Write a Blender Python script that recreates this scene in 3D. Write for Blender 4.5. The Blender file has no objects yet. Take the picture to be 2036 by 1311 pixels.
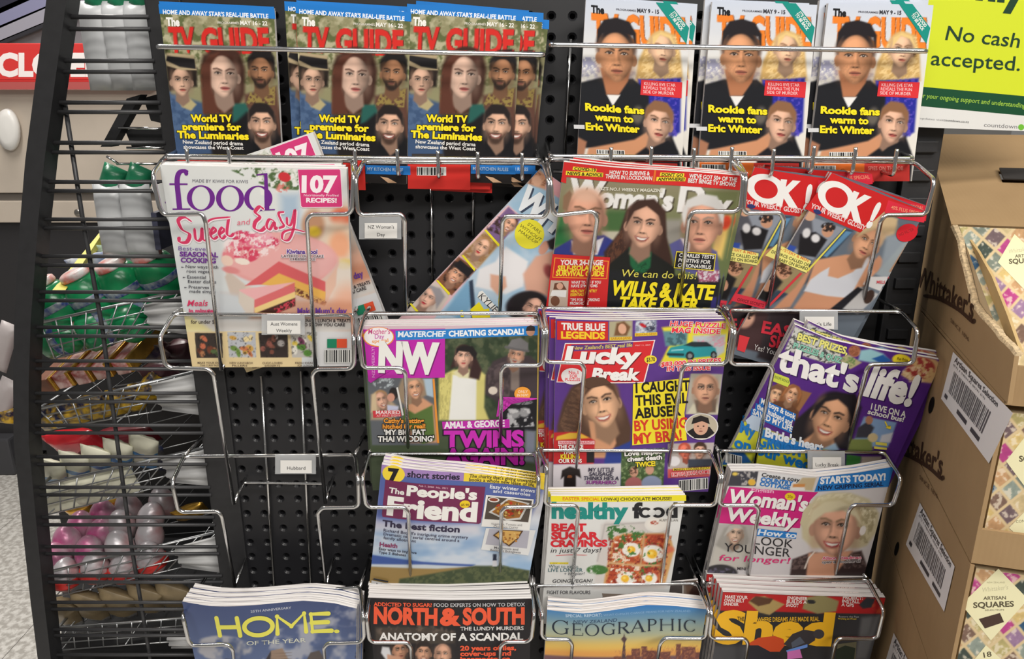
import bpy, bmesh, math, random
import numpy as np
from mathutils import Vector, Matrix

sc = bpy.context.scene
COL = sc.collection
# ------------------------------------------------------------------ camera, world, lights, exposure
F, CX, CY, TH = 1500.0, 1018.0, 655.5, math.radians(17.0)
CAM = np.array([0.0, -1.0, 1.55])
cd = bpy.data.cameras.new('camera'); cam = bpy.data.objects.new('camera', cd); COL.objects.link(cam)
cd.sensor_width = 36.0; cd.lens = 36.0*F/2036.0; cd.clip_start = 0.02
cam.location = CAM; cam.rotation_euler = (math.pi/2-TH, 0, 0)
sc.camera = cam
sc.view_settings.view_transform = 'Standard'; sc.view_settings.look = 'None'
sc.view_settings.gamma = 1.0; sc.view_settings.use_curve_mapping = False
sc.view_settings.exposure = -0.36
w = bpy.data.worlds.new('shop_ambience'); sc.world = w; w.use_nodes = True
w.node_tree.nodes['Background'].inputs['Color'].default_value = (1.0, 0.97, 0.93, 1)
w.node_tree.nodes['Background'].inputs['Strength'].default_value = 0.24
def area(name, loc, sx, sy, power, target, col=(1, .96, .9)):
    l = bpy.data.lights.new(name, 'AREA'); l.shape = 'RECTANGLE'; l.size = sx; l.size_y = sy
    l.energy = power; l.color = col
    o = bpy.data.objects.new(name, l); COL.objects.link(o); o.location = loc
    o.rotation_euler = (Vector(target)-Vector(loc)).to_track_quat('-Z', 'Y').to_euler()
area('ceiling_light_near', (0.6, -1.3, 3.3), 2.8, .35, 62, (.6, -1.25, 0))
area('ceiling_light_aisle', (0.9, -3.0, 3.3), 3.2, .35, 190, (0.7, -2.6, 0))
area('ceiling_light_checkout', (-1.5, 1.2, 3.3), .35, 3.0, 125, (-1.5, 1.2, 0))

# ------------------------------------------------------------------ helpers
RIGHT = np.array([1., 0, 0]); FWD = np.array([0, math.cos(TH), -math.sin(TH)]); UP = np.array([0, math.sin(TH), math.cos(TH)])
def ray(px, py):
    return FWD + (px-CX)/F*RIGHT - (py-CY)/F*UP
def U(px, py, Y):
    d = ray(px, py); return CAM + d*((Y-CAM[1])/d[1])
def UV3(px, py, Y): return Vector(U(px, py, Y))
def lin(c):
    c = np.asarray(c, float)/255.0
    return np.where(c <= .04045, c/12.92, ((c+.055)/1.055)**2.4)

def new_mat(name):
    m = bpy.data.materials.new(name); m.use_nodes = True
    return m, m.node_tree, m.node_tree.nodes['Principled BSDF']
MATS = {}
def mat(name, col, rough=.5, metal=0., noise=0., nscale=60., bump=0., spec=.5, trans=0., alpha=1., col2=None, stretch=None):
    if name in MATS: return MATS[name]
    m, nt, b = new_mat(name)
    c = lin(col); b.inputs['Base Color'].default_value = (*c, 1)
    b.inputs['Roughness'].default_value = rough; b.inputs['Metallic'].default_value = metal
    b.inputs['Specular IOR Level'].default_value = spec
    b.inputs['Transmission Weight'].default_value = trans; b.inputs['Alpha'].default_value = alpha
    if noise or bump or col2 is not None:
        tc = nt.nodes.new('ShaderNodeTexCoord'); n = nt.nodes.new('ShaderNodeTexNoise')
        n.inputs['Scale'].default_value = nscale; n.inputs['Detail'].default_value = 5
        src = tc.outputs['Object']
        if stretch:
            mp = nt.nodes.new('ShaderNodeMapping'); mp.inputs['Scale'].default_value = stretch
            nt.links.new(src, mp.inputs['Vector']); src = mp.outputs['Vector']
        nt.links.new(src, n.inputs['Vector'])
        if noise or col2 is not None:
            r = nt.nodes.new('ShaderNodeValToRGB')
            a = c*(1-noise); d = np.clip(c*(1+noise), 0, 1) if col2 is None else lin(col2)
            r.color_ramp.elements[0].position = .38; r.color_ramp.elements[1].position = .62
            r.color_ramp.elements[0].color = (*a, 1); r.color_ramp.elements[1].color = (*d, 1)
            nt.links.new(n.outputs['Fac'], r.inputs['Fac']); nt.links.new(r.outputs['Color'], b.inputs['Base Color'])
        if bump:
            bp = nt.nodes.new('ShaderNodeBump'); bp.inputs['Strength'].default_value = bump; bp.inputs['Distance'].default_value = .002
            nt.links.new(n.outputs['Fac'], bp.inputs['Height']); nt.links.new(bp.outputs['Normal'], b.inputs['Normal'])
    MATS[name] = m
    return m
def print_mat(name, rough=.4, spec=.25):
    if name in MATS: return MATS[name]
    m, nt, b = new_mat(name)
    a = nt.nodes.new('ShaderNodeVertexColor'); a.layer_name = 'Col'
    nt.links.new(a.outputs['Color'], b.inputs['Base Color'])
    b.inputs['Roughness'].default_value = rough; b.inputs['Specular IOR Level'].default_value = spec
    MATS[name] = m
    return m

def tag(o, label=None, cat=None, group=None, kind=None):
    if label: o['label'] = label
    if cat: o['category'] = cat
    if group: o['group'] = group
    if kind: o['kind'] = kind
    return o
def empty(name, loc, label=None, cat=None, group=None, kind=None):
    o = bpy.data.objects.new(name, None); COL.objects.link(o); o.location = Vector(loc); o.empty_display_size = .02
    return tag(o, label, cat, group, kind)
def add_obj(name, me, parent=None, material=None, loc=None):
    o = bpy.data.objects.new(name, me); COL.objects.link(o)
    if material and not me.materials: me.materials.append(material)
    if loc is not None: o.location = Vector(loc)
    if parent: o.parent = parent
    return o
def copy_tree(o, parent=None):
    c = o.copy(); COL.objects.link(c)
    if parent: c.parent = parent
    for ch in list(o.children): copy_tree(ch, c)
    return c
def bm_obj(name, bm, material, parent=None, org=(0, 0, 0), smooth=False, bevel=0, top=False):
    """mesh from a bmesh built in world space; stored relative to org"""
    if bevel: bmesh.ops.bevel(bm, geom=list(bm.edges), offset=bevel, segments=2, profile=.6, affect='EDGES', clamp_overlap=True)
    bmesh.ops.translate(bm, verts=bm.verts, vec=-Vector(org))
    bmesh.ops.recalc_face_normals(bm, faces=bm.faces)
    me = bpy.data.meshes.new(name); bm.to_mesh(me); bm.free()
    if smooth:
        for p in me.polygons: p.use_smooth = True
    o = add_obj(name, me, parent, material)
    if top: o.location = Vector(org)
    return o
def box(bm, x0, x1, y0, y1, z0, z1):
    vs = [bm.verts.new((x, y, z)) for x in (x0, x1) for y in (y0, y1) for z in (z0, z1)]
    for f in ((0, 1, 3, 2), (4, 6, 7, 5), (0, 4, 5, 1), (2, 3, 7, 6), (0, 2, 6, 4), (1, 5, 7, 3)):
        bm.faces.new([vs[i] for i in f])
    return vs
def prism(bm, pts, off):
    """closed prism: polygon pts (list of Vector) extruded by off"""
    a = [bm.verts.new(p) for p in pts]; b = [bm.verts.new(Vector(p)+Vector(off)) for p in pts]
    n = len(a); bm.faces.new(a); bm.faces.new(b[::-1])
    for i in range(n): bm.faces.new((a[i], b[i], b[(i+1) % n], a[(i+1) % n]))
def fillet(pts, r, n=4):
    pts = [Vector(p) for p in pts]; out = [pts[0]]
    for i in range(1, len(pts)-1):
        a, b, c = pts[i-1], pts[i], pts[i+1]
        d0 = (a-b); d1 = (c-b); rr = min(r, d0.length*.45, d1.length*.45)
        p0 = b+d0.normalized()*rr; p1 = b+d1.normalized()*rr
        for k in range(n+1):
            t = k/n; out.append(p0.lerp(b, t).lerp(b.lerp(p1, t), t))
    out.append(pts[-1]); return out
def tube(bm, pts, r, seg=8, closed=False):
    pts = [Vector(p) for p in pts]; rings = []; n = len(pts); up = None
    for i, p in enumerate(pts):
        a = pts[i-1] if (i > 0 or closed) else p; b = pts[(i+1) % n] if (i < n-1 or closed) else p
        t = (b-a)
        if t.length < 1e-9: t = Vector((0, 0, 1))
        t.normalize()
        if up is None:
            up = t.orthogonal().normalized()
        up = (up-t*up.dot(t))
        if up.length < 1e-6: up = t.orthogonal()
        up.normalize(); sd = t.cross(up)
        rr = r[i] if isinstance(r, (list, tuple)) else r
        rings.append([bm.verts.new(p+(up*math.cos(2*math.pi*k/seg)+sd*math.sin(2*math.pi*k/seg))*rr) for k in range(seg)])
    m = n if closed else n-1
    for i in range(m):
        A, B = rings[i], rings[(i+1) % n]
        for k in range(seg): bm.faces.new((A[k], A[(k+1) % seg], B[(k+1) % seg], B[k]))
    if not closed:
        bm.faces.new(rings[0][::-1]); bm.faces.new(rings[-1])
def lathe(bm, prof, M=Matrix(), seg=20):
    """prof: list of (r,z)"""
    rings = []
    for r, z in prof:
        rings.append([bm.verts.new(M @ Vector((max(r, 1e-4)*math.cos(2*math.pi*k/seg), max(r, 1e-4)*math.sin(2*math.pi*k/seg), z))) for k in range(seg)])
    for A, B in zip(rings, rings[1:]):
        for k in range(seg): bm.faces.new((A[k], A[(k+1) % seg], B[(k+1) % seg], B[k]))
    bm.faces.new(rings[0][::-1]); bm.faces.new(rings[-1])

# ------------------------------------------------------------------ flat print: painted grids plus vector lettering
class Plane:
    def __init__(s, p, n):
        s.p = np.asarray(p, float); s.n = np.asarray(n, float)/np.linalg.norm(n)
        if np.dot(s.n, CAM-s.p) < 0: s.n = -s.n
    def map(s, P):
        P = np.atleast_2d(np.asarray(P, float))
        d = FWD[None]+((P[:, 0]-CX)/F)[:, None]*RIGHT[None]-((P[:, 1]-CY)/F)[:, None]*UP[None]
        t = np.dot(s.p-CAM, s.n)/(d@s.n)
        return CAM[None]+d*t[:, None]
_g = {}
def _glyphs(text, off):
    k = (text, off)
    if k in _g: return _g[k]
    cu = bpy.data.curves.new('lettering_source', 'FONT'); cu.body = text; cu.size = 1.0; cu.offset = off
    cu.resolution_u = 3 if len(text) < 14 else 2
    ob = bpy.data.objects.new('lettering_source', cu); COL.objects.link(ob)
    dg = bpy.context.evaluated_depsgraph_get(); dg.update()
    ev = ob.evaluated_get(dg); me = ev.to_mesh(); me.calc_loop_triangles()
    v = np.empty(len(me.vertices)*3); me.vertices.foreach_get('co', v); v = v.reshape(-1, 3)[:, :2].copy()
    t = np.empty(len(me.loop_triangles)*3, int); me.loop_triangles.foreach_get('vertices', t); t = t.reshape(-1, 3)
    ev.to_mesh_clear(); bpy.data.objects.remove(ob); bpy.data.curves.remove(cu)
    _g[k] = (v, t); return _g[k]
_cap = []
def glyphs(text, bold, extra=0.):
    if not _cap:
        v, _ = _glyphs('H', 0.); _cap.append(v[:, 1].max())
    v, t = _glyphs(text, round(bold, 3)); x0, x1 = v[:, 0].min(), v[:, 0].max()
    if extra:
        v2, t = _glyphs(text, round(bold+extra, 3)); v = v2
    out = np.empty_like(v); out[:, 0] = (v[:, 0]-x0)/(x1-x0); out[:, 1] = v[:, 1]/_cap[0]
    return out, t
_rng = np.random.RandomState(7); _lat = _rng.rand(64, 64)
def vnoise(x, y):
    xi = np.floor(x).astype(int); yi = np.floor(y).astype(int); fx = x-xi; fy = y-yi
    fx = fx*fx*(3-2*fx); fy = fy*fy*(3-2*fy)
    g = lambda i, j: _lat[i % 64, j % 64]
    return (g(xi, yi)*(1-fx)+g(xi+1, yi)*fx)*(1-fy)+(g(xi, yi+1)*(1-fx)+g(xi+1, yi+1)*fx)*fy
def fbm(x, y): return .55*vnoise(x, y)+.3*vnoise(x*2.1+7, y*2.1+3)+.15*vnoise(x*4.3+1, y*4.3+9)
def sst(a, b, x):
    t = np.clip((x-a)/(b-a+1e-12), 0, 1); return t*t*(3-2*t)
K = 3.997
class Art:
    """paints in the coordinates of a 4x look at the thing (origin o in photo pixels)"""
    def __init__(s, top, bot, o, step=2.0, k=K):
        s.o = np.array(o, float); s.k = k
        top = (np.array(top, float)); bot = np.array(bot, float)
        s.top, s.bot = top, bot
        W = np.linalg.norm(top[-1]-top[0]); H = max(np.linalg.norm(top[0]-bot[0]), np.linalg.norm(top[-1]-bot[-1]))
        s.nx = max(2, int(W/step)); s.ny = max(2, int(H/step))
        u = np.linspace(0, 1, s.nx+1); v = np.linspace(0, 1, s.ny+1)
        ev = lambda P: np.stack([np.interp(u, np.linspace(0, 1, len(P)), P[:, i]) for i in (0, 1)], 1)
        T, B = ev(top), ev(bot)
        s.P = (T[None]*(1-v)[:, None, None]+B[None]*v[:, None, None]).reshape(-1, 2)
        Z = (s.P-s.o)*s.k; s.x, s.y = Z[:, 0], Z[:, 1]
        s.C = np.ones((len(s.P), 3))*200.; s.vec = []; s.layer = 0
    def _mix(s, a, col):
        a = a[:, None]; s.C = s.C*(1-a)+np.asarray(col, float)*a
    def fill(s, col): s.C[:] = col
    def grad(s, p0, c0, p1, c1, a=1.):
        d = np.array(p1, float)-np.array(p0); t = np.clip(((s.x-p0[0])*d[0]+(s.y-p0[1])*d[1])/(d@d), 0, 1)[:, None]
        s.C = s.C*(1-a)+a*(np.array(c0, float)*(1-t)+np.array(c1, float)*t)
    def loc(s, cx, cy, rot):
        c, n = math.cos(math.radians(rot)), math.sin(math.radians(rot)); dx, dy = s.x-cx, s.y-cy
        return dx*c+dy*n, -dx*n+dy*c
    def ell(s, cx, cy, rx, ry, col, rot=0, soft=.12, a=1.):
        u, v = s.loc(cx, cy, rot); d = np.sqrt((u/rx)**2+(v/ry)**2)
        s._mix(a*(1-sst(1-soft, 1+soft, d)), col)
    def pdist(s, pts):
        P = np.array(pts, float); n = len(P); D = np.full(len(s.x), 1e9); ins = np.zeros(len(s.x), bool)
        for i in range(n):
            a, b = P[i], P[(i+1) % n]; e = b-a; L = e@e+1e-9
            t = np.clip(((s.x-a[0])*e[0]+(s.y-a[1])*e[1])/L, 0, 1)
            D = np.minimum(D, np.hypot(s.x-a[0]-t*e[0], s.y-a[1]-t*e[1]))
            if abs(e[1]) > 1e-9:
                cr = ((a[1] > s.y) != (b[1] > s.y)) & (s.x < e[0]*(s.y-a[1])/e[1]+a[0]); ins ^= cr
        return np.where(ins, -D, D)
    def poly(s, pts, col, soft=4., a=1.): s._mix(a*(1-sst(-soft, soft, s.pdist(pts))), col)
    def line(s, pts, w, col, soft=3., a=1.):
        P = np.array(pts, float); D = np.full(len(s.x), 1e9)
        for p, q in zip(P, P[1:]):
            e = q-p; t = np.clip(((s.x-p[0])*e[0]+(s.y-p[1])*e[1])/(e@e+1e-9), 0, 1)
            D = np.minimum(D, np.hypot(s.x-p[0]-t*e[0], s.y-p[1]-t*e[1]))
        s._mix(a*(1-sst(w/2-soft, w/2+soft, D)), col)
    def spat(s, col, region, scale, th=.5, soft=.08, a=1., seed=0, sx=1., rot=0):
        """noise-shaped patches of col inside region (polygon, or (cx,cy,rx,ry[,rot]))"""
        if len(region) in (4, 5) and not hasattr(region[0], '__len__'):
            u, v = s.loc(region[0], region[1], region[4] if len(region) > 4 else 0)
            m = 1-sst(.85, 1.05, np.sqrt((u/region[2])**2+(v/region[3])**2))
        else: m = 1-sst(-5, 5, s.pdist(region))
        u, v = s.loc(0, 0, rot)
        n = fbm(u/scale/sx+seed*3.7, v/scale+seed*5.1)
        s._mix(a*m*sst(th-soft, th+soft, n), col)
    def grain(s, amt, scale): s.C *= (1+amt*(fbm(s.x/scale, s.y/scale)-.5))[:, None]*np.ones(3)
    # vector print on top -------------------------------------------------
    def T(s, text, x0, y0, x1, y1, h, col, b=.02, it=0., ol=None, ow=.04, sh=None):
        """text with baseline (x0,y0)-(x1,y1), cap height h"""
        s.layer += 1
        d = np.array([x1-x0, y1-y0], float); L = np.linalg.norm(d); e = d/L; up = np.array([e[1], -e[0]])
        if sh is not None: up = np.array(sh, float); up /= np.linalg.norm(up)
        def put(extra, c, ly, dx=0.):
            g, t = glyphs(text, b, extra)
            Z = np.array([x0, y0])+g[:, :1]*d+g[:, 1:]*h*up+g[:, 1:]*h*it*e
            s.vec.append((Z, t, np.tile(np.asarray(c, float), (len(Z), 1)), ly))
        if ol is not None: put(ow, ol, s.layer); s.layer += 1
        put(0., col, s.layer)
    def RT(s, text, x0, y0, x1, y1, h, col, b=.02, it=0., sh=None):
        """title printed under the pictures: lettering rasterised into the painted grid, so later shapes can overlap it"""
        d = np.array([x1-x0, y1-y0], float); L = np.linalg.norm(d); e = d/L; up = np.array([e[1], -e[0]])
        if sh is not None: up = np.array(sh, float)/np.linalg.norm(sh)
        g, t = glyphs(text, b); Z = np.array([x0, y0])+g[:, :1]*d+g[:, 1:]*h*up+g[:, 1:]*h*it*e
        lo, hi = Z.min(0)-4, Z.max(0)+4; idx = np.where((s.x > lo[0]) & (s.x < hi[0]) & (s.y > lo[1]) & (s.y < hi[1]))[0]
        acc = np.zeros(len(idx)); X, Y = s.x[idx], s.y[idx]
        for ox, oy in ((-2, -2), (2, -2), (-2, 2), (2, 2), (0, 0)):
            m = np.zeros(len(idx), bool); px, py = X+ox, Y+oy
            for a, bb, c in Z[t]:
                q = np.where((px > min(a[0], bb[0], c[0])) & (px < max(a[0], bb[0], c[0])) & (py > min(a[1], bb[1], c[1])) & (py < max(a[1], bb[1], c[1])))[0]
                if not len(q): continue
                u, v = px[q], py[q]
                f = lambda p, r: (r[0]-p[0])*(v-p[1])-(r[1]-p[1])*(u-p[0])
                w0, w1, w2 = f(a, bb), f(bb, c), f(c, a); m[q] |= ((w0 >= 0) & (w1 >= 0) & (w2 >= 0)) | ((w0 <= 0) & (w1 <= 0) & (w2 <= 0))
            acc += m
        A_ = np.zeros(len(s.x)); A_[idx] = acc/5; s._mix(A_, col)
    def V(s, pts, col):
        """vector polygon (convex or star-shaped about its mean)"""
        s.layer += 1; P = np.array(pts, float); n = len(P); c = P.mean(0, keepdims=True)
        Z = np.vstack([P, c]); t = np.array([(i, (i+1) % n, n) for i in range(n)])
        s.vec.append((Z, t, np.tile(np.asarray(col, float), (n+1, 1)), s.layer))
    def R(s, x0, y0, x1, y1, col, sk=0.): s.V([(x0, y0), (x1, y0+sk), (x1, y1+sk), (x0, y1)], col)
    def E(s, cx, cy, rx, ry, col, rot=0, n=24):
        c, q = math.cos(math.radians(rot)), math.sin(math.radians(rot))
        s.V([(cx+rx*math.cos(a)*c-ry*math.sin(a)*q, cy+rx*math.cos(a)*q+ry*math.sin(a)*c) for a in np.linspace(0, 2*math.pi, n, endpoint=False)], col)
    def ring(s, cx, cy, rx, ry, tx, ty, col, a0=0, a1=360, rot=0, n=36):
        s.layer += 1; c, q = math.cos(math.radians(rot)), math.sin(math.radians(rot)); Z = []
        for a in np.radians(np.linspace(a0, a1, n+1)):
            for X, Y in ((rx*math.cos(a), ry*math.sin(a)), ((rx-tx)*math.cos(a), (ry-ty)*math.sin(a))):
                Z.append((cx+X*c-Y*q, cy+X*q+Y*c))
        t = [];
        for i in range(n): t += [(2*i, 2*i+1, 2*i+3), (2*i, 2*i+3, 2*i+2)]
        s.vec.append((np.array(Z), np.array(t), np.tile(np.asarray(col, float), (len(Z), 1)), s.layer))
    def S(s, pts, w, col, nib=None, con=.7, smooth=True, taper=True):
        """pen stroke along pts; nib angle gives thick/thin contrast"""
        s.layer += 1; P = np.array(pts, float)
        if smooth and len(P) > 2:
            Q = np.vstack([2*P[0]-P[1], P, 2*P[-1]-P[-2]]); out = []
            for i in range(1, len(Q)-2):
                for t in np.linspace(0, 1, 7)[:-1]:
                    a, b, c, d = Q[i-1:i+3]
                    out.append(.5*(2*b+(c-a)*t+(2*a-5*b+4*c-d)*t*t+(3*b-a-3*c+d)*t**3))
            out.append(Q[-2]); P = np.array(out)
        D = np.gradient(P, axis=0); D /= np.linalg.norm(D, axis=1, keepdims=True)+1e-9
        N = np.stack([-D[:, 1], D[:, 0]], 1); ww = np.full(len(P), w/2.)
        if nib is not None:
            nb = np.array([math.cos(math.radians(nib)), math.sin(math.radians(nib))])
            ww *= (1-con)+con*np.abs(D[:, 0]*nb[1]-D[:, 1]*nb[0])
        if taper: ww[0] *= .45; ww[-1] *= .45
        Z = np.vstack([P+N*ww[:, None], P-N*ww[:, None]]); n = len(P); t = []
        for i in range(n-1): t += [(i, i+1, n+i+1), (i, n+i+1, n+i)]
        s.vec.append((Z, np.array(t), np.tile(np.asarray(col, float), (len(Z), 1)), s.layer))
    def bars(s, x0, y0, x1, y1, col=(40, 40, 42), bg=(225, 225, 222), sk=0., n=26, seed=1, pad=4):
        """barcode"""
        s.R(x0-pad, y0-pad, x1+pad, y1+pad, bg, sk); rr = random.Random(seed); w = (x1-x0)/n; x = x0
        while x < x1-w:
            ww = w*rr.choice((.6, .6, 1.1, 1.6)); q = sk*(x-x0)/(x1-x0+1e-9)
            s.R(x, y0+q, min(x+ww, x1), y1+q, col); s.layer -= 1; x += ww+w*rr.choice((.5, .7, 1.2))
        s.layer += 1
    # a generic printed portrait -----------------------------------------
    def face(s, cx, cy, h, skin, hair, rot=0, turn=0., style='short', smile=0., beard=None, wide=.72, shade=.3, lip=(168, 84, 78),
             brow=None, neck=None, body=None, glasses=False, eyes=(45, 35, 32), hl=1.0):
        skin = np.array(skin, float); hair = np.array(hair, float); dk = skin*.62; brow = hair*.8 if brow is None else np.array(brow, float)
        c, q = math.cos(math.radians(rot)), math.sin(math.radians(rot))
        P = lambda u, v: (cx+(u*c-v*q)*h, cy+(u*q+v*c)*h)      # v grows downwards
        el = lambda u, v, ru, rv, col, soft=.15, a=1., r=0: s.ell(*P(u, v), ru*h, rv*h, col, rot+r, soft, a)
        if style == 'long':
            el(0, .15*hl, 1.12, 1.32*hl, hair*.8); el(-.62, .75*hl, .52, 1.05*hl, hair*.9, .25); el(.62, .75*hl, .52, 1.05*hl, hair*.75, .25)
        elif style == 'bob':
            el(0, -.15, 1.12, 1.12, hair*.9, .2); el(-.75, .4, .42, .7, hair*.85, .25); el(.75, .4, .42, .7, hair*.75, .25)
        elif style == 'bald': el(0, -.3, wide*1.04, .78, skin*.98)
        else: el(0, -.42, wide*1.14, .78, hair)
        if body is not None: s.poly([P(-1.9, 2.6), P(-1.5, 1.45), P(-.5, 1.05), P(.5, 1.05), P(1.5, 1.45), P(1.9, 2.6)], body, h*.12)
        if neck is not False:
            s.poly([P(-.42, .5), P(.42, .5), P(.5, 1.35), P(0, 1.75), P(-.5, 1.35)], dk*1.05 if neck is None else neck, h*.08)
        el(-wide*1.02, .08, .13, .24, skin*.8); el(wide*1.02, .08, .13, .24, skin*.75)
        # head: skull + jaw
        u, v = s.loc(cx, cy, rot); u = u/h; v = v/h
        rx = wide*(1-.3*np.clip(v, 0, 1)**2.2); d = np.sqrt((u/rx)**2+(v/1.02)**2); a = 1-sst(.92, 1.05, d)
        lt = 1.06-shade*sst(-.1, .9, (u*np.sign(turn if turn else 1))/wide)-.18*sst(.75, 1.0, d)-.08*sst(.1, .9, v)
        s.C = s.C*(1-a[:, None])+(skin[None]*lt[:, None])*a[:, None]
        t = turn*.22; dkk = skin*.45
        # broad modelling of the head: temples, cheeks, forehead, chin
        el(t-.28, .2, .2, .16, skin*1.12, .9, .5); el(t+.32, .2, .18, .16, skin*1.08, .9, .4); el(t-.05, -.62, .36, .2, skin*1.12, .9, .5); el(t, .82, .14, .1, skin*1.08, .9, .4)
        for sg, k in ((-1, .8), (1, .68)): el(sg*wide*.86, .3, .2, .5, skin*k, .9, .5); el(sg*wide*.9, -.4, .16, .4, skin*(k+.04), .9, .45)
        if beard is not None:
            b = np.array(beard, float)
            m = a*np.clip(sst(.5, .92, d)*sst(.12, .5, v)*.75, 0, 1); s.C = s.C*(1-m[:, None])+b[None]*m[:, None]
            el(t, .43, .3, .06, b, .4, .85); el(t, .86, .3, .2, b, .5, .9); el(t-.31, .64, .08, .2, b, .6, .8); el(t+.31, .64, .08, .2, b, .6, .8)
        for sg in (-1, 1):
            ex = t+sg*.30*(1-.14*sg*turn)
            el(ex, -.2, .22, .13, skin*.66, .9, .75); el(ex, -.08, .17, .06, skin*.82, .9, .5)
            el(ex, -.17, .125, .05, (212, 200, 192), .3, .85); el(ex+.02*turn, -.175, .062, .06, eyes, .25, 1.)
            el(ex+.02*turn+.02, -.19, .016, .016, (230, 226, 222), .4, .9)
            s.line([P(ex-.15, -.165), P(ex-.05, -.225), P(ex+.07, -.225), P(ex+.16, -.165)], .045*h, skin*.25, .022*h, .95)
            s.line([P(ex-.19, -.33+.035*sg), P(ex-.02, -.385), P(ex+.19, -.33-.035*sg)], .075*h, brow*.75+skin*.1, .035*h, .85)
            if glasses: s.line([P(ex+.22*math.cos(k*.7), -.15+.16*math.sin(k*.7)) for k in range(10)], .035*h, (60, 55, 52), .02*h, .8)
        nd = 1 if turn >= 0 else -1
        s.line([P(t+.05*nd, -.2), P(t+.09*nd, .1), P(t+.13*nd, .24)], .1*h, skin*.74, .06*h, .65); s.line([P(t-.01*nd, -.2), P(t-.01*nd, .16)], .07*h, skin*1.16, .05*h, .6)
        el(t, .21, .1, .08, skin*1.12, .8, .6); el(t, .315, .17, .045, dkk, .6, .6); el(t-.08, .3, .04, .025, dkk*.6, .4, .8); el(t+.08, .3, .04, .025, dkk*.6, .4, .8)
        s.line([P(t-.17, .28), P(t-.28, .45), P(t-.33, .58)], .04*h, skin*.75, .035*h, .5 if smile else .25); s.line([P(t+.17, .28), P(t+.28, .45), P(t+.33, .58)], .04*h, skin*.7, .035*h, .5 if smile else .25)
        if smile:
            s.poly([P(t-.34, .47), P(t, .52), P(t+.34, .47), P(t+.22, .66), P(t, .73), P(t-.22, .66)], np.array(lip)*.85, .045*h)
            s.poly([P(t-.27, .515), P(t, .55), P(t+.27, .515), P(t+.16, .615), P(t, .65), P(t-.16, .615)], (238, 232, 224), .025*h)
        else:
            el(t, .525, .22, .045, np.array(lip)*.85, .35); el(t, .6, .18, .055, np.array(lip)*1.08, .45); s.line([P(t-.23, .555), P(t-.05, .56), P(t+.05, .56), P(t+.23, .555)], .03*h, np.array(lip)*.4, .018*h, .9)
        el(t, .715, .17, .04, skin*.7, .8, .5)
        if style == 'short':
            s.poly([P(-wide*1.1, -.05), P(-wide*1.05, -.75), P(-.35, -1.2), P(.35, -1.2), P(wide*1.05, -.75), P(wide*1.1, -.05), P(wide*.9, -.4), P(.35, -.68), P(-.3, -.66), P(-wide*.9, -.4)], hair, h*.07)
        elif style in ('long', 'bob'):
            s.poly([P(-1.0, .5), P(-1.02, -.5), P(-.4, -1.18), P(.4, -1.18), P(1.02, -.5), P(1.0, .5), P(wide*.9, .1), P(wide*.75, -.5), P(.05, -.95), P(-wide*.75, -.5), P(-wide*.9, .1)], hair, h*.1)
            s.line([P(-.5, -1.0), P(-.85, -.4), P(-.95, .5)], .1*h, hair*1.35, .09*h, .5); s.line([P(.5, -1.0), P(.85, -.4), P(.95, .6)], .08*h, hair*1.3, .08*h, .4)

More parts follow.
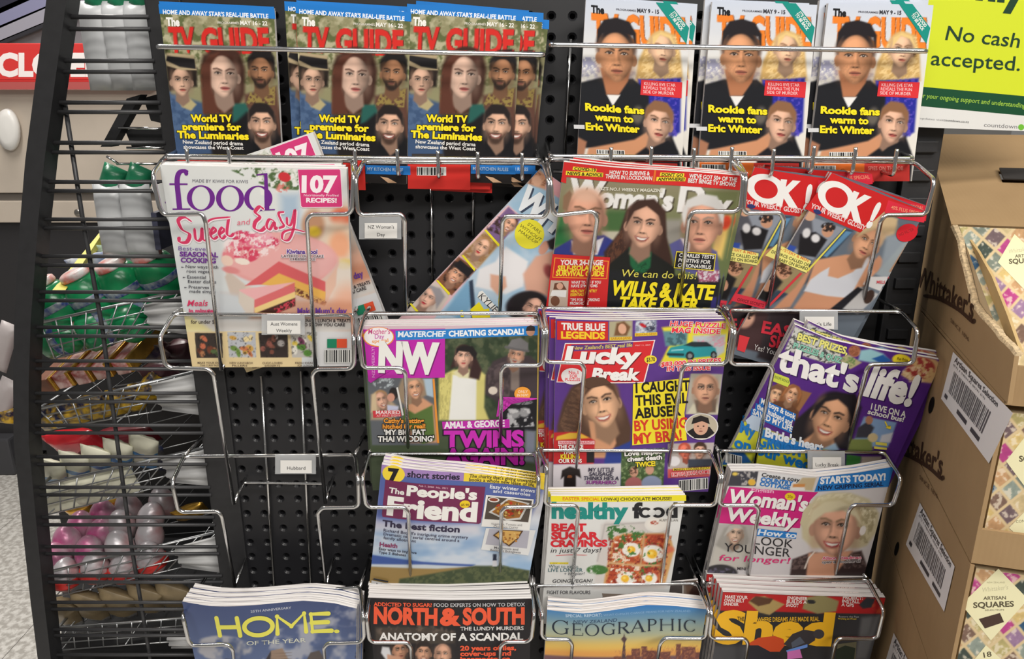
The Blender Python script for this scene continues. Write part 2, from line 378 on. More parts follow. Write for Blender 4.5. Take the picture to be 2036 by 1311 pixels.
def subdiv(Z, t, c, L=38.):
    for _ in range(6):
        e = np.stack([np.linalg.norm(Z[t[:, i]]-Z[t[:, (i+1) % 3]], axis=1) for i in range(3)], 1)
        big = e.max(1) > L
        if not big.any(): break
        b = t[big]; keep = t[~big]; n = len(b); k = len(Z)
        mid = [(Z[b[:, i]]+Z[b[:, (i+1) % 3]])/2 for i in range(3)]
        Z = np.vstack([Z]+mid); m0, m1, m2 = k+np.arange(n), k+n+np.arange(n), k+2*n+np.arange(n)
        t = np.vstack([keep, np.stack([b[:, 0], m0, m2], 1), np.stack([m0, b[:, 1], m1], 1), np.stack([m2, m1, b[:, 2]], 1), np.stack([m0, m1, m2], 1)])
    return Z, t, np.tile(c[:1], (len(Z), 1))
def art_mesh(name, art, plane, bend=None, lift=.00022, org=(0, 0, 0), first=.0):
    """one mesh: painted grid followed by the vector layers, every layer a hair above the last"""
    V = plane.map(art.P); nx, ny = art.nx, art.ny
    i = np.arange(ny)[:, None]*(nx+1)+np.arange(nx)[None]
    q = np.stack([i, i+1, i+nx+2, i+nx+1], -1).reshape(-1, 4)[:, ::-1]
    vs = [V+plane.n*first]; cs = [art.C]; tris = []; base = len(V)
    for Z, t, c, ly in art.vec:
        if bend is not None: Z, t, c = subdiv(Z, t, c)
        W = plane.map(Z/art.k+art.o)+plane.n*(first+lift+ly*.00002)
        # face the camera
        a = W[t[:, 1]]-W[t[:, 0]]; b = W[t[:, 2]]-W[t[:, 0]]; fl = (np.cross(a, b)@plane.n) < 0
        t = t.copy(); t[fl] = t[fl][:, ::-1]
        vs.append(W); cs.append(c); tris.append(t+base); base += len(W)
    V = np.vstack(vs); C = lin(np.clip(np.vstack(cs), 0, 255)); T = np.vstack(tris) if tris else np.zeros((0, 3), int)
    a = V[q[:, 1]]-V[q[:, 0]]; b = V[q[:, 2]]-V[q[:, 0]]
    if (np.cross(a, b)@plane.n).mean() < 0: q = q[:, ::-1]
    if bend is not None: V = bend(V)
    V = V-np.asarray(org, float)
    me = bpy.data.meshes.new(name)
    me.vertices.add(len(V)); me.vertices.foreach_set('co', V.ravel().astype('f4'))
    L = np.concatenate([q.ravel(), T.ravel()]); me.loops.add(len(L)); me.loops.foreach_set('vertex_index', L.astype('i4'))
    tot = np.concatenate([np.full(len(q), 4), np.full(len(T), 3)]); st = np.concatenate([[0], np.cumsum(tot)[:-1]])
    me.polygons.add(len(tot)); me.polygons.foreach_set('loop_start', st.astype('i4')); me.polygons.foreach_set('loop_total', tot.astype('i4'))
    ca = me.color_attributes.new('Col', 'FLOAT_COLOR', 'POINT')
    ca.data.foreach_set('color', np.hstack([C, np.ones((len(C), 1))]).ravel().astype('f4'))
    me.update(calc_edges=True); me.validate(); me.materials.append(print_mat('printed_gloss_paper'))
    return me

# materials shared by many things
M_CHROME = mat('chrome_wire', (215, 215, 215), .16, 1.0)
M_BLACK = mat('black_powder_coat', (36, 36, 38), .5, 0, .08, 90, .05)
M_PANEL = mat('black_perforated_panel', (30, 30, 33), .45, 0, .06, 40, .04)
def pages_mat():
    m, nt, b = new_mat('page_edges')
    tc = nt.nodes.new('ShaderNodeTexCoord'); mp = nt.nodes.new('ShaderNodeMapping'); mp.inputs['Scale'].default_value = (3, 900, 40)
    n = nt.nodes.new('ShaderNodeTexNoise'); n.inputs['Scale'].default_value = 1.0; n.inputs['Detail'].default_value = 3
    r = nt.nodes.new('ShaderNodeValToRGB'); r.color_ramp.elements[0].position = .35; r.color_ramp.elements[1].position = .55
    r.color_ramp.elements[0].color = (*lin((168, 162, 160)), 1); r.color_ramp.elements[1].color = (*lin((228, 224, 222)), 1)
    nt.links.new(tc.outputs['Object'], mp.inputs['Vector']); nt.links.new(mp.outputs['Vector'], n.inputs['Vector'])
    nt.links.new(n.outputs['Fac'], r.inputs['Fac']); nt.links.new(r.outputs['Color'], b.inputs['Base Color']); b.inputs['Roughness'].default_value = .75
    return m
M_PAGES = pages_mat()
def mag_bend(q3, n, amp, wave):
    BL, ex, ey = q3; lx, ly = ex@ex, ey@ey
    def f(V):
        s = np.clip((V-BL)@ex/lx, 0, 1); t = np.clip((V-BL)@ey/ly, 0, 1)
        d = amp*np.sin(np.pi*s)*(.25+.75*t)+wave*np.sin(2*np.pi*s)*t*t
        return V+d[:, None]*n[None]
    return f
def magazine(name, label, art, Yt, Yb, thick=.006, amp=.002, wave=.0, group=None, cat='magazine', back=(120, 110, 108), parent=None):
    top, bot = art.top, art.bot
    TL, TR, BL, BR = U(*top[0], Yt), U(*top[-1], Yt), U(*bot[0], Yb), U(*bot[-1], Yb)
    n = np.cross(TR-BL, TL-BR); pl = Plane((TL+TR+BL+BR)/4, n)
    TL, TR, BR, BL = pl.map([top[0], top[-1], bot[-1], bot[0]])
    bend = mag_bend((BL, ((BR-BL)+(TR-TL))/2, ((TL-BL)+(TR-BR))/2), pl.n, amp, wave)
    org = (BL+BR)/2-pl.n*thick/2
    e = empty(name, org, label, cat, group)
    add_obj('cover', art_mesh('cover', art, pl, bend, org=org, first=.0003), e)
    # page block behind the cover: ruled grid, closed
    nx = 16; u = np.linspace(0, 1, nx+1)
    ev = lambda P: np.stack([np.interp(u, np.linspace(0, 1, len(P)), P[:, i]) for i in (0, 1)], 1)
    rows = [ev(top)*(1-v)+ev(bot)*v for v in (0.004, .25, .5, .75, .997)]
    Fr = [bend(pl.map(r)) for r in rows]; Bk = [a-pl.n*thick for a in Fr]
    bm = bmesh.new()
    F_ = [[bm.verts.new(p) for p in r] for r in Fr]; B_ = [[bm.verts.new(p) for p in r] for r in Bk]
    for a in range(4):
        for i in range(nx):
            bm.faces.new((F_[a][i], F_[a+1][i], F_[a+1][i+1], F_[a][i+1])); bm.faces.new((B_[a][i], B_[a][i+1], B_[a+1][i+1], B_[a+1][i]))
        bm.faces.new((F_[a][0], B_[a][0], B_[a+1][0], F_[a+1][0])); bm.faces.new((F_[a][nx], F_[a+1][nx], B_[a+1][nx], B_[a][nx]))
    for i in range(nx):
        bm.faces.new((F_[0][i], F_[0][i+1], B_[0][i+1], B_[0][i])); bm.faces.new((F_[4][i], B_[4][i], B_[4][i+1], F_[4][i+1]))
    bm_obj('page_block', bm, M_PAGES, e, org)
    bm = bmesh.new(); Bk = [a-pl.n*.0003 for a in Bk]; R_ = [[bm.verts.new(p) for p in r] for r in Bk]
    for a in range(4):
        for i in range(nx): bm.faces.new((R_[a][i], R_[a][i+1], R_[a+1][i+1], R_[a+1][i]))
    bm_obj('back_cover', bm, mat('back_cover_%d_%d_%d' % back, back, .4), e, org)
    e['n'] = [float(x) for x in pl.n]
    return e
def clone(src, label, dx=0., dy=0., dz=0., rot=0., ry=0., group=None, stack=True):
    """another copy of the same issue, moved by metres and turned in its own plane (degrees)"""
    c = copy_tree(src); c.location = src.location+(Vector((dx, dy, dz)) if not stack else Vector((dx, 0, -.0007))-Vector(src['n'])*dy); c['label'] = label
    if group: c['group'] = group
    if rot:
        n = Vector(src['n']); c.rotation_mode = 'QUATERNION'
        from mathutils import Quaternion
        c.rotation_quaternion = Quaternion(n, math.radians(rot))
    return c
def clone_at(src, label, ref, px, py, Y, rot=0., Yref=None):
    """copy turned by rot degrees in its own plane, then moved so that the cover point seen at ref lands at px,py on depth Y"""
    n = np.array(src['n']); a = U(*ref, Yref); o = np.array(src.location); v = a-o; th = math.radians(rot)
    v2 = v*math.cos(th)+np.cross(n, v)*math.sin(th)+n*(n@v)*(1-math.cos(th))
    d = U(px, py, Y)-v2-o
    return clone(src, label, *d, rot=rot, stack=False)
# ------------------------------------------------------------------ floor
def floor_mat():
    m, nt, b = new_mat('speckled_vinyl_floor')
    tc = nt.nodes.new('ShaderNodeTexCoord'); n = nt.nodes.new('ShaderNodeTexNoise'); n.inputs['Scale'].default_value = 55; n.inputs['Detail'].default_value = 8
    r = nt.nodes.new('ShaderNodeValToRGB'); r.color_ramp.elements[0].position = .42; r.color_ramp.elements[1].position = .6
    r.color_ramp.elements[0].color = (*lin((168, 164, 158)), 1); r.color_ramp.elements[1].color = (*lin((206, 203, 198)), 1)
    v = nt.nodes.new('ShaderNodeTexVoronoi'); v.inputs['Scale'].default_value = 130
    r2 = nt.nodes.new('ShaderNodeValToRGB'); r2.color_ramp.elements[0].position = .1; r2.color_ramp.elements[1].position = .16
    r2.color_ramp.elements[0].color = (.25, .22, .2, 1); r2.color_ramp.elements[1].color = (1, 1, 1, 1)
    mx = nt.nodes.new('ShaderNodeMixRGB'); mx.blend_type = 'MULTIPLY'; mx.inputs['Fac'].default_value = .55
    nt.links.new(tc.outputs['Object'], n.inputs['Vector']); nt.links.new(tc.outputs['Object'], v.inputs['Vector'])
    nt.links.new(n.outputs['Fac'], r.inputs['Fac']); nt.links.new(v.outputs['Distance'], r2.inputs['Fac'])
    nt.links.new(r.outputs['Color'], mx.inputs['Color1']); nt.links.new(r2.outputs['Color'], mx.inputs['Color2'])
    nt.links.new(mx.outputs['Color'], b.inputs['Base Color']); b.inputs['Roughness'].default_value = .22
    return m
bm = bmesh.new(); box(bm, -5, 5, -5, 7, -.06, -.004); fl = bm_obj('floor', bm, mat('floor_joint', (120, 116, 110), .8)); tag(fl, kind='structure')
M_TILE = floor_mat(); TS = .45
bm = bmesh.new(); box(bm, -TS/2+.001, TS/2-.001, -TS/2+.001, TS/2-.001, -.004, 0); bmesh.ops.recalc_face_normals(bm, faces=bm.faces)
tile_me = bpy.data.meshes.new('floor_tile'); bm.to_mesh(tile_me); bm.free(); tile_me.materials.append(M_TILE)
for i in range(-9, 10):
    for j in range(-7, 14):
        if -4.2 < i*TS < -.2 and -.4 < j*TS < 3.4: add_obj('floor_tile', tile_me, fl, None, (i*TS+.1, j*TS, 0))
        elif (i+j) % 1 == 0 and abs(i*TS) < 1.4 and -2.4 < j*TS <= -.4: add_obj('floor_tile', tile_me, fl, None, (i*TS+.1, j*TS, 0))

bm = bmesh.new(); box(bm, -5, 5, 6.8, 6.9, 0, 3.6); tag(bm_obj('wall_back', bm, mat('shop_wall', (196, 194, 190), .7, 0, .04, 3)), kind='structure')
# ------------------------------------------------------------------ rack: perforated panel, uprights, side screen
rack = empty('magazine_rack', (0.08, .02, 0), 'black perforated magazine rack with wire side screen and curved post', 'display rack')
RO = Vector((0.08, .02, 0))
X0, X1 = -.40, .505
bm = bmesh.new()
hx0 = U(497.6, 1078.8, 0)[0]; hz0 = U(497.6, 1078.8, 0)[2]; PXh, PZh = .0262, .0247
cols = range(int(math.floor((X0-hx0)/PXh))+1, int((X1-hx0)/PXh)); rws = range(-18, 35)
SQ = [(-1, -1), (-.33, -1), (.33, -1), (1, -1), (1, -.33), (1, .33), (1, 1), (.33, 1), (-.33, 1), (-1, 1), (-1, .33), (-1, -.33)]
grid = {}
for i in cols:
    for j in rws:
        cx, cz = hx0+i*PXh, hz0+j*PZh; rings = []
        rings.append([(cx+a*PXh/2, 0, cz+b*PZh/2) for a, b in SQ])
        for r, y in ((.0062, 0), (.0036, .0028), (.0034, .012)):
            rings.append([(cx+r*math.cos(math.atan2(b, a)), y, cz+r*math.sin(math.atan2(b, a))) for a, b in SQ])
        rv = [[bm.verts.new(p) for p in rg] for rg in rings]
        for A, B in zip(rv, rv[1:]):
            for k in range(12): bm.faces.new((A[k], A[(k+1) % 12], B[(k+1) % 12], B[k]))
me = bpy.data.meshes.new('back_panel'); bmesh.ops.translate(bm, verts=bm.verts, vec=-RO); bm.to_mesh(me); bm.free()
add_obj('back_panel', me, rack, M_PANEL)
ZT, ZB = 1.82, .12
bm = bmesh.new(); box(bm, X0-.01, X1+.01, .014, .03, ZB, ZT); bm_obj('backing_board', bm, mat('backing_black', (10, 10, 11), .7), rack, RO)
xl0 = U(404, 880, .0)[0]; xl1 = X0-.004
bm = bmesh.new(); box(bm, xl0, xl1, -.004, .05, 0, ZT); bm_obj('upright', bm, M_BLACK, rack, RO, bevel=.002)
# slotted right upright
bm = bmesh.new(); box(bm, X1+.006, X1+.05, .0, .05, 0, ZT)
bm_obj('upright', bm, M_BLACK, rack, RO, bevel=.002)
for k in range(26):
    z = .8+k*.036
    bm = bmesh.new(); box(bm, X1+.014, X1+.042, -.006, .001, z, z+.014); bm_obj('slot_lug', bm, M_BLACK, rack, RO, bevel=.001)
# plinth under the rack
bm = bmesh.new(); box(bm, -.47, .62, -.02, .3, 0, .12); bm_obj('plinth', bm, M_BLACK, rack, RO, bevel=.003)
bm = bmesh.new(); box(bm, xl0+.002, xl0+.008, .05, 1.0, .12, ZT); bm_obj('spine_shade_panel', bm, M_BLACK, rack, RO)  # unseen spine of the basket rack, added to block light and darken the bay
# added black sheet and block standing in for the shade behind and under the baskets
zt = U(250, 600, .40)[2]
bm = bmesh.new(); box(bm, -.95, xl0+.002, .40, .408, .1, zt); bm_obj('bay_shade_sheet', bm, M_BLACK, rack, RO)
bm = bmesh.new(); prism(bm, [Vector(p) for p in ((-.735, .012, .1), (xl0+.002, .012, .1), (xl0+.002, .40, .1), (-.95, .40, .1))], (0, 0, U(250, 1296, .02)[2]-.13)); bm_obj('bay_shade_block', bm, M_BLACK, rack, RO)
# curved post
ys = [-60, 0, 150, 320, 440, 640, 760, 880, 1072, 1200, 1311, 1420]
xL = [100, 92, 72, 50, 40, 28, 26, 27, 47, 61, 75, 92]
wF = [41, 40, 39, 38, 36, 33, 31, 30, 28, 27, 26, 25]
bm = bmesh.new(); prev = None
for y, x, wd in zip(ys, xL, wF):
    a, b = UV3(x, y, -.02), UV3(x+wd, y, -.02); b.z = a.z
    c = b+Vector((0, .03, 0)); d = a+Vector((0, .03, 0)); cur = [bm.verts.new(p) for p in (a, b, c, d)]
    if prev:
        for k in range(4): bm.faces.new((prev[k], prev[(k+1) % 4], cur[(k+1) % 4], cur[k]))
    else: bm.faces.new(cur)
    prev = cur
# foot to the floor
bot = [v.co.copy() for v in prev]; cur = [bm.verts.new((p.x-.02, p.y, 0)) for p in bot]
for k in range(4): bm.faces.new((prev[k], prev[(k+1) % 4], cur[(k+1) % 4], cur[k]))
bm.faces.new(cur[::-1]); bm_obj('curved_post', bm, M_BLACK, rack, RO)
RUNGS = [33.6, 57.7, 121, 142.7, 204, 223, 284, 303, 362, 380, 436.5, 453.8, 510, 528, 581, 598, 651, 668.5, 718, 733.7, 782.4, 799.2, 846, 861.3,
         908.6, 923.7, 969.4, 984.5, 1028.8, 1044, 1087.5, 1101.6, 1145.6, 1158, 1198.3, 1211.7, 1252, 1263.8, 1302.4, 1315]
M_RUNG = mat('dark_grey_wire', (58, 58, 60), .42, .2)
for y in RUNGS:
    xl = np.interp(y, ys, np.array(xL)+np.array(wF)+4)
    a = UV3(xl, y, -.004); z = a.z
    bm = bmesh.new(); tube(bm, [(a.x, -.004, z), (xl0+.004, -.004, z)], .0027); bm_obj('rung', bm, M_RUNG, rack, RO, smooth=True)
bm = bmesh.new(); p = [UV3(128, 200, .004), UV3(165, 440, .004), UV3(203, 650, .004), UV3(236, 900, .004), UV3(262, 1090, .004), UV3(297, 1300, .004), UV3(303, 1340, .004)]
tube(bm, p, .003); bm_obj('tie_rod', bm, M_RUNG, rack, RO, smooth=True)

# ------------------------------------------------------------------ chrome wire pockets
WR = .0027
YR, YC, YI, YB = -.068, -.125, -.122, -.056     # rail, forward corner, inner bend, prong foot
def poc(label, L, Rr, rail, foot, backs=(), tagtxt=None, tagpos=None, group='chrome wire magazine pockets'):
    """L / Rr: px points from the rail end to the prong foot; rail: two px points"""
    base = UV3((rail[0][0]+rail[1][0])/2, foot, YB)
    e = empty('wire_pocket', base, label, 'wire pocket', group)
    def side(pts):
        n = len(pts); Y = [YR, YC, YC+.002]+[YI]*(n-4)+[YB]
        return [UV3(p[0], p[1], y) for p, y in zip(pts, Y)]
    A, B = side(L), side(Rr)
    bm = bmesh.new(); pts = fillet(A[::-1]+B, .010); tube(bm, pts, WR); bm_obj('frame_wire', bm, M_CHROME, e, base, smooth=True)
    # floor: from each prong foot back to the panel, joined by a bar
    for P in (A[-1], B[-1]):
        bm = bmesh.new(); q = Vector((P.x, -.004, P.z+.012)); tube(bm, [P, q], WR*.85); bm_obj('floor_wire', bm, M_CHROME, e, base, smooth=True)
    if 'standing empty' not in label:
      bm = bmesh.new(); tube(bm, [(A[-1].x, -.03, A[-1].z+.005), (B[-1].x, -.03, B[-1].z+.005)], WR*.85); bm_obj('floor_bar', bm, M_CHROME, e, base, smooth=True)
    # side arms tie the rail back to the panel
    for P in (A[0], B[0]):
        bm = bmesh.new(); tube(bm, [P, (P.x, -.001, P.z)], WR*.85); bm_obj('hook_wire', bm, M_CHROME, e, base, smooth=True)
    if tagtxt: holder(e, base, *tagpos, tagtxt)
    return e
def holder(e, base, x0, y0, x1, y1, lines, Y=YR-.004):
    """clear clip with a white slip"""
    bm = bmesh.new(); a, b, c, d = [UV3(*p, Y) for p in ((x0, y0), (x1, y0), (x1, y1), (x0, y1))]
    prism(bm, [a, b, c, d], (0, .0012, 0)); hd = bm_obj('label_holder', bm, mat('clear_plastic', (200, 202, 204), .15, 0, alpha=.45), e, base)
    w, h = x1-x0, y1-y0
    A = Art([(x0+.13*w, y0+.3*h), (x1-.1*w, y0+.3*h)], [(x0+.13*w, y1-.04*h), (x1-.1*w, y1-.04*h)], (x0, y0), step=3, k=1.)
    A.fill((222, 220, 216)); n = len(lines)
    for i, t in enumerate(lines):
        yy = y0+h*(.3+.66*(i+.72)/n)-y0; tw = min(.62*w, len(t)*5.2)
        A.T(t, .52*w-tw/2, yy, .52*w+tw/2, yy, 6.5, (70, 70, 72), .0)
    pl = Plane(U(x0, y0, Y-.0008), (0, -1, 0))
    add_obj('label_slip', art_mesh('label_slip', A, pl, org=base), hd)
RN = ['second', 'third', 'fourth', 'bottom']; CN = ['leftmost', 'second from left', 'third from left', 'rightmost']
P2 = [([(327, 313), (303, 347), (318, 415), (327, 427), (402, 425), (409, 440), (440, 735)], [(700, 320), (703, 347), (700, 416), (692, 426), (619, 427), (610, 438), (628, 735)]),
      ([(722, 322), (707, 355), (712, 420), (720, 428), (797, 426), (805, 438), (806, 618)], [(1079, 324), (1091, 359), (1089, 420), (1081, 431), (1006, 430), (999, 440), (994, 620)]),
      ([(1088, 318), (1095, 359), (1100, 422), (1107, 428), (1180, 420), (1188, 434), (1163, 611)], [(1452, 317), (1478, 349), (1473, 413), (1460, 421), (1378, 421), (1370, 434), (1350, 612)]),
      ([(1463, 315), (1484, 351), (1478, 418), (1486, 424), (1552, 423), (1559, 438), (1525, 616)], [(1819, 323), (1859, 359), (1842, 422), (1834, 427), (1760, 428), (1751, 440), (1713, 615)])]
P3 = [([(345, 625), (317, 672), (328, 724), (340, 732), (414, 734), (425, 745), (465, 1002)], [(700, 627), (703, 671), (704, 724), (696, 734), (630, 735), (621, 745), (647, 1000)]),
      ([(726, 624), (713, 671), (720, 726), (728, 732), (797, 732), (806, 742), (812, 900)], [(1071, 623), (1081, 658), (1078, 722), (1070, 727), (1004, 727), (997, 737), (995, 895)]),
      ([(1079, 613), (1088, 658), (1084, 714), (1091, 720), (1155, 722), (1162, 733), (1145, 940)], [(1433, 616), (1457, 655), (1447, 717), (1438, 724), (1364, 725), (1356, 736), (1328, 938)]),
      ([(1448, 617), (1462, 658), (1453, 720), (1461, 725), (1529, 725), (1537, 736), (1500, 922)], [(1792, 620), (1826, 658), (1816, 719), (1806, 724), (1731, 725), (1723, 736), (1683, 900)])]
P4 = [([(366, 908), (342, 960), (354, 1013), (364, 1019), (433, 1017), (441, 1026), (467, 1166)], [(706, 904), (712, 952), (713, 1003), (706, 1009), (641, 1010), (632, 1020), (648, 1166)]),
      ([(734, 903), (720, 952), (727, 1002), (736, 1009), (804, 1009), (812, 1020), (817, 1165)], [(1066, 903), (1071, 952), (1069, 1001), (1061, 1008), (1005, 1009), (997, 1018), (994, 1160)]),
      ([(1071, 895), (1088, 930), (1084, 999), (1092, 1005), (1143, 1005), (1150, 1014), (1136, 1190)], [(1411, 897), (1433, 948), (1423, 1000), (1415, 1005), (1340, 1005), (1333, 1014), (1312, 1180)]),
      ([(1428, 896), (1437, 948), (1430, 1000), (1437, 1005), (1502, 1005), (1509, 1014), (1487, 1150)], [(1759, 900), (1793, 952), (1777, 1000), (1769, 1005), (1697, 1005), (1688, 1015), (1661, 1140)])]
P5 = [([(374, 1204), (363, 1225), (375, 1275), (383, 1284), (453, 1282), (463, 1292), (475, 1420)], [(716, 1167), (722, 1226), (724, 1268), (716, 1278), (652, 1280), (644, 1289), (655, 1420)]),
      ([(739, 1168), (729, 1227), (734, 1271), (742, 1278), (810, 1278), (817, 1288), (822, 1420)], [(1056, 1165), (1062, 1223), (1057, 1269), (1048, 1277), (1004, 1277), (995, 1287), (990, 1420)]),
      ([(1062, 1165), (1079, 1223), (1077, 1263), (1084, 1271), (1131, 1272), (1138, 1282), (1128, 1420)], [(1386, 1160), (1410, 1217), (1403, 1265), (1395, 1270), (1322, 1269), (1312, 1281), (1290, 1420)]),
      ([(1400, 1160), (1416, 1220), (1411, 1264), (1419, 1270), (1481, 1270), (1487, 1279), (1465, 1420)], [(1725, 1152), (1758, 1215), (1745, 1266), (1736, 1270), (1668, 1270), (1660, 1281), (1632, 1420)])]
TAGS = {(0, 1): (['NZ Woman\'s', 'Day'], (714, 430, 798, 476)), (1, 0): (['Aust Womens', 'Weekly'], (520, 626, 606, 666)), (1, 3): (["That's Life"], (1590, 619, 1666, 656)),
        (2, 0): (['Hubbard'], (547, 904, 628, 943)), (2, 3): (['Lucky Break'], (1606, 898, 1680, 936)), (3, 2): (['Listener'], (1237, 1161, 1313, 1166))}
WHAT = [['holding the pink cake food magazine', 'holding a slanted celebrity magazine', 'with the three-portrait cover behind its prongs', 'holding the two red-topped glossies'],
        ['standing empty below the pink cake cover', 'holding the magenta-headed weekly', 'holding the purple weekly with smiling brunette', 'holding the tilted purple magazine'],
        ['standing empty above the blue-sky cover', 'holding the lighthouse cover weekly', 'holding the tomato toast cover', 'holding the blonde portrait weekly'],
        ['holding the blue cover with yellow title', 'holding the black cover with orange title', 'holding the sunset skyline cover', 'holding the black cover with yellow title']]
for r, PP in enumerate((P2, P3, P4, P5)):
    for c, (L, Rr) in enumerate(PP):
        t = TAGS.get((r, c))
        e = poc('chrome wire pocket %s' % WHAT[r][c], L, Rr, (L[0], Rr[0]), L[-1][1], tagtxt=t[0] if t and (r, c) != (3, 2) else None, tagpos=t[1] if t else None)
        # rail drawn as its own wire between the two ends
        b = e.location; bm = bmesh.new(); tube(bm, [UV3(*L[0], YR), UV3(*Rr[0], YR)], WR); bm_obj('top_rail', bm, M_CHROME, e, b, smooth=True)
# empty pocket in the third row shows its lower back bar
e = [o for o in bpy.data.objects if o.get('label', '').endswith('standing empty below the pink cake cover')][0]
bm = bmesh.new(); tube(bm, fillet([UV3(465, 1002, YB), UV3(483, 960, -.012), UV3(650, 962, -.012), UV3(647, 1000, YB)], .006), WR*.8); bm_obj('floor_bar', bm, M_CHROME, e, e.location, smooth=True)
# hanging back wires on the panel
wires = [((519, 748), (545, 1170)), ((598, 738), (618, 1170)), ((857, 360), (860, 560)), ((941, 362), (941, 470)), ((1135, 78), (1123, 308))]
for a, b in wires:
    bm = bmesh.new(); o = UV3(*b, -.006); tube(bm, [UV3(*a, -.006), o], .0019)
    tag(bm_obj('back_wire', bm, M_CHROME, None, o, smooth=True, top=True), 'thin vertical chrome wire against the black panel %s' % {519: 'left of the empty pockets\' middle', 598: 'right of the empty pockets\' middle', 857: 'below the third row of blue-banner issues', 941: 'just above the slanted celebrity magazine', 1135: 'between the two top pockets'}[a[0]], 'wire')
# top row: two wide trays with front rails
def tray(label, x0, y0, x1, y1, bx0, by0, bx1, by1, stubs):
    Yf = -.078; base = UV3((bx0+bx1)/2, by0, Yf)
    e = empty('wire_tray', base, label, 'wire tray')
    bm = bmesh.new(); tube(bm, fillet([(U(x0, y0, Yf)[0]+.004, -.002, U(x0, y0-6, Yf)[2]), UV3(x0, y0, Yf), UV3(x1, y1, Yf), (U(x1, y1, Yf)[0]-.01, -.002, U(x1, y1-6, Yf)[2])], .006), WR*1.1); bm_obj('front_rail', bm, M_CHROME, e, base, smooth=True)
    bm = bmesh.new(); tube(bm, fillet([(U(bx0, by0, Yf)[0], -.002, U(bx0, by0, Yf)[2]+.012), UV3(bx0, by0, Yf), UV3(bx1, by1, Yf), (U(bx1, by1, Yf)[0], -.002, U(bx1, by1, Yf)[2]+.012)], .006), WR*1.1); bm_obj('lower_rail', bm, M_CHROME, e, base, smooth=True)
    for sx, sy in stubs:
        p = UV3(sx, sy, Yf-.003)
        bm = bmesh.new(); tube(bm, fillet([p+Vector((0, 0, .007)), p, p+Vector((0, 0, -.024)), (p.x, -.004, p.z-.020)], .006), WR*.9); bm_obj('stub_wire', bm, M_CHROME, e, base, smooth=True)
    bm = bmesh.new(); p, q = UV3(bx0+6, by0+30, -.03), UV3(bx1-6, by1+30, -.03); tube(bm, [p, q], WR*.9); bm_obj('floor_bar', bm, M_CHROME, e, base, smooth=True)
    return e
tray('wide chrome tray with front rail holding the blue-banner guides', 312, 93, 1082, 109, 330, 311, 1071, 318, [(372, 308), (455, 305), (706, 308), (790, 308), (871, 312), (950, 314), (1038, 316)])
tray('wide chrome tray with front rail holding the orange-titled guides', 1096, 89, 1845, 102, 1094, 311, 1816, 316, [(1215, 305), (1295, 303), (1380, 306), (1455, 304), (1538, 308), (1618, 302), (1700, 305), (1782, 308)])
# ------------------------------------------------------------------ checkout behind, seen through the side screen
def pxbox(bm, x0, y0, x1, y1, Y, dep):
    a, b = U(x0, y0, Y), U(x1, y1, Y); box(bm, min(a[0], b[0]), max(a[0], b[0]), Y, Y+dep, min(a[2], b[2]), max(a[2], b[2]))
YK = 1.95
ck = empty('checkout_counter', (-1.6, YK, 0), 'beige steel checkout counter with black kickboard behind the side screen', 'checkout counter'); CO = ck.location.copy()
M_STEEL = mat('beige_steel', (196, 184, 170), .38, .15, .05, 6, 0, .5)
bm = bmesh.new(); pxbox(bm, -260, 178, 520, 384, YK, .6); bm_obj('upper_panel', bm, M_STEEL, ck, CO, bevel=.004)
bm = bmesh.new(); pxbox(bm, -260, 384, 520, 400, YK+.02, .58); bm_obj('joint_strip', bm, mat('joint_grey', (110, 104, 98), .5), ck, CO)
bm = bmesh.new(); pxbox(bm, -260, 400, 520, 443, YK, .6); bm_obj('lower_panel', bm, M_STEEL, ck, CO, bevel=.004)
bm = bmesh.new(); zk = U(0, 443, YK)[2]; a, b = U(-260, 443, YK), U(520, 443, YK); box(bm, a[0], b[0], YK+.03, YK+.6, .09, zk); bm_obj('kickboard', bm, mat('kickboard_black', (44, 43, 45), .5), ck, CO)
bm = bmesh.new(); a, b = U(-60, 900, YK), U(31, 900, YK); box(bm, a[0], b[0], YK-.03, YK+.3, 0, .17); bm_obj('foot', bm, mat('foot_grey', (62, 62, 66), .45), ck, CO, bevel=.01)
for sx in (155, -80):
    p = UV3(sx, 423, YK-.001); bm = bmesh.new(); lathe(bm, [(.014, 0), (.014, .003), (.009, .006), (.001, .006)], Matrix.Translation(p) @ Matrix.Rotation(math.pi/2, 4, 'X'), 14); bm_obj('screw', bm, mat('screw_steel', (150, 146, 140), .3, .9), ck, CO, smooth=True)
p = UV3(20, 258, YK-.01); bm = bmesh.new(); lathe(bm, [(.0, -.03), (.5, -.02), (.8, -.008), (1, .005), (.95, .02), (.6, .024), (.0, .026)], Matrix.Translation(p) @ Matrix.Rotation(math.radians(8), 4, 'Y') @ Matrix.Diagonal((.042, 1, .078, 1)) @ Matrix.Rotation(math.pi/2, 4, 'X'), 24)
bm_obj('oval_handle', bm, mat('white_plastic', (222, 220, 216), .3), ck, CO, smooth=True)
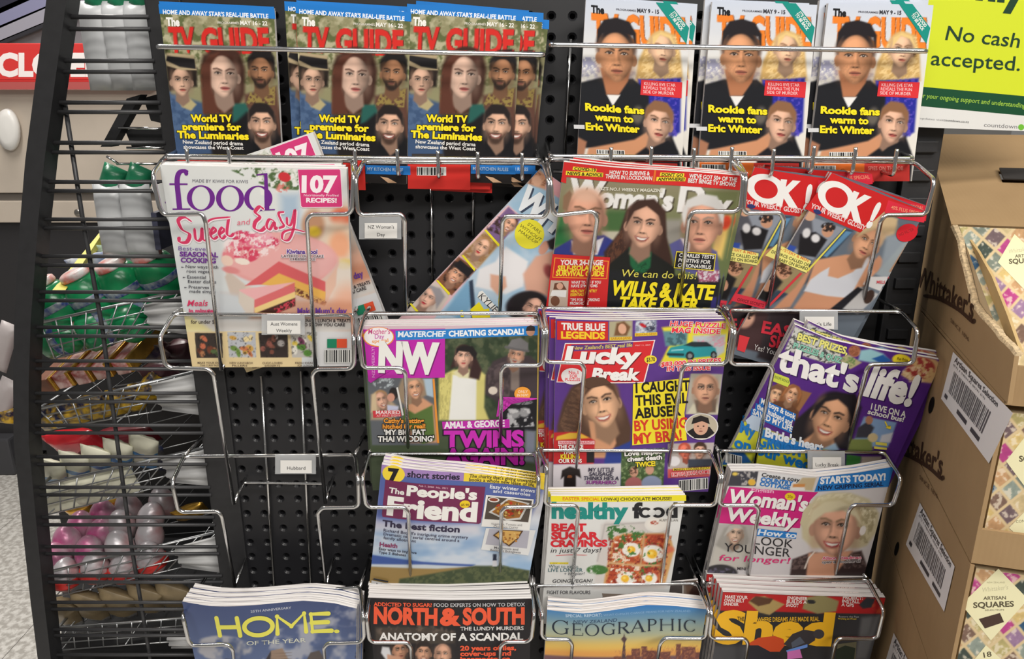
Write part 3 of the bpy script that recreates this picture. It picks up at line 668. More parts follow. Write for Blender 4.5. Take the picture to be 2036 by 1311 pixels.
# belt and side rails above
bm = bmesh.new(); pxbox(bm, -260, -160, 520, 88, YK+.45, .15); bm_obj('belt_guard', bm, mat('belt_grey', (112, 111, 116), .5, 0, .06, 12), ck, CO)
for (x0, y0, x1, y1, wd, c) in ((-60, 62, 215, -58, 20, (150, 152, 186)), (-60, 92, 230, -30, 16, (172, 172, 186)), (-60, 38, 190, -75, 16, (60, 60, 76)), (-60, 110, 240, -14, 5, (60, 60, 66))):
    bm = bmesh.new(); q = [UV3(x0, y0-wd, YK+.42), UV3(x1, y1-wd, YK+.42), UV3(x1, y1+wd, YK+.42), UV3(x0, y0+wd, YK+.42)]; prism(bm, q, (0, .02, 0)); bm_obj('side_rail', bm, mat('rail_%d_%d_%d' % c, c, .3, .4), ck, CO)
cs = empty('closed_sign', UV3(100, 178, YK-.02), 'red CLOSED sign with white capitals on the checkout', 'sign'); so = cs.location.copy()
bm = bmesh.new(); pxbox(bm, -150, 86, 300, 163, YK-.04, .03); bm_obj('sign_board', bm, mat('sign_red', (206, 58, 56), .4), cs, so, bevel=.003)
bm = bmesh.new(); pxbox(bm, -150, 163, 300, 178, YK-.05, .05); bm_obj('sign_ledge', bm, mat('sign_red_dark', (176, 84, 82), .45), cs, so)
A = Art([(-20, 100), (230, 100)], [(-20, 158), (230, 158)], (0, 0), 12, 1.); A.fill((206, 58, 56)); A.T('CLOSED', -6, 150, 212, 150, 42, (238, 230, 228), .05)
add_obj('sign_lettering', art_mesh('sign_lettering', A, Plane(U(0, 100, YK-.042), (0, -1, 0)), org=so), cs)

# ------------------------------------------------------------------ lime sign on the right
sg = empty('cash_sign', UV3(1930, 262, -.022), 'lime green no-cash sign with dark green band and white footer', 'sign'); so = sg.location.copy()
SQ4 = [(1790, -90), (2120, -60), (2120, 264), (1800, 252)]
A = Art([SQ4[0], SQ4[1]], [SQ4[3], SQ4[2]], (0, 0), 4, 1.); A.fill((202, 214, 48))
A.V([(1795, 169), (2120, 199), (2120, 238), (1798, 208)], (26, 74, 48)); A.V([(1796, 208), (2120, 238), (2120, 264), (1800, 252)], (216, 216, 214))
DG = (34, 62, 44)
A.T('Only', 1868, -10, 2042, 6, 62, DG, .04); A.T('No cash', 1879, 79, 2025, 95, 28, DG, .006, .12); A.T('accepted.', 1850, 129, 2027, 141, 28, DG, .006, .05)
A.T('Thank you for your ongoing support and understanding.', 1770, 188, 2040, 215, 9, (150, 190, 70), .01, .15); A.T('For latest updates visit', 1790, 234, 1876, 241, 4, (130, 130, 132), .0); A.T('countdown.co.nz', 1876, 241, 1926, 245, 4.5, (60, 60, 62), .01); A.T('countdown', 1956, 252, 2022, 256, 8, (120, 120, 122), .0); A.E(2030, 253, 6, 6, (110, 180, 60))
pl = Plane(U(1930, 100, -.022), (0, -1, 0)); add_obj('sign_face', art_mesh('sign_face', A, pl, org=so), sg)
bm = bmesh.new(); prism(bm, [Vector(v)+Vector((0, .0006, 0)) for v in pl.map(SQ4)], (0, .004, 0)); bm_obj('sign_board', bm, mat('sign_white', (220, 220, 218), .4), sg, so)
q = U(1845, 120, -.022); bm = bmesh.new(); box(bm, .515, .545, -.016, .004, q[2], q[2]+.03); bm_obj('hanging_clip', bm, M_BLACK, sg, so)

# ------------------------------------------------------------------ stack of chocolate cartons
def card_mat():
    m, nt, b = new_mat('corrugated_cardboard')
    tc = nt.nodes.new('ShaderNodeTexCoord'); n = nt.nodes.new('ShaderNodeTexNoise'); n.inputs['Scale'].default_value = 14; n.inputs['Detail'].default_value = 6
    wv = nt.nodes.new('ShaderNodeTexWave'); wv.inputs['Scale'].default_value = 60; wv.inputs['Distortion'].default_value = .6; wv.bands_direction = 'X'
    r = nt.nodes.new('ShaderNodeValToRGB'); r.color_ramp.elements[0].color = (*lin((142, 114, 78)), 1); r.color_ramp.elements[1].color = (*lin((164, 136, 98)), 1)
    bp = nt.nodes.new('ShaderNodeBump'); bp.inputs['Strength'].default_value = .06; bp.inputs['Distance'].default_value = .002
    nt.links.new(tc.outputs['Object'], n.inputs['Vector']); nt.links.new(tc.outputs['Object'], wv.inputs['Vector']); nt.links.new(n.outputs['Fac'], r.inputs['Fac'])
    nt.links.new(r.outputs['Color'], b.inputs['Base Color']); nt.links.new(wv.outputs['Fac'], bp.inputs['Height']); nt.links.new(bp.outputs['Normal'], b.inputs['Normal']); b.inputs['Roughness'].default_value = .8
    return m
M_CARD = card_mat(); M_CARDE = mat('torn_cardboard_edge', (186, 164, 130), .9, 0, .25, 300, .6)
N0 = np.array([.476, -.3224]); DD = np.array([.275, .9615]); RR = np.array([.9615, -.275]); LEN, WID = .446, .35
ZL = [1.2666, 1.0897, .9127, .7358]; HB = .1747
def LP(x, y, z): p = N0+RR*x+DD*y; return Vector((p[0], p[1], z))
PLN = Plane(LP(0, 0, 1), (-RR[0], -RR[1], 0)); TK = .004
def cquad(bm, x0, x1, y0, y1, z0, z1):
    vs = [bm.verts.new(LP(x, y, z)) for x in (x0, x1) for y in (y0, y1) for z in (z0, z1)]
    for f in ((0, 1, 3, 2), (4, 6, 7, 5), (0, 4, 5, 1), (2, 3, 7, 6), (0, 2, 6, 4), (1, 5, 7, 3)): bm.faces.new([vs[i] for i in f])
def side_print(e, org, paint, corners, step=5):
    A = Art([corners[0], corners[1]], [corners[3], corners[2]], (0, 0), step, 1.); paint(A)
    pl = Plane(PLN.p+PLN.n*.0009, PLN.n); return art_mesh('print', A, pl, org=org)
def board_marks(name, e, org, fn):
    """ink and painted hole shade lying directly on the board: vector print without a ground"""
    A = Art([(1800, 500), (1801, 500)], [(1800, 501), (1801, 501)], (0, 0), .5, 1.); fn(A); A.C[:] = (70, 48, 34); A.P = A.P*0+np.array([A.vec[0][0][0]])
    me = art_mesh(name, A, Plane(PLN.p+PLN.n*.0004, PLN.n), org=org); me.materials.clear(); me.materials.append(print_mat('ink_and_hole_shade', .8, .1)); add_obj(name, me, e)
INK = (66, 46, 34)
def brand(dy, dx):
    def f(A):
        A.T("Whittaker's", 1822+dx, 566+dy, 1934+dx, 634+dy, 40, INK, .02, sh=(.12, -1)); A.S([(1836+dx, 588+dy), (1866+dx, 594+dy), (1906+dx, 616+dy), (1934+dx, 640+dy), (1936+dx, 634+dy)], 7, INK)
        A.T('SINCE 1896', 1890+dx, 640+dy, 1926+dx, 680+dy, 8, (96, 70, 50), .0, sh=(.1, -1))
    return f
def carton(i, label, torn=False):
    z0 = ZL[i]; z1 = z0+HB; org = LP(0, LEN/2, z0); e = empty('chocolate_carton', org, label, 'carton', 'stacked chocolate cartons')
    def part(name, *a, m=M_CARD):
        bm = bmesh.new(); cquad(bm, *a); return bm_obj(name, bm, m, e, org)
    part('base_panel', 0, WID, 0, LEN, z0, z0+TK); SP = part('side_panel', WID-TK, WID, 0, LEN, z0+TK, z1); part('front_lip', TK, WID-TK, 0, TK, z0+TK, z0+.040)
    if not torn:
        part('back_panel', TK, WID-TK, LEN-TK, LEN, z0+TK, z1); SP = part('side_panel', 0, TK, 0, LEN, z0+TK, z1)
    else:
        pts = [(1811, 586), (2003, 803), (2017, 708), (2006, 694), (1998, 686), (1985, 674), (1976, 660), (1960, 642), (1948, 630), (1932, 608), (1924, 575), (1917, 545), (1908, 512), (1903, 480), (1890, 451), (1866, 365), (1843, 280)]
        P3 = PLN.map(pts); bm = bmesh.new(); prism(bm, [Vector(p) for p in P3], Vector(-PLN.n*TK)); SP = bm_obj('torn_side_panel', bm, M_CARD, e, org)
        bm = bmesh.new(); ed = [Vector(p) for p in P3[2:16]]; 
        for a, b in zip(ed, ed[1:]):
            prism(bm, [a+Vector((0, 0, .0)), b, b+Vector((.002, 0, .0035)), a+Vector((.002, 0, .0025))], Vector(-PLN.n*.0055))
        bm_obj('torn_edge', bm, M_CARDE, e, org)
        # lid pushed back: slopes from the far top edge down into the carton
        a, b = Vector(P3[16]), Vector(P3[14]); r = Vector((RR[0], RR[1], 0))*WID
        up = (a-b)*.06; n = (r.cross(a-b)).normalized()
        fl = []
        bm = bmesh.new(); s0, s1 = .215, .30
        L = lambda u, v: b+(a+up-b)*v+r*u
        for (u0, u1, v0, v1) in ((0, s0, 0, 1), (s1, 1, 0, 1), (s0, s1, 0, .44), (s0, s1, .56, 1)): prism(bm, [L(u0, v0), L(u1, v0), L(u1, v1), L(u0, v1)], n*TK)
        lf = bm_obj('lid_flap', bm, M_CARD, e, org)
        bm = bmesh.new(); prism(bm, [L(s0, .44)+n*.008, L(s1, .44)+n*.008, L(s1, .56)+n*.008, L(s0, .56)+n*.008], n*.002); bm_obj('slot_shade', bm, mat('slot_dark', (40, 36, 34), .8), lf, org)  # dark plate added behind the slot for the shade inside it
        # inner liner
        pl2 = Plane(PLN.p-PLN.n*.014, PLN.n); q = pl2.map([(1913, 456), (1944, 500), (1972, 550), (2003, 628), (2028, 700), (2012, 706), (1975, 668), (1938, 618), (1924, 560), (1912, 500)])
        bm = bmesh.new(); prism(bm, [Vector(p) for p in q], Vector(-PLN.n*.003)); bm_obj('inner_liner', bm, mat('kraft_inside', (186, 158, 108), .7, 0, .08, 20), e, org)
        part('back_panel', TK, WID-TK, LEN-TK, LEN, z0+TK, z1)
    return e, org, SP
TILE = [(176, 70, 130), (120, 96, 84), (120, 128, 118), (190, 150, 110), (176, 164, 112), (50, 84, 116), (110, 92, 96), (150, 120, 150), (66, 76, 70), (196, 176, 134), (206, 180, 120), (140, 150, 140)]
def lattice(A, o, a, b, seed):
    M = np.linalg.inv(np.array([[a[0], b[0]], [a[1], b[1]]])); X = A.x-o[0]; Y = A.y-o[1]; u = M[0, 0]*X+M[0, 1]*Y; v = M[1, 0]*X+M[1, 1]*Y
    i, j = np.floor(u).astype(int), np.floor(v).astype(int); fu, fv = u-i, v-j; pal = np.array(TILE, float); h = (i*7+j*11+seed+((i*i+j*3) % 5)) % len(pal)
    m = sst(.05, .12, np.minimum(np.minimum(fu, 1-fu), np.minimum(fv, 1-fv)))[:, None]; n = fbm(A.x/9, A.y/9)
    c = pal[h]*(1+.25*(n-.5))[:, None]; hi = sst(.56, .68, n)[:, None]; c = c*(1-hi*.7)+np.array((222, 210, 190.))*hi*.7
    A.C = np.array((206, 184, 144.))*(1-m)+c*m
def proj(p):
    d = np.array(p)-CAM; z = d@FWD; return (CX+F*(d@RIGHT)/z, CY-F*(d@UP)/z)
def pack(label, i, y, x0, x1, z0, z1, o, seed, fn):
    zb = ZL[i]; c = [LP(x0, y, zb+z1), LP(x1, y, zb+z1), LP(x1, y, zb+z0), LP(x0, y, zb+z0)]; P = [proj(p) for p in c]
    org = LP((x0+x1)/2, y+.015, zb+z0); e = empty('chocolate_box', org, label, 'chocolate box', 'patterned chocolate boxes')
    bm = bmesh.new(); cquad(bm, x0, x1, y, y+.03, zb+z0, zb+z1); bm_obj('box_body', bm, mat('box_cream', (206, 186, 150), .5), e, org, bevel=.001)
    A = Art([P[0], P[1]], [P[3], P[2]], (0, 0), 2.0, 1.); lattice(A, o, (21.5, 26), (-27.5, 22), seed); fn(A)
    pl = Plane(LP(x0, y-.0006, zb), (-DD[0], -DD[1], 0)); add_obj('printed_front', art_mesh('printed_front', A, pl, org=org), e)
def slant_pack(label, o, seed, fn):
    r = Vector((RR[0], RR[1], 0)); tl = Vector(PLN.map([(1893, 450)])[0])+r*.008; bl = LP(.008, .02, ZL[0]+.03); tr, br = tl+r*.32, bl+r*.32
    P = [proj(p) for p in (tl, tr, br, bl)]; n = (tr-tl).cross(tl-bl).normalized(); pl = Plane(tl, n); nn = Vector(pl.n)
    org = (bl+br)/2; e = empty('chocolate_box', org, label, 'chocolate box', 'patterned chocolate boxes')
    bm = bmesh.new(); prism(bm, [p-nn*.0006 for p in (tl, tr, br, bl)], -nn*.025); bm_obj('box_body', bm, mat('box_cream', (206, 186, 150), .5), e, org)
    A = Art([P[0], P[1]], [P[3], P[2]], (0, 0), 2.0, 1.); lattice(A, o, (25, 22), (-24, 27), seed); fn(A)
    add_obj('printed_front', art_mesh('printed_front', A, pl, org=org), e)
CR = (226, 220, 180); TX = (86, 78, 60)
def fC(A):
    A.V([(1985, 1131), (2044, 1192), (1970, 1274), (1911, 1202)], CR); A.T("Whittaker's", 1952, 1178, 2004, 1172, 9, (190, 184, 150), .0, .2); A.T('NEW ZEALAND', 1962, 1160, 1998, 1160, 3, (150, 144, 110), .0); A.T('ARTISAN', 1955, 1193, 2000, 1192, 6.5, TX, .02); A.T('SQUARES', 1935, 1209, 2016, 1206, 10.5, TX, .03); A.T('SELECTION', 1958, 1215, 1996, 1214, 3, TX, .0)
    A.V([(1946, 1231), (1988, 1219), (1996, 1237), (1958, 1250)], (72, 54, 46)); A.V([(1960, 1283), (1990, 1310), (1960, 1345), (1932, 1318)], CR); A.T('18', 1956, 1308, 1972, 1305, 10, TX, .02)
def fB(A):
    A.V([(2043, 862), (2100, 930), (2050, 985), (2000, 917)], CR); A.T('SQUARES', 2026, 918, 2100, 916, 11, TX, .03); A.V([(2046, 1008), (2090, 1050), (2040, 1080), (2006, 1050)], CR); A.T('CONTAINS', 2020, 1040, 2060, 1036, 5, TX, .0)
def fA(A):
    A.V([(2017, 466), (2075, 520), (2040, 580), (1984, 522)], CR); A.T("Whittaker's", 2005, 505, 2050, 498, 8, (190, 184, 150), .0, .2); A.T('ARTISAN', 2018, 513, 2056, 511, 6, TX, .02); A.T('SQUARES', 2006, 525, 2070, 522, 9, TX, .03)
STK = ['topmost open carton with torn side and lid pushed back', 'second carton from the top with loose barcode label flag', 'third carton down with a barcode label on its side', 'lowest carton in view at the bottom edge']
for i in range(4):
    e, org, SP = carton(i, 'cardboard chocolate carton, %s' % STK[i], i == 0)
    if i == 0:
        board_marks('board_lettering', SP, org, brand(0, 0)); slant_pack('patterned chocolate box leaning back inside the torn top carton', (2003, 470), 0, fA)
    if i == 1:
        board_marks('board_lettering', SP, org, brand(312, -62)); pack('patterned chocolate box in the second carton with cream diamond cut by the frame', 1, .009, .009, .33, .006, .166, (1993, 925), 3, fB)
    if i == 2: pack('patterned chocolate box in the third carton showing the full cream diamond', 2, .009, .009, .33, .006, .166, (1902, 1210), 5, fC)
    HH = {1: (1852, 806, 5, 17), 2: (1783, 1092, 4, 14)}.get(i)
    if HH: board_marks('hand_hole_shade', SP, org, lambda A: A.E(*HH, (18, 15, 12), 12))  # flat dark ellipse painted for the shade inside the hole
    LAB = {1: [(1895, 700), (2014, 822), (1966, 922), (1871, 793)], 2: [(1829, 1000), (1898, 1127), (1877, 1217), (1801, 1083)], 3: [(1777, 1259), (1840, 1380), (1822, 1470), (1752, 1345)]}.get(i)
    if LAB:
        Q = np.array(LAB, float); q = lambda u, v: tuple((Q[0]*(1-u)+Q[1]*u)*(1-v)+(Q[3]*(1-u)+Q[2]*u)*v)
        def pl_(A, w=.86 if i == 1 else 1.):
            A.fill((222, 220, 222)); rr = random.Random(i); u = .1*w
            while u < .84*w:
                d = rr.choice((.006, .012, .02)); A.V([q(u, .3), q(u+d, .3), q(u+d, .74), q(u, .74)], (88, 86, 90)); A.layer -= 1; u += d+rr.choice((.008, .014))
            A.layer += 2; a, b = q(.06*w, .14), q(.92*w, .14); A.T('Artisan Squares Selection', *a, *b, 11, (60, 58, 62), .02, sh=(Q[0]-Q[3]))
            a, b = q(.06*w, .22), q(.7*w, .22); A.T('(01) 1 9403142 00341 (15)', *a, *b, 4, (90, 88, 92), .0, sh=(Q[0]-Q[3]))
            for u0, u1 in ((.05, .11), (.34, .56), (.66, .86)): A.V([q(u0*w, .82), q(u1*w, .82), q(u1*w, .9), q(u0*w, .9)], (60, 58, 62))
        me = side_print(e, org, pl_, LAB, 6); add_obj('barcode_label', me, SP)
# plain cartons carry the stack down to the floor
for k in range(5):
    h = ZL[3]/5; z0 = ZL[3]-h*(k+1); org = LP(0, LEN/2, z0); bm = bmesh.new(); cquad(bm, 0, WID, 0, LEN, z0+.001, z0+h-.001)
    tag(bm_obj('carton', bm, M_CARD, None, org, bevel=.002, top=True), 'closed cardboard carton %s in the carton stack' % ['just under the lowest open carton', 'second under the open cartons', 'third under the open cartons', 'second up from the floor', 'standing on the floor'][k], 'carton', 'closed lower cartons')
# ------------------------------------------------------------------ confectionery baskets behind the side screen
M_WIRE = mat('zinc_basket_wire', (176, 178, 180), .3, .85); M_PLATE = mat('pale_grey_plate', (206, 206, 206), .45)
def pouch(name, c, w, h, d, rot, m, parent=None, crimp=None, org=None, label=None, cat=None, group=None, n=8):
    """pillow pack w x h, d deep, about centre c; rot = Euler degrees; optional coloured end bands"""
    bm = bmesh.new(); MM = Matrix.Translation(Vector(c)) @ Matrix.Rotation(math.radians(rot[2]), 4, 'Z') @ Matrix.Rotation(math.radians(rot[1]), 4, 'Y') @ Matrix.Rotation(math.radians(rot[0]), 4, 'X')
    rr = random.Random(str(c)); F_, B_ = [], []
    for j in range(n+1):
        a, b = [], []
        for i in range(n+1):
            u, v = 2*i/n-1, 2*j/n-1; k = max(0, 1-u*u)**.45*max(0, 1-v**6)**.6; t = d/2*k*(1+(.12 if n == 8 else .03)*rr.uniform(-1, 1)); x = w/2*u*(1-.05*k); z = h/2*v
            if i in (0, n) or j in (0, n): t = .0006
            a.append(bm.verts.new(MM @ Vector((x, -t, z)))); b.append(bm.verts.new(MM @ Vector((x, t, z))))
        F_.append(a); B_.append(b)
    for j in range(n):
        for i in range(n):
            f = bm.faces.new((F_[j][i], F_[j][i+1], F_[j+1][i+1], F_[j+1][i])); g = bm.faces.new((B_[j][i], B_[j+1][i], B_[j+1][i+1], B_[j][i+1]))
            if crimp and j in crimp[0]: f.material_index = g.material_index = 1
    for i in range(n):
        bm.faces.new((F_[0][i], B_[0][i], B_[0][i+1], F_[0][i+1])); bm.faces.new((F_[n][i], F_[n][i+1], B_[n][i+1], B_[n][i])); bm.faces.new((F_[i][0], F_[i+1][0], B_[i+1][0], B_[i][0])); bm.faces.new((F_[i][n], B_[i][n], B_[i+1][n], F_[i+1][n]))
    base = MM @ Vector((0, 0, -h/2)); o = bm_obj(name, bm, m, parent, base, smooth=True, top=True)
    if crimp: o.data.materials.append(crimp[1])
    if label: tag(o, label, cat, group)
    return o
def basket(label, rl, rr_, br, bl, plate, strip=None, dep=.34):
    Y0 = .03; c = [UV3(*p, Y0) for p in (rl, rr_, br, bl)]; org = (c[2]+c[3])/2; e = empty('wire_basket', org, label, 'wire basket', 'tilted wire baskets'); dv = Vector((0, dep, 0))
    bm = bmesh.new(); tube(bm, [c[0], c[1], c[1]+dv, c[0]+dv], .0026, 7, True); bm_obj('rim', bm, M_WIRE, e, org, smooth=True)
    def grid(name, a, b, cc, d, nu, nv, r=.0012):
        bm = bmesh.new()
        for i in range(nu+1): t = i/nu; tube(bm, [a.lerp(b, t), d.lerp(cc, t)], r, 5)
        for j in range(1, nv+1): t = j/nv; tube(bm, [a.lerp(d, t), b.lerp(cc, t)], r, 5)
        bm_obj(name, bm, M_WIRE, e, org, smooth=True)
    grid('end_grid', c[0], c[1], c[2], c[3], 9, 3); grid('front_grid', c[0], c[0]+dv, c[3]+dv, c[3], 5, 2, .001); grid('floor_grid', c[3], c[2], c[2]+dv, c[3]+dv, 2, 2, .001)
    # ribbed support plate
    P = [UV3(*p, Y0-.014) for p in plate]; bm = bmesh.new(); nseg = 12; prev = None
    for k in range(nseg+1):
        t = k/nseg; off = Vector((0, .004*math.sin(t*math.pi*5), 0)); a, b = P[0].lerp(P[3], t)+off, P[1].lerp(P[2], t)+off
        cur = [bm.verts.new(a), bm.verts.new(b), bm.verts.new(b+Vector((0, .002, 0))), bm.verts.new(a+Vector((0, .002, 0)))]
        if prev:
            for q in range(4): bm.faces.new((prev[q], prev[(q+1) % 4], cur[(q+1) % 4], cur[q]))
        else: bm.faces.new(cur)
        prev = cur
    bm.faces.new(prev[::-1]); bm_obj('support_plate', bm, M_PLATE, e, org, smooth=True)
    if strip:
        q = [UV3(*p) for p in strip]; bm = bmesh.new(); prism(bm, q, (.003, 0, 0)); bm_obj('price_strip', bm, mat('yellow_strip', (206, 196, 86), .5), e, org)
    return e
basket('uppermost basket with yellow price strip, holding green tubs', (80, 642), (357, 580), (285, 667), (109, 713), [(283, 607), (372, 586), (386, 668), (299, 655)], [(104, 577, .04), (213, 444, .34), (220, 462, .34), (126, 577, .04)])
basket('second basket down, holding gold and red chocolate bars', (76, 814), (384, 740), (321, 817), (115, 851), [(296, 765), (397, 741), (407, 827), (322, 816)])
basket('middle basket holding white and blue packets', (82, 965), (409, 890), (330, 965), (95, 1024), [(319, 915), (416, 893), (424, 967), (338, 960)])
basket('basket holding pink and white foil eggs', (99, 1137), (432, 1058), (360, 1129), (110, 1187), [(344, 1090), (435, 1066), (442, 1140), (361, 1129)])
basket('lowest basket holding brown packets', (115, 1250), (380, 1228), (375, 1274), (122, 1293), [(330, 1262), (380, 1262), (384, 1290), (340, 1290)])
# green tubs
M_GREEN = mat('green_plastic', (24, 128, 78), .25, 0, .1, 30); M_LAB = mat('tub_label', (150, 160, 160), .4, 0, 0, 90, 0, .5, col2=(40, 60, 120)); M_CAP = mat('tub_cap', (214, 216, 214), .35, col2=(206, 110, 100), nscale=40)
def tub(px, py, Y, lab, tilt, yaw, s=1.):
    c = UV3(px, py, Y); e = empty('green_tub', c-Vector((0, 0, .03)), lab, 'tub', 'green plastic tubs'); org = e.location.copy()
    M = Matrix.Translation(c) @ Matrix.Rotation(math.radians(yaw), 4, 'Z') @ Matrix.Rotation(math.radians(tilt), 4, 'Y') @ Matrix.Scale(s, 4)
    bm = bmesh.new(); lathe(bm, [(.0, -.037), (.02, -.036), (.029, -.028), (.032, -.01), (.031, .012), (.026, .026), (.021, .031), (0, .032)], M, 20); bd = bm_obj('tub_body', bm, M_GREEN, e, org, smooth=True)
    bm = bmesh.new(); lathe(bm, [(.0, .0315), (.0215, .031), (.0225, .034), (.0215, .040), (.018, .042), (0, .042)], M, 20); bm_obj('cap', bm, M_CAP, e, org, smooth=True)
    bm = bmesh.new(); lathe(bm, [(.0318, -.006), (.0324, -.005), (.0324, .004), (.0318, .005)], M, 20); bm_obj('wrap_label', bm, M_LAB, bd, org, smooth=True)
ORD = ['nearest the curved post', 'second from the curved post', 'third from the curved post', 'rightmost of the upper row']
for k, (x, y, Y) in enumerate(((110, 606, .07), (180, 586, .08), (248, 566, .085), (318, 546, .09))): tub(x, y, Y, 'green plastic tub in the upper row, %s' % ORD[k], -25, 20+k*10)
for k, (x, y, Y) in enumerate(((128, 668, .07), (205, 650, .07), (272, 632, .075))): tub(x, y, Y, 'green plastic tub seen through the basket wires, %s' % ['lower left', 'lower middle', 'lower right'][k], 70, 40*k, .95)
M_BLUEW = mat('blue_white_film', (226, 228, 230), .3, col2=(60, 100, 180), nscale=26); M_GRNW = mat('green_white_film', (222, 226, 220), .3, col2=(70, 150, 90), nscale=24)
pouch('sweet_packet', UV3(205, 535, .22), .09, .07, .03, (35, -12, 0), M_BLUEW, label='blue and white packet lying behind the green tubs', cat='packet')
pouch('sweet_packet', UV3(262, 518, .26), .10, .06, .03, (25, 5, 20), M_GRNW, label='white and green packet below the hanging pouches', cat='packet')
# chocolate bars
M_GOLD = mat('gold_foil', (206, 160, 70), .25, .85, .2, 60, .3); M_RED = mat('red_wrapper', (150, 62, 60), .35, 0, 0, 70, 0, .5, col2=(206, 176, 170), stretch=(1, .6, 1)); M_BRN = mat('brown_wrapper', (120, 78, 60), .4, 0, .2, 50)
for k, (x, y) in enumerate(((88, 770), (122, 760), (160, 752), (198, 742), (240, 732))):
    c = UV3(x, y, .05); e = empty('chocolate_bar', c, 'red and gold wrapped chocolate bar, %s in the row' % ['first from the post', 'second from the post', 'middle one', 'fourth from the post', 'last'][k], 'chocolate bar', 'red and gold chocolate bars')
    M = Matrix.Translation(c) @ Matrix.Rotation(math.radians(-14), 4, 'Y') @ Matrix.Rotation(math.radians(-8), 4, 'Z') @ Matrix.Rotation(math.radians(14), 4, 'X')
    bm = bmesh.new(); box(bm, -.011, .011, 0, .16, -.012, .012); bmesh.ops.transform(bm, matrix=M, verts=bm.verts); bm_obj('wrapper', bm, M_RED if k else M_BRN, e, c, bevel=.002)
    bm = bmesh.new(); box(bm, .0105, .0165, .002, .158, -.012, .0125); bmesh.ops.transform(bm, matrix=M, verts=bm.verts); bm_obj('gold_edge', bm, M_GOLD, e, c, bevel=.001)
M_NAVY = mat('navy_gold_film', (24, 28, 60), .3, 0, 0, 75, 0, .5, col2=(206, 166, 40)); M_CREAM = mat('cream_tan_film', (206, 180, 150), .4, col2=(60, 50, 70), nscale=30)
NW_ = ['by the post', 'second along', 'third along', 'fourth along', 'fifth along', 'at the right end']
for k, (x, y) in enumerate(((100, 830), (145, 820), (190, 808), (232, 800), (270, 790), (305, 770))): pouch('chocolate_packet', UV3(x, y, .055+.006*(k % 2)), .05, .045, .028, (30, -14+k*9, 15*k), M_NAVY, label='navy and gold chocolate packet in the second basket, %s' % NW_[k], cat='packet', group='navy and gold packets')
for k, (x, y, Y) in enumerate(((165, 705, .12), (235, 690, .14), (270, 680, .17), (300, 700, .12))): pouch('nougat_packet', UV3(x, y, Y), .05, .035, .022, (40, 20*k-20, 10*k), M_CREAM, label='cream and navy packet under the tub basket, %s' % ['leftmost', 'second from left', 'rearmost', 'rightmost'][k], cat='packet', group='cream and navy packets')
for k, (x, y, Y) in enumerate(((330, 705, .16), (365, 700, .16), (320, 745, .08))): pouch('dark_packet', UV3(x, y, Y), .045, .06, .03, (50, -10, 0), mat('plum_film', (70, 42, 48), .35, 0, .4, 40), label='dark plum packet in shadow near the upright, %s' % ['left one', 'right one', 'lower one'][k], cat='packet', group='plum packets')
# white and blue packets
M_MILK = mat('cream_film', (206, 204, 184), .35, 0, .08, 30, .2); M_BLUE = mat('blue_print', (64, 130, 186), .35, 0, .35, 60)
for k, (x, y) in enumerate(((105, 945), (150, 932), (192, 920), (235, 908), (285, 898))): pouch('milk_bar_packet', UV3(x, y, .075), .045, .11, .022, (38, 24, 6), M_MILK, crimp=((0, 1, 4), M_BLUE), label='white packet with blue print in the middle basket, %s' % NW_[k], cat='packet', group='white and blue packets')
for k, (x, y) in enumerate(((120, 990), (175, 975), (230, 962))): pouch('milk_bar_packet', UV3(x, y, .055), .07, .05, .02, (10, -12, 0), M_MILK, label='cream packet lying flat behind the wires, %s' % ['left', 'middle', 'right'][k], cat='packet', group='flat cream packets')
pouch('sweet_bag', UV3(150, 878, .15), .09, .06, .03, (40, -6, 0), mat('red_film', (196, 34, 44), .22, 0, .15, 30), label='shiny red bag behind the white and blue packets', cat='bag'); pouch('sweet_bag', UV3(255, 868, .2), .10, .05, .03, (40, -6, 0), mat('dark_red_film', (110, 30, 38), .3, 0, .2, 30), label='dark red bag in shadow under the chocolate basket', cat='bag')
pouch('sweet_packet', UV3(300, 905, .16), .05, .12, .02, (40, 24, 0), mat('grey_film', (120, 118, 104), .4, col2=(50, 60, 100), nscale=26), label='grey packet with dark print at the basket\'s right end', cat='packet')
# eggs
M_PINK = mat('pink_foil', (184, 74, 132), .3, .2, 0, 20, .1, .5, col2=(184, 172, 176)); M_WHT = mat('white_foil', (182, 178, 182), .3, .2, 0, 28, .1, .5, col2=(170, 128, 130)); M_RIB = mat('egg_base_red', (180, 44, 40), .4)
EG = [(112, 1112, .06), (134, 1078, .09), (178, 1098, .07), (160, 1048, .13), (200, 1062, .11), (238, 1088, .07), (242, 1046, .12), (205, 1026, .16), (298, 1066, .09), (300, 1030, .13), (256, 1012, .18), (322, 1000, .18), (130, 1142, .05), (190, 1128, .05), (246, 1128, .055), (300, 1110, .06)]
EW = ['beside the post, front', 'behind the one at the post', 'second of the front row', 'third row, left', 'second row, left centre', 'front centre', 'second row, centre', 'rearmost left', 'front right', 'second row, right', 'rearmost centre', 'rearmost right', 'low against the wires at left', 'low against the wires, left centre', 'low against the wires, right centre', 'low against the wires at right']
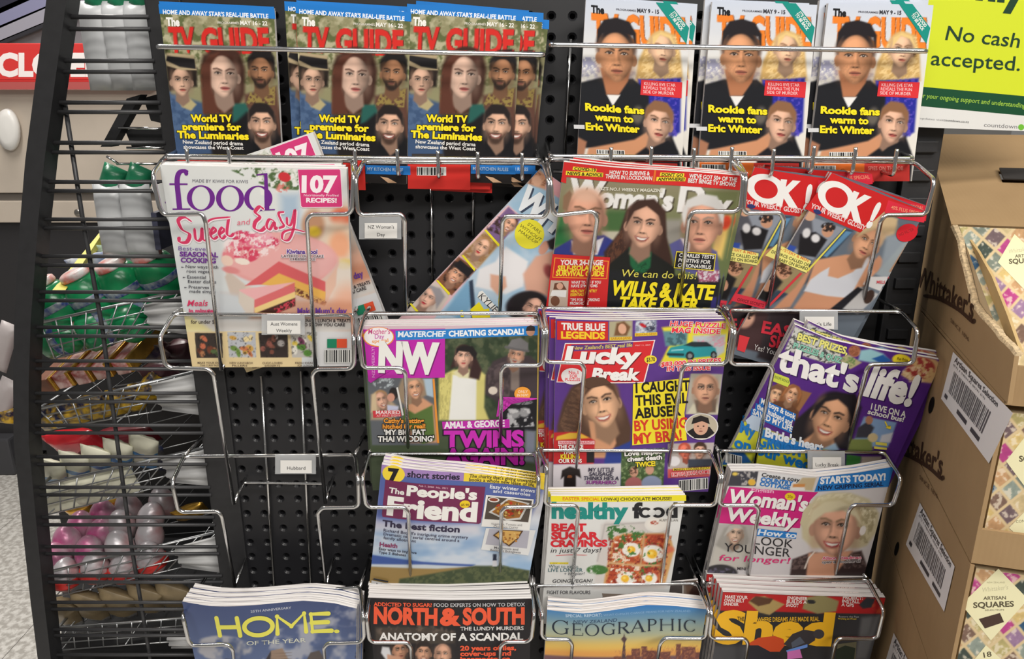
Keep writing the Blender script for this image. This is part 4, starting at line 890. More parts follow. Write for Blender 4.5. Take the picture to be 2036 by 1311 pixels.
for k, (x, y, Y) in enumerate(EG):
    c = UV3(x, y, Y); pk = k in (0, 1, 2, 3, 4, 7); e = empty('foil_egg', c-Vector((0, 0, .026)), '%s foil egg, %s' % ('pink' if pk else 'white', EW[k]), 'egg', 'foil-wrapped eggs'); org = e.location.copy()
    M = Matrix.Translation(c) @ Matrix.Rotation(math.radians(8*(k % 5)-16), 4, 'Y') @ Matrix.Rotation(k*1.1, 4, 'Z'); pr = [(.0222*math.sin(t)*(1-.12*math.cos(t)*-1 if False else 1+.1*math.cos(t)), -.03*math.cos(t)) for t in np.linspace(.02, math.pi-.02, 14)]
    bm = bmesh.new(); lathe(bm, pr, M, 18); bm_obj('foil', bm, M_PINK if pk else M_WHT, e, org, smooth=True)
    if k > 11: bm = bmesh.new(); lathe(bm, [(.0232, -.016), (.0240, -.013), (.0240, -.005), (.0232, -.002)], M, 18); bm_obj('red_band', bm, M_RIB, e, org, smooth=True)
for k, (x, y, Y) in enumerate(((165, 1012, .2), (228, 1003, .22), (378, 1018, .12))): pouch('gold_bar', UV3(x, y, Y), .055, .03, .018, (30, -15, 10), M_GOLD, label='gold foil bar %s' % ['left above the eggs', 'centre above the eggs', 'by the upright in the egg basket'][k], cat='chocolate bar', group='gold foil bars')
# brown packets
M_KR = mat('kraft_film', (128, 112, 84), .45, 0, .2, 26, .2); M_SIL = mat('silver_print', (150, 148, 146), .35, .3, .4, 90)
for k, (x, y) in enumerate(((125, 1215), (180, 1205), (235, 1198), (290, 1190), (345, 1185))): pouch('brown_packet', UV3(x, y, .075), .06, .10, .03, (35, 22, 0), M_KR, crimp=((0, 1), M_SIL), label='brown packet with silver end in the lowest basket, %s' % NW_[k], cat='packet', group='brown packets')
# hanging pouches
M_PW = mat('pale_pouch_film', (190, 192, 194), .3, 0, .04, 8, .15); M_PG = mat('green_top_film', (30, 112, 78), .3, 0, .1, 20); M_PE = mat('pouch_seam', (62, 64, 84), .5)
def hang(x0, x1, y0, y1, Y, lab, top):
    a, b = UV3(x0, y1, Y), UV3(x1, y0, Y); c = (a+b)/2; e = empty('hanging_pouch', Vector((c.x, Y, a.z)), lab, 'pouch', 'pale hanging pouches'); org = e.location.copy()
    o = pouch('pouch_body', c, b.x-a.x, b.z-a.z, .034, (0, 0, 0), M_PW, n=10); o.parent = e; o.location = o.location-org
    bm = bmesh.new(); box(bm, b.x-.003, b.x+.006, Y-.004, Y+.05, a.z+.01, a.z+.6*(b.z-a.z)); bm_obj('side_seam', bm, M_PE, e, org, bevel=.001)
    o = pouch('green_top', Vector((c.x+.006, Y+.006, b.z+.004)), (b.x-a.x)*.8, .035, .03, (0, 25, 0), M_PG, n=6); o.parent = e; o.location = o.location-org
for k, x in enumerate((180, 224, 266)): hang(x, x+40, 2, 180, .06-.006*k, 'pale hanging pouch on the upper hook, %s' % ['leftmost', 'middle', 'rightmost beside the drama guide'][k], 1)
for k, x in enumerate((206, 256)): hang(x, x+40, 362, 510, .06-.006*k, 'pale hanging pouch on the lower hook, %s' % ['left one', 'right one'][k], 1)
# hook arm between the two groups
ha = empty('hook_arm', UV3(250, 290, .08), 'black toothed hook arm with chrome pins between the hanging pouches', 'hook'); ho = ha.location.copy()
bm = bmesh.new(); prism(bm, [UV3(200, 292, .07), UV3(252, 196, .07), UV3(280, 188, .07), UV3(222, 292, .07)], (0, .02, 0)); bm_obj('arm_bar', bm, M_BLACK, ha, ho)
bm = bmesh.new(); prism(bm, [UV3(248, 258, .09), UV3(340, 252, .09), UV3(340, 300, .09), UV3(262, 292, .09)], (0, .03, 0)); bm_obj('arm_plate', bm, M_BLACK, ha, ho)
bm = bmesh.new(); prism(bm, [UV3(285, 195, .09), UV3(340, 180, .09), UV3(342, 250, .09), UV3(300, 240, .09)], (0, .03, 0)); bm_obj('arm_plate', bm, M_BLACK, ha, ho)
for a, b in (((236, 254), (337, 257)), ((252, 294), (336, 294)), ((212, 311), (236, 326)), ((232, 326), (320, 326))):
    bm = bmesh.new(); tube(bm, [UV3(*a, .07), UV3(*b, .07)], .0018, 6); bm_obj('pin', bm, M_CHROME, ha, ho, smooth=True)

M_GB = mat('pale_grey_bag', (168, 160, 160), .4, 0, .06, 20)
pouch('grey_bag', UV3(8, 690, .2), .03, .09, .02, (0, 25, 0), M_GB, label='pale grey bag tip left of the curved post, upper one', cat='bag', group='grey bag tips')
pouch('grey_bag', UV3(10, 792, .2), .035, .075, .02, (0, 30, 0), M_GB, label='pale grey bag tip left of the curved post, lower one', cat='bag', group='grey bag tips')
pouch('chocolate_packet', UV3(14, 826, .2), .03, .03, .02, (0, 10, 0), M_NAVY, label='navy and gold packet poking out left of the curved post', cat='packet')
# ------------------------------------------------------------------ printed covers
def zq(o, pts, k=K): return [(o[0]+x/k, o[1]+y/k) for x, y in pts]
def cover(o, top, bot, step=2.0): return Art(zq(o, top), zq(o, bot), o, step)
W_ = (236, 234, 230); BK = (26, 24, 26)
# --- guide with three period-drama portraits
A = cover((800, 0), [(40, 35), (950, 95)], [(45, 1428), (865, 1463)], 1.8)
A.fill((142, 138, 104)); A.spat((188, 182, 152), (400, 300, 900, 420), 60, .5, .12, .8, 1); A.spat((82, 92, 52), (400, 300, 900, 420), 45, .55, .1, .8, 2)
for dx, q in ((6, (70, 30, 26)), (0, (208, 46, 40))): A.RT('TV', 84+dx, 404, 292+dx, 412, 184, q, .045); A.RT('GUIDE', 344+dx, 420, 884+dx, 432, 186, q, .045)
A.poly([(0, 900), (1000, 900), (1000, 1500), (0, 1500)], (34, 30, 30), 60)
A.poly([(0, 640), (60, 740), (300, 820), (330, 1300), (0, 1300)], (62, 84, 118), 20); A.spat((92, 116, 150), [(30, 740), (200, 780), (240, 1000), (30, 1100)], 30, .5, .15, .6, 4)
A.poly([(100, 780), (180, 760), (250, 830), (200, 880), (130, 850)], (178, 164, 122), 10)
A.poly([(640, 760), (900, 700), (900, 1100), (620, 1000)], (92, 62, 52), 20); A.spat((150, 132, 72), [(690, 740), (890, 700), (870, 850), (640, 840)], 24, .45, .1, .9, 5)
A.poly([(40, 500), (290, 540), (270, 690), (40, 720)], (42, 34, 30), 16)
A.face(150, 650, 112, (212, 172, 148), (48, 36, 30), 3, .25, 'none', lip=(178, 96, 86), shade=.35)
A.poly([(42, 500), (56, 415), (275, 440), (285, 560), (160, 555), (50, 520)], (176, 158, 126), 6); A.poly([(46, 478), (60, 440), (275, 470), (278, 550), (150, 530)], (36, 34, 36), 6)
A.ell(510, 430, 110, 60, (62, 40, 33), 0, .2); A.poly([(310, 560), (350, 440), (480, 385), (640, 420), (670, 560), (640, 760), (560, 900), (300, 910)], (66, 42, 34), 22)
A.spat((112, 66, 48), [(310, 560), (420, 440), (480, 900), (290, 910)], 26, .5, .15, .7, 7, .3); A.poly([(540, 830), (640, 830), (690, 960), (520, 980)], (40, 92, 84), 14)
A.face(485, 615, 165, (222, 186, 166), (70, 42, 34), 4, .35, 'none', lip=(170, 92, 88), shade=.5, brow=(80, 52, 44))
A.poly([(330, 520), (400, 440), (480, 420), (400, 520), (380, 700), (420, 900), (300, 900)], (92, 54, 42), 14)
A.poly([(700, 470), (760, 400), (870, 390), (910, 470), (900, 640), (700, 560)], (30, 26, 26), 14)
A.face(790, 590, 122, (172, 124, 92), (28, 24, 24), 4, -.4, 'none', beard=(46, 36, 32), shade=.45, lip=(120, 76, 66))
A.poly([(690, 500), (760, 430), (880, 420), (905, 520), (840, 470), (740, 470)], (28, 25, 26), 10)
A.poly([(520, 1000), (640, 900), (860, 940), (890, 1300), (500, 1300)], (26, 25, 28), 20)
A.face(750, 1000, 140, (214, 170, 144), (38, 32, 32), 4, -.15, 'short', smile=1, beard=(70, 52, 44), shade=.25, wide=.66)
A.poly([(660, 1120), (700, 1170), (760, 1260), (820, 1160), (860, 1120), (890, 1300), (640, 1300)], (22, 22, 26), 8)
A.R(38, 30, 955, 105, (38, 122, 202), 62)
A.T("HOME AND AWAY STAR'S REAL-LIFE BATTLE", 66, 108, 900, 162, 34, (240, 244, 250), .03)
A.T('The', 82, 200, 190, 206, 62, (240, 238, 232), .05); A.T('PROGRAMMES', 495, 196, 665, 204, 18, (220, 216, 205), .01); A.T('MAY 16 - 22', 672, 208, 886, 218, 32, (240, 238, 230), .03)
for t, x0, y0, x1, y1, h in (('World TV', 190, 966, 518, 974, 54), ('premiere for', 115, 1030, 585, 1044, 52), ('The Luminaries', 66, 1092, 634, 1118, 54)):
    A.T(t, x0, y0, x1, y1, h, (250, 226, 40), .045, ol=(20, 18, 16), ow=.05)
A.T('New Zealand period drama', 105, 1138, 582, 1162, 28, (235, 232, 228), .02); A.T('showcases the West Coast', 105, 1178, 582, 1196, 28, (235, 232, 228), .02)
A.R(45, 1262, 540, 1500, (208, 50, 44), 8); A.bars(120, 1330, 345, 1390, sk=2, seed=3); A.R(76, 1222, 330, 1256, (60, 56, 56))
A.R(545, 1310, 900, 1380, (40, 120, 200), 6); A.T('MY KITCHEN RULES', 560, 1352, 842, 1360, 26, (200, 220, 240), .01)
A.V([(660, 1400), (720, 1410), (790, 1450), (720, 1450)], (216, 176, 140))
tvA = magazine('tv_guide', 'blue-banner drama guide, foremost of the third stack on the top tray', A, -.056, -.05, .006, .0015, group='blue-banner drama guides')
r0 = (810, 9)
for (px, py, Y, rot, lab) in ((316, 10, -.056, 1.2, 'blue-banner drama guide at the far left of the top tray, foremost'),
                              (317, 4, -.046, 1.0, 'blue-banner drama guide at the far left, peeking above the front copy'),
                              (588, 9, -.056, -.3, 'blue-banner drama guide in the middle of the top left tray, foremost'),
                              (566, 4, -.047, .2, 'blue-banner drama guide behind and left of the middle front copy'),
                              (590, 2, -.040, .5, 'blue-banner drama guide rearmost of the middle stack'),
                              (854, 12, -.047, 0., 'blue-banner drama guide peeking out right of the third front copy'),
                              (868, 20, -.040, -1.5, 'blue-banner drama guide showing only a slim strip by the tray end'),
                              (828, 3, -.034, -1., 'blue-banner drama guide rearmost of the third stack, blue strip only')):
    clone_at(tvA, lab, r0, px, py, Y, rot, -.056)
# --- guide with the uniformed man
A = cover((1600, 0), [(188, 20), (1022, 42)], [(15, 1440), (850, 1440)], 1.8)
A.grad((0, 0), (198, 206, 222), (0, 620), (226, 222, 214)); A.spat((150, 150, 178), [(110, 480), (260, 480), (260, 620), (90, 640)], 22, .45, .1, .9, 1); A.spat((176, 172, 186), [(60, 580), (700, 580), (700, 680), (60, 700)], 30, .5, .15, .8, 2)
for dx, q in ((6, (120, 70, 40)), (0, (232, 128, 44))): A.RT('TV', 214+dx, 360, 430+dx, 366, 218, q, .045); A.RT('GUIDE', 476+dx, 370, 960+dx, 380, 224, q, .045)
A.poly([(540, 650), (570, 500), (660, 330), (760, 250), (880, 280), (910, 420), (920, 640), (700, 700), (540, 690)], (206, 168, 104), 16); A.spat((238, 208, 150), [(560, 640), (660, 330), (760, 250), (890, 300), (915, 640)], 28, .5, .12, .8, 3, .4, 60)
A.poly([(560, 640), (700, 640), (905, 620), (870, 1050), (790, 1100), (560, 760)], (40, 44, 150), 14); A.spat((96, 80, 190), [(560, 640), (905, 620), (840, 1100), (700, 900)], 18, .55, .1, .8, 4)
A.face(765, 405, 128, (226, 184, 152), (214, 178, 116), 6, .45, 'none', lip=(176, 100, 86), shade=.35, brow=(130, 92, 62)); A.poly([(690, 380), (700, 300), (770, 262), (850, 290), (880, 380), (830, 310), (760, 285)], (228, 196, 130), 10)
A.poly([(40, 700), (260, 640), (520, 640), (640, 740), (620, 1200), (20, 1200)], (30, 31, 36), 12)
A.poly([(302, 770), (412, 770), (345, 860)], (232, 230, 228), 5)
A.poly([(265, 560), (510, 560), (480, 660), (400, 770), (300, 770)], (176, 116, 82), 10)
A.face(398, 475, 195, (212, 152, 112), (36, 30, 32), 3, .1, 'none', lip=(170, 100, 84), shade=.32, neck=False, wide=.7); A.spat((120, 80, 60), (390, 580, 130, 90), 12, .45, .2, .14, 9)
A.poly([(250, 380), (262, 260), (320, 180), (420, 160), (520, 190), (568, 280), (560, 400), (540, 300), (420, 270), (300, 290), (270, 330)], (34, 30, 34), 9)
A.poly([(130, 1200), (500, 1120), (600, 1060), (640, 1130), (640, 1260), (100, 1300)], (206, 146, 108), 12); A.poly([(20, 1100), (120, 1150), (80, 1300), (0, 1300)], (170, 118, 90), 12)
A.poly([(500, 1240), (640, 1140), (800, 1080), (860, 1250), (840, 1450), (480, 1450)], (26, 26, 32), 12)
A.face(700, 990, 150, (222, 176, 150), (138, 98, 70), 10, .3, 'short', shade=.4, wide=.66)
A.poly([(560, 1250), (660, 1170), (770, 1120), (840, 1200), (840, 1300), (540, 1300)], (24, 25, 30), 10)
A.ell(540, 925, 45, 70, (120, 112, 100), 10, .4, .8); A.R(25, 1018, 110, 1050, (210, 210, 212))
A.T('The', 222, 126, 326, 132, 56, (30, 30, 34), .05); A.T('PROGRAMMES', 422, 102, 580, 108, 15, (90, 90, 100), .01); A.T('MAY 9 - 15', 588, 112, 762, 118, 30, (50, 50, 58), .03)
A.V([(740, 28), (850, 32), (995, 222), (965, 348)], (24, 140, 128)); A.T("IT'S GOOD", 866, 108, 950, 218, 24, W_, .03); A.T("TO BE BACK", 838, 122, 930, 248, 24, W_, .03)
A.V([(585, 645), (912, 655), (898, 780), (570, 765)], (214, 52, 58))
for i, t in enumerate(('KILLING EVE STAR', 'REVEALS THE FUN', 'SIDE OF MURDER')): A.T(t, 606-i*6, 686+i*32, 856-i*8, 692+i*33, 24, (240, 205, 205), .005)
for t, x0, y0, x1, y1, h in (('Rookie fans', 124, 900, 592, 916, 54), ('warm to', 195, 976, 502, 986, 52), ('Eric Winter', 118, 1054, 548, 1064, 54)): A.T(t, x0, y0, x1, y1, h, (246, 224, 40), .045, ol=(24, 22, 18), ow=.04)
A.bars(196, 1212, 412, 1240, seed=5); A.R(40, 1300, 470, 1440, (224, 112, 48)); A.bars(60, 1320, 240, 1420, seed=6); A.R(470, 1300, 830, 1440, (196, 56, 52)); A.T('SPIES ON THE JOB', 500, 1352, 780, 1352, 30, (230, 150, 140), .01)
tvB = magazine('tv_guide', 'orange-titled guide with uniformed man, rightmost of the three front copies', A, -.056, -.05, .006, .0015, group='orange-titled guides')
r0 = (1647, 5)
for (px, py, Y, rot, lab) in ((1165, -2, -.056, -1.8, 'orange-titled guide with uniformed man, leftmost of the three front copies'),
                              (1180, -6, -.047, -2.2, 'orange-titled guide peeking out right of the leftmost front copy'),
                              (1416, 2, -.056, -.6, 'orange-titled guide with uniformed man, middle of the three front copies'),
                              (1402, -2, -.047, -.8, 'orange-titled guide showing its spine left of the middle front copy'),
                              (1630, -1, -.047, .2, 'orange-titled guide just behind the rightmost front copy'),
                              (1640, -4, -.040, .6, 'orange-titled guide rearmost of the right-hand stack')):
    clone_at(tvB, lab, r0, px, py, Y, rot, -.056)
# --- food magazine
FO = (300, 290)
A = cover(FO, [(75, 150), (600, 160), (1100, 172), (1555, 180)], [(330, 1762), (1615, 1750)], 1.8)
A.grad((0, 100), (226, 228, 226), (0, 1300), (206, 212, 216)); A.grad((100, 0), (214, 216, 216), (900, 0), (226, 226, 224), .4)
A.poly([(1030, 380), (1180, 380), (1190, 700), (1040, 560)], (150, 178, 206), 50, .7); A.poly([(1240, 440), (1600, 440), (1620, 1300), (1300, 1100)], (222, 198, 176), 60, .8)
A.spat((70, 96, 52), [(640, 190), (780, 170), (1180, 180), (1180, 350), (1000, 340), (880, 300)], 30, .5, .08, .9, 1); A.spat((238, 236, 230), [(850, 190), (1170, 180), (1160, 350), (880, 390)], 34, .55, .08, .8, 2)
A.ell(1065, 245, 50, 38, (206, 56, 62), 20); A.spat((224, 120, 110), (1050, 330, 60, 40), 16, .5, .1, .8, 3)
A.ell(1290, 630, 90, 120, (188, 142, 112), 0, .3); A.ell(1300, 680, 50, 40, (222, 190, 60), 0, .5); A.ell(1520, 560, 90, 70, (224, 120, 90), 0, .4); A.ell(1500, 780, 110, 180, (232, 206, 180), 0, .3, .9); A.ell(1500, 790, 80, 110, (238, 168, 130), 0, .4, .9); A.ell(1540, 940, 70, 40, (224, 190, 70), 0, .5, .9)
A.ell(1480, 1200, 260, 300, (232, 222, 212), 0, .15, .8); A.ell(1560, 1300, 130, 190, (232, 170, 142), 0, .5, .8)
A.ell(1030, 900, 455, 215, (228, 158, 156), 3, .06); A.poly([(575, 900), (600, 980), (760, 1110), (1000, 1170), (1300, 1130), (1480, 930), (1470, 1100), (1390, 1240), (1100, 1200), (700, 1190), (640, 1200)], (222, 196, 182), 10)
A.poly([(630, 1000), (760, 1110), (720, 1230), (640, 1190), (590, 1040)], (206, 190, 178), 14)
A.ell(1030, 890, 445, 200, (232, 172, 170), 3, .08); A.ell(1250, 900, 180, 130, (238, 186, 184), 10, .6, .8)
A.poly([(1020, 915), (1390, 1080), (1385, 1240), (1150, 1120), (1000, 1090), (750, 1110)], (216, 98, 102), 6); A.poly([(1020, 1010), (1390, 1160), (1385, 1245), (1150, 1130), (880, 1100)], (232, 180, 90), 6)
A.poly([(1145, 1120), (1400, 1240), (1380, 1270), (1150, 1180)], (110, 62, 44), 5); A.spat((236, 196, 110), [(1145, 1120), (1400, 1240), (1380, 1270), (1150, 1180)], 14, .5, .08, .9, 5)
A.poly([(1390, 1080), (1480, 960), (1470, 1110), (1400, 1240)], (230, 190, 170), 10)
A.poly([(560, 1180), (1640, 1240), (1640, 1380), (560, 1380)], (206, 140, 110), 40, .75); A.poly([(520, 1150), (700, 1180), (800, 1330), (760, 1420), (540, 1400)], (204, 208, 212), 30)
A.poly([(705, 1140), (1145, 1080), (830, 1225), (720, 1200)], (236, 178, 180), 6); A.poly([(705, 1150), (830, 1220), (820, 1330), (760, 1330), (700, 1240)], (214, 202, 190), 8)
A.poly([(825, 1222), (1145, 1085), (1148, 1160), (825, 1290)], (218, 110, 112), 5); A.poly([(825, 1285), (1148, 1155), (1150, 1210), (830, 1330)], (238, 208, 140), 5)
A.poly([(830, 1330), (1150, 1205), (1150, 1270), (1000, 1330), (850, 1345)], (70, 42, 36), 6); A.spat((220, 70, 90), [(980, 1290), (1150, 1210), (1150, 1270), (1000, 1330)], 14, .5, .08, .9, 6)
for x, y, r, c in ((730, 720, 90, (214, 62, 100)), (850, 750, 110, (226, 110, 140)), (960, 760, 70, (206, 60, 96)), (680, 800, 80, (226, 120, 140)), (760, 860, 110, (212, 66, 96)), (640, 860, 70, (228, 130, 140)), (900, 720, 80, (236, 170, 184))):
    A.spat(c, (x, y, r, r*.6), 26, .36, .1, .95, x % 13)
A.spat((244, 226, 226), (800, 780, 230, 110), 22, .58, .06, .9, 8); A.ell(730, 915, 60, 26, (240, 226, 214), 10); A.ell(610, 910, 50, 40, (236, 206, 190), 30); A.ell(640, 985, 70, 26, (220, 140, 140), 10, .3)
A.poly([(300, 1380), (1700, 1380), (1700, 1480), (300, 1480)], (214, 210, 206), 40); A.poly([(220, 1300), (420, 1420), (500, 1480), (240, 1480)], (236, 222, 150), 25, .8)
A.poly([(255, 1478), (1200, 1468), (1200, 1780), (300, 1790)], (228, 206, 158), 4)
TH4 = [(330, 1485, 560, 1685, (62, 54, 50)), (590, 1480, 825, 1680, (188, 190, 196)), (840, 1485, 1080, 1680, (58, 48, 46)), (1090, 1480, 1310, 1680, (196, 192, 186))]
for i, (x0, y0, x1, y1, c) in enumerate(TH4):
    R = [(x0+18, y0), (x1+8, y0), (x1+14, y1), (x0+34, y1)]; A.poly(R, c, 3)
    for k in range(9):
        rr = random.Random(i*20+k); px, py = rr.uniform(x0+45, x1-25), rr.uniform(y0+25, y1-25)
        A.ell(px, py, rr.uniform(18, 38), rr.uniform(14, 28), [[(176, 120, 84), (120, 66, 48), (90, 110, 70), (200, 110, 80)], [(206, 160, 80), (110, 140, 70), (230, 210, 160), (200, 120, 80)], [(130, 80, 66), (96, 60, 52), (176, 170, 168), (150, 90, 80)], [(90, 140, 60), (120, 60, 90), (226, 200, 90), (240, 236, 226)]][i][k % 4], rr.uniform(0, 90), .25)
    A.spat((30, 28, 28), R, 16, .66, .06, .5, i)
A.poly([(1330, 1478), (1612, 1478), (1612, 1755), (1335, 1755)], (218, 218, 220), 3)
# vector print
PU = (112, 44, 142)
A.ring(402, 412, 112, 102, 40, 10, PU); A.ring(634, 414, 112, 104, 40, 10, PU); A.ring(858, 414, 112, 102, 40, 10, PU)
A.S([(296, 212), (262, 196), (226, 216), (212, 280), (222, 400), (232, 500)], 42, PU, 0, .35, taper=False); A.V([(150, 296), (296, 296), (296, 308), (150, 310)], PU); A.V([(175, 496), (318, 494), (318, 506), (175, 508)], PU); A.E(286, 216, 16, 18, PU)
A.V([(905, 222), (930, 212), (946, 500), (908, 505)], PU); A.V([(845, 222), (930, 212), (930, 224), (848, 232)], PU); A.V([(908, 500), (990, 498), (990, 508), (908, 510)], PU)
A.T('MADE BY KIWIS FOR KIWIS', 335, 286, 778, 292, 24, (110, 110, 120), .0)
A.V([(1168, 182), (1500, 182), (1512, 190), (1528, 478), (1518, 490), (1205, 490), (1192, 480)], (246, 226, 234)); A.V([(1172, 186), (1498, 186), (1506, 194), (1522, 474), (1512, 484), (1208, 484), (1198, 476)], (214, 62, 124))
A.T('107', 1200, 362, 1482, 366, 122, (250, 240, 244), .05); A.T('Nutritionally Profiled', 1218, 398, 1492, 402, 18, (244, 214, 226), .01); A.T('RECIPES!', 1236, 446, 1478, 450, 34, (250, 240, 244), .04)
RD = (216, 62, 104)
def scr(pts, w, col=RD): A.S([(x+3, y+4) for x, y in pts], w+12, (244, 230, 236), 30, .5); A.S(pts, w, col, 30, .7)
scr([(330, 600), (270, 565), (222, 590), (250, 660), (310, 700), (290, 760), (235, 762), (225, 720)], 34)
scr([(350, 650), (362, 740), (400, 740), (410, 650), (420, 740), (458, 735), (470, 650)], 26); scr([(480, 700), (520, 670), (505, 645), (478, 690), (500, 735), (540, 715)], 24); scr([(548, 700), (588, 668), (570, 645), (546, 690), (570, 732), (605, 705)], 24); scr([(625, 560), (610, 690), (640, 712), (665, 690)], 26); scr([(440, 610), (500, 575), (640, 560)], 20)
A.T('and', 690, 626, 790, 618, 44, (226, 120, 140), .0, .2)
scr([(905, 500), (870, 478), (835, 520), (870, 560), (835, 600), (830, 650), (880, 668), (925, 630)], 32); scr([(985, 590), (945, 580), (925, 630), (950, 660), (985, 600), (992, 655), (1010, 640)], 24); scr([(1065, 520), (1020, 530), (1040, 590), (1060, 630), (1020, 650)], 24); scr([(1085, 560), (1090, 620), (1120, 615), (1150, 500), (1140, 640), (1100, 740), (1050, 735), (1060, 680), (1140, 660), (1230, 680)], 22)
A.T('Best-ever', 222, 826, 468, 832, 32, (120, 92, 160), .0); A.T('SEASONAL', 232, 874, 540, 880, 36, (112, 50, 146), .04); A.T('COOKING', 240, 922, 522, 928, 36, (112, 50, 146), .04)
for t, x, y, x1 in (('New ways with', 280, 968, 540), ('root veges', 288, 1004, 470), ('Essential', 292, 1050, 442), ('Easter dishes', 298, 1086, 524), ('Preserves', 304, 1130, 466), ('made simple', 310, 1164, 520)): A.T(t, x, y, x1, y+3, 24, (74, 74, 84), .008)
for x, y in ((246, 960), (258, 1042), (270, 1122)): A.V([(x, y-4), (x+26, y), (x, y+6)], (80, 80, 90))
A.T('Meals', 292, 1270, 452, 1268, 46, RD, .01, .25); A.T('in minutes', 305, 1330, 520, 1328, 40, (214, 80, 120), .05); A.T('for under $5', 322, 1410, 530, 1408, 30, (90, 84, 80), .01)
A.T('Kiwiana pool', 1085, 850, 1326, 854, 32, (92, 60, 150), .04, ol=(240, 228, 232), ow=.08); A.T('LAYERED LOLLY CAKE', 1044, 880, 1376, 884, 20, (70, 50, 60), .02, ol=(240, 228, 232), ow=.1); A.T('CHEESECAKE', 1110, 904, 1310, 906, 20, (70, 50, 60), .02, ol=(240, 228, 232), ow=.1)
A.T("Make Mum's day", 1168, 1330, 1560, 1330, 46, (104, 60, 150), .03); A.T('BRUNCH, LUNCH & TREATS', 1180, 1396, 1592, 1398, 24, (60, 52, 56), .025); A.T('TO SHOW YOU CARE', 1200, 1428, 1545, 1430, 24, (60, 52, 56), .025)
for i, (t1, t2) in enumerate((('MAKE YOUR OWN', 'THAI CURRY PASTE'), ('NEW LUNCHBOX', 'FILLERS'), ('CHOC-LOVERS', 'DESSERTS'), ('FRESH IDEAS', 'FOR QUINOA'))):
    x = (375, 630, 890, 1150)[i]; A.T(t1, x, 1728, x+(200, 186, 160, 140)[i], 1728, 15, (90, 70, 60), .01); A.T(t2, x+20, 1748, x+(180, 140, 140, 140)[i], 1748, 14, (90, 70, 60), .01)
A.R(1404, 1530, 1480, 1600, (30, 130, 96)); A.R(1480, 1530, 1560, 1600, (222, 84, 52)); A.bars(1385, 1618, 1595, 1715, seed=8, n=30)
food = magazine('food_magazine', 'food magazine with sliced pink layered cake on its cover, foremost copy', A, -.098, -.046, .009, .002, group='pink cake food magazines')
clone(food, 'second copy of the pink cake magazine, white top edge showing behind the front one', -.003, .010, .006, rot=.3)
clone(food, 'third copy of the pink cake magazine, rearmost upright edge in its pocket', -.006, .019, .008, rot=.8)
clone(food, 'copy of the pink cake magazine tilted askew behind the upright ones', .052, .030, .014, rot=19, stack=False)
# --- celebrity weekly lying slanted
A = cover((790, 320), [(1140, 60), (1780, 520)], [(0, 1270), (780, 1800)], 2.0)
A.fill((156, 188, 212)); A.spat((196, 208, 220), (600, 900, 900, 700), 130, .5, .2, .6, 1)
A.poly([(1090, 40), (1190, 120), (1180, 230), (1030, 180)], (206, 150, 118), 14); A.spat((110, 70, 52), [(1060, 60), (1190, 130), (1180, 200), (1050, 180)], 26, .5, .1, .8, 2); A.ell(1110, 160, 46, 40, (224, 176, 148), 35, .3)
A.poly([(1190, 100), (1500, 300), (1480, 420), (1180, 230)], (226, 166, 172), 8)
A.poly([(880, 350), (990, 445), (280, 1270), (-80, 1270)], (226, 184, 190), 6)
for P, bgc in (([(885, 365), (985, 460), (810, 670), (700, 560)], (124, 96, 140)), ([(690, 560), (820, 660), (640, 860), (500, 750)], (176, 150, 120)), ([(490, 760), (630, 860), (430, 1070), (310, 950)], (130, 84, 62)), ([(300, 960), (420, 1070), (330, 1210), (60, 1200), (170, 1060)], (206, 192, 182))): A.poly(P, bgc, 5)
A.spat((60, 42, 34), [(790, 440), (940, 480), (840, 600), (700, 540)], 24, .5, .1, .9, 3); A.face(890, 510, 66, (228, 176, 148), (90, 56, 44), 38, .3, 'none', smile=1)
A.spat((150, 110, 70), [(690, 570), (800, 660), (640, 850), (520, 740)], 22, .45, .12, .9, 4); A.face(670, 690, 78, (232, 184, 156), (170, 128, 84), 36, -.2, 'none', lip=(190, 50, 60))
A.spat((40, 30, 30), [(450, 790), (620, 870), (460, 1040), (350, 950)], 26, .42, .12, .9, 5); A.face(470, 910, 78, (224, 168, 138), (40, 30, 28), 38, 0, 'none', smile=1); A.poly([(445, 830), (500, 785), (590, 860), (570, 930), (500, 880)], (34, 32, 36), 8)
A.face(240, 1090, 88, (226, 180, 158), (150, 146, 148), 30, -.4, 'none', lip=(186, 60, 70)); A.poly([(260, 1000), (340, 1010), (380, 1080), (310, 1180), (300, 1080)], (150, 146, 150), 12)
A.poly([(860, 680), (1040, 800), (1000, 1000), (860, 1060), (620, 1000), (650, 860), (780, 800)], (226, 224, 226), 14); A.poly([(740, 900), (860, 920), (870, 1000), (800, 1070), (740, 1000)], (216, 166, 142), 12)
A.poly([(1000, 900), (1100, 760), (1280, 700), (1500, 800), (1500, 1200), (1200, 1080), (1020, 1030)], (214, 164, 142), 16); A.ell(1165, 690, 34, 60, (206, 150, 128), 30); A.poly([(1190, 640), (1300, 580), (1500, 700), (1300, 720), (1210, 700)], (44, 36, 38), 10); A.ell(1210, 880, 40, 60, (150, 70, 70), -30, .4)
A.poly([(380, 1190), (560, 950), (620, 1120), (500, 1270)], (120, 164, 196), 20); A.poly([(570, 960), (600, 940), (630, 1270), (590, 1270)], (50, 60, 80), 6)
A.ell(1030, 1150, 170, 115, (38, 32, 36), -10); A.face(1080, 1180, 95, (222, 172, 150), (34, 28, 30), 20, -.3, 'none', lip=(190, 60, 70)); A.poly([(870, 1190), (940, 1080), (1060, 1040), (1160, 1080), (1050, 1090), (960, 1190)], (34, 30, 32), 10)
WH = (232, 236, 240)
for off in (0,):
    A.T('WHO', 930, 352, 1395, 690, 186, (60, 70, 90), .05, sh=(.62, -.78)); A.T('WHO', 918, 338, 1384, 676, 186, WH, .05, sh=(.62, -.78))
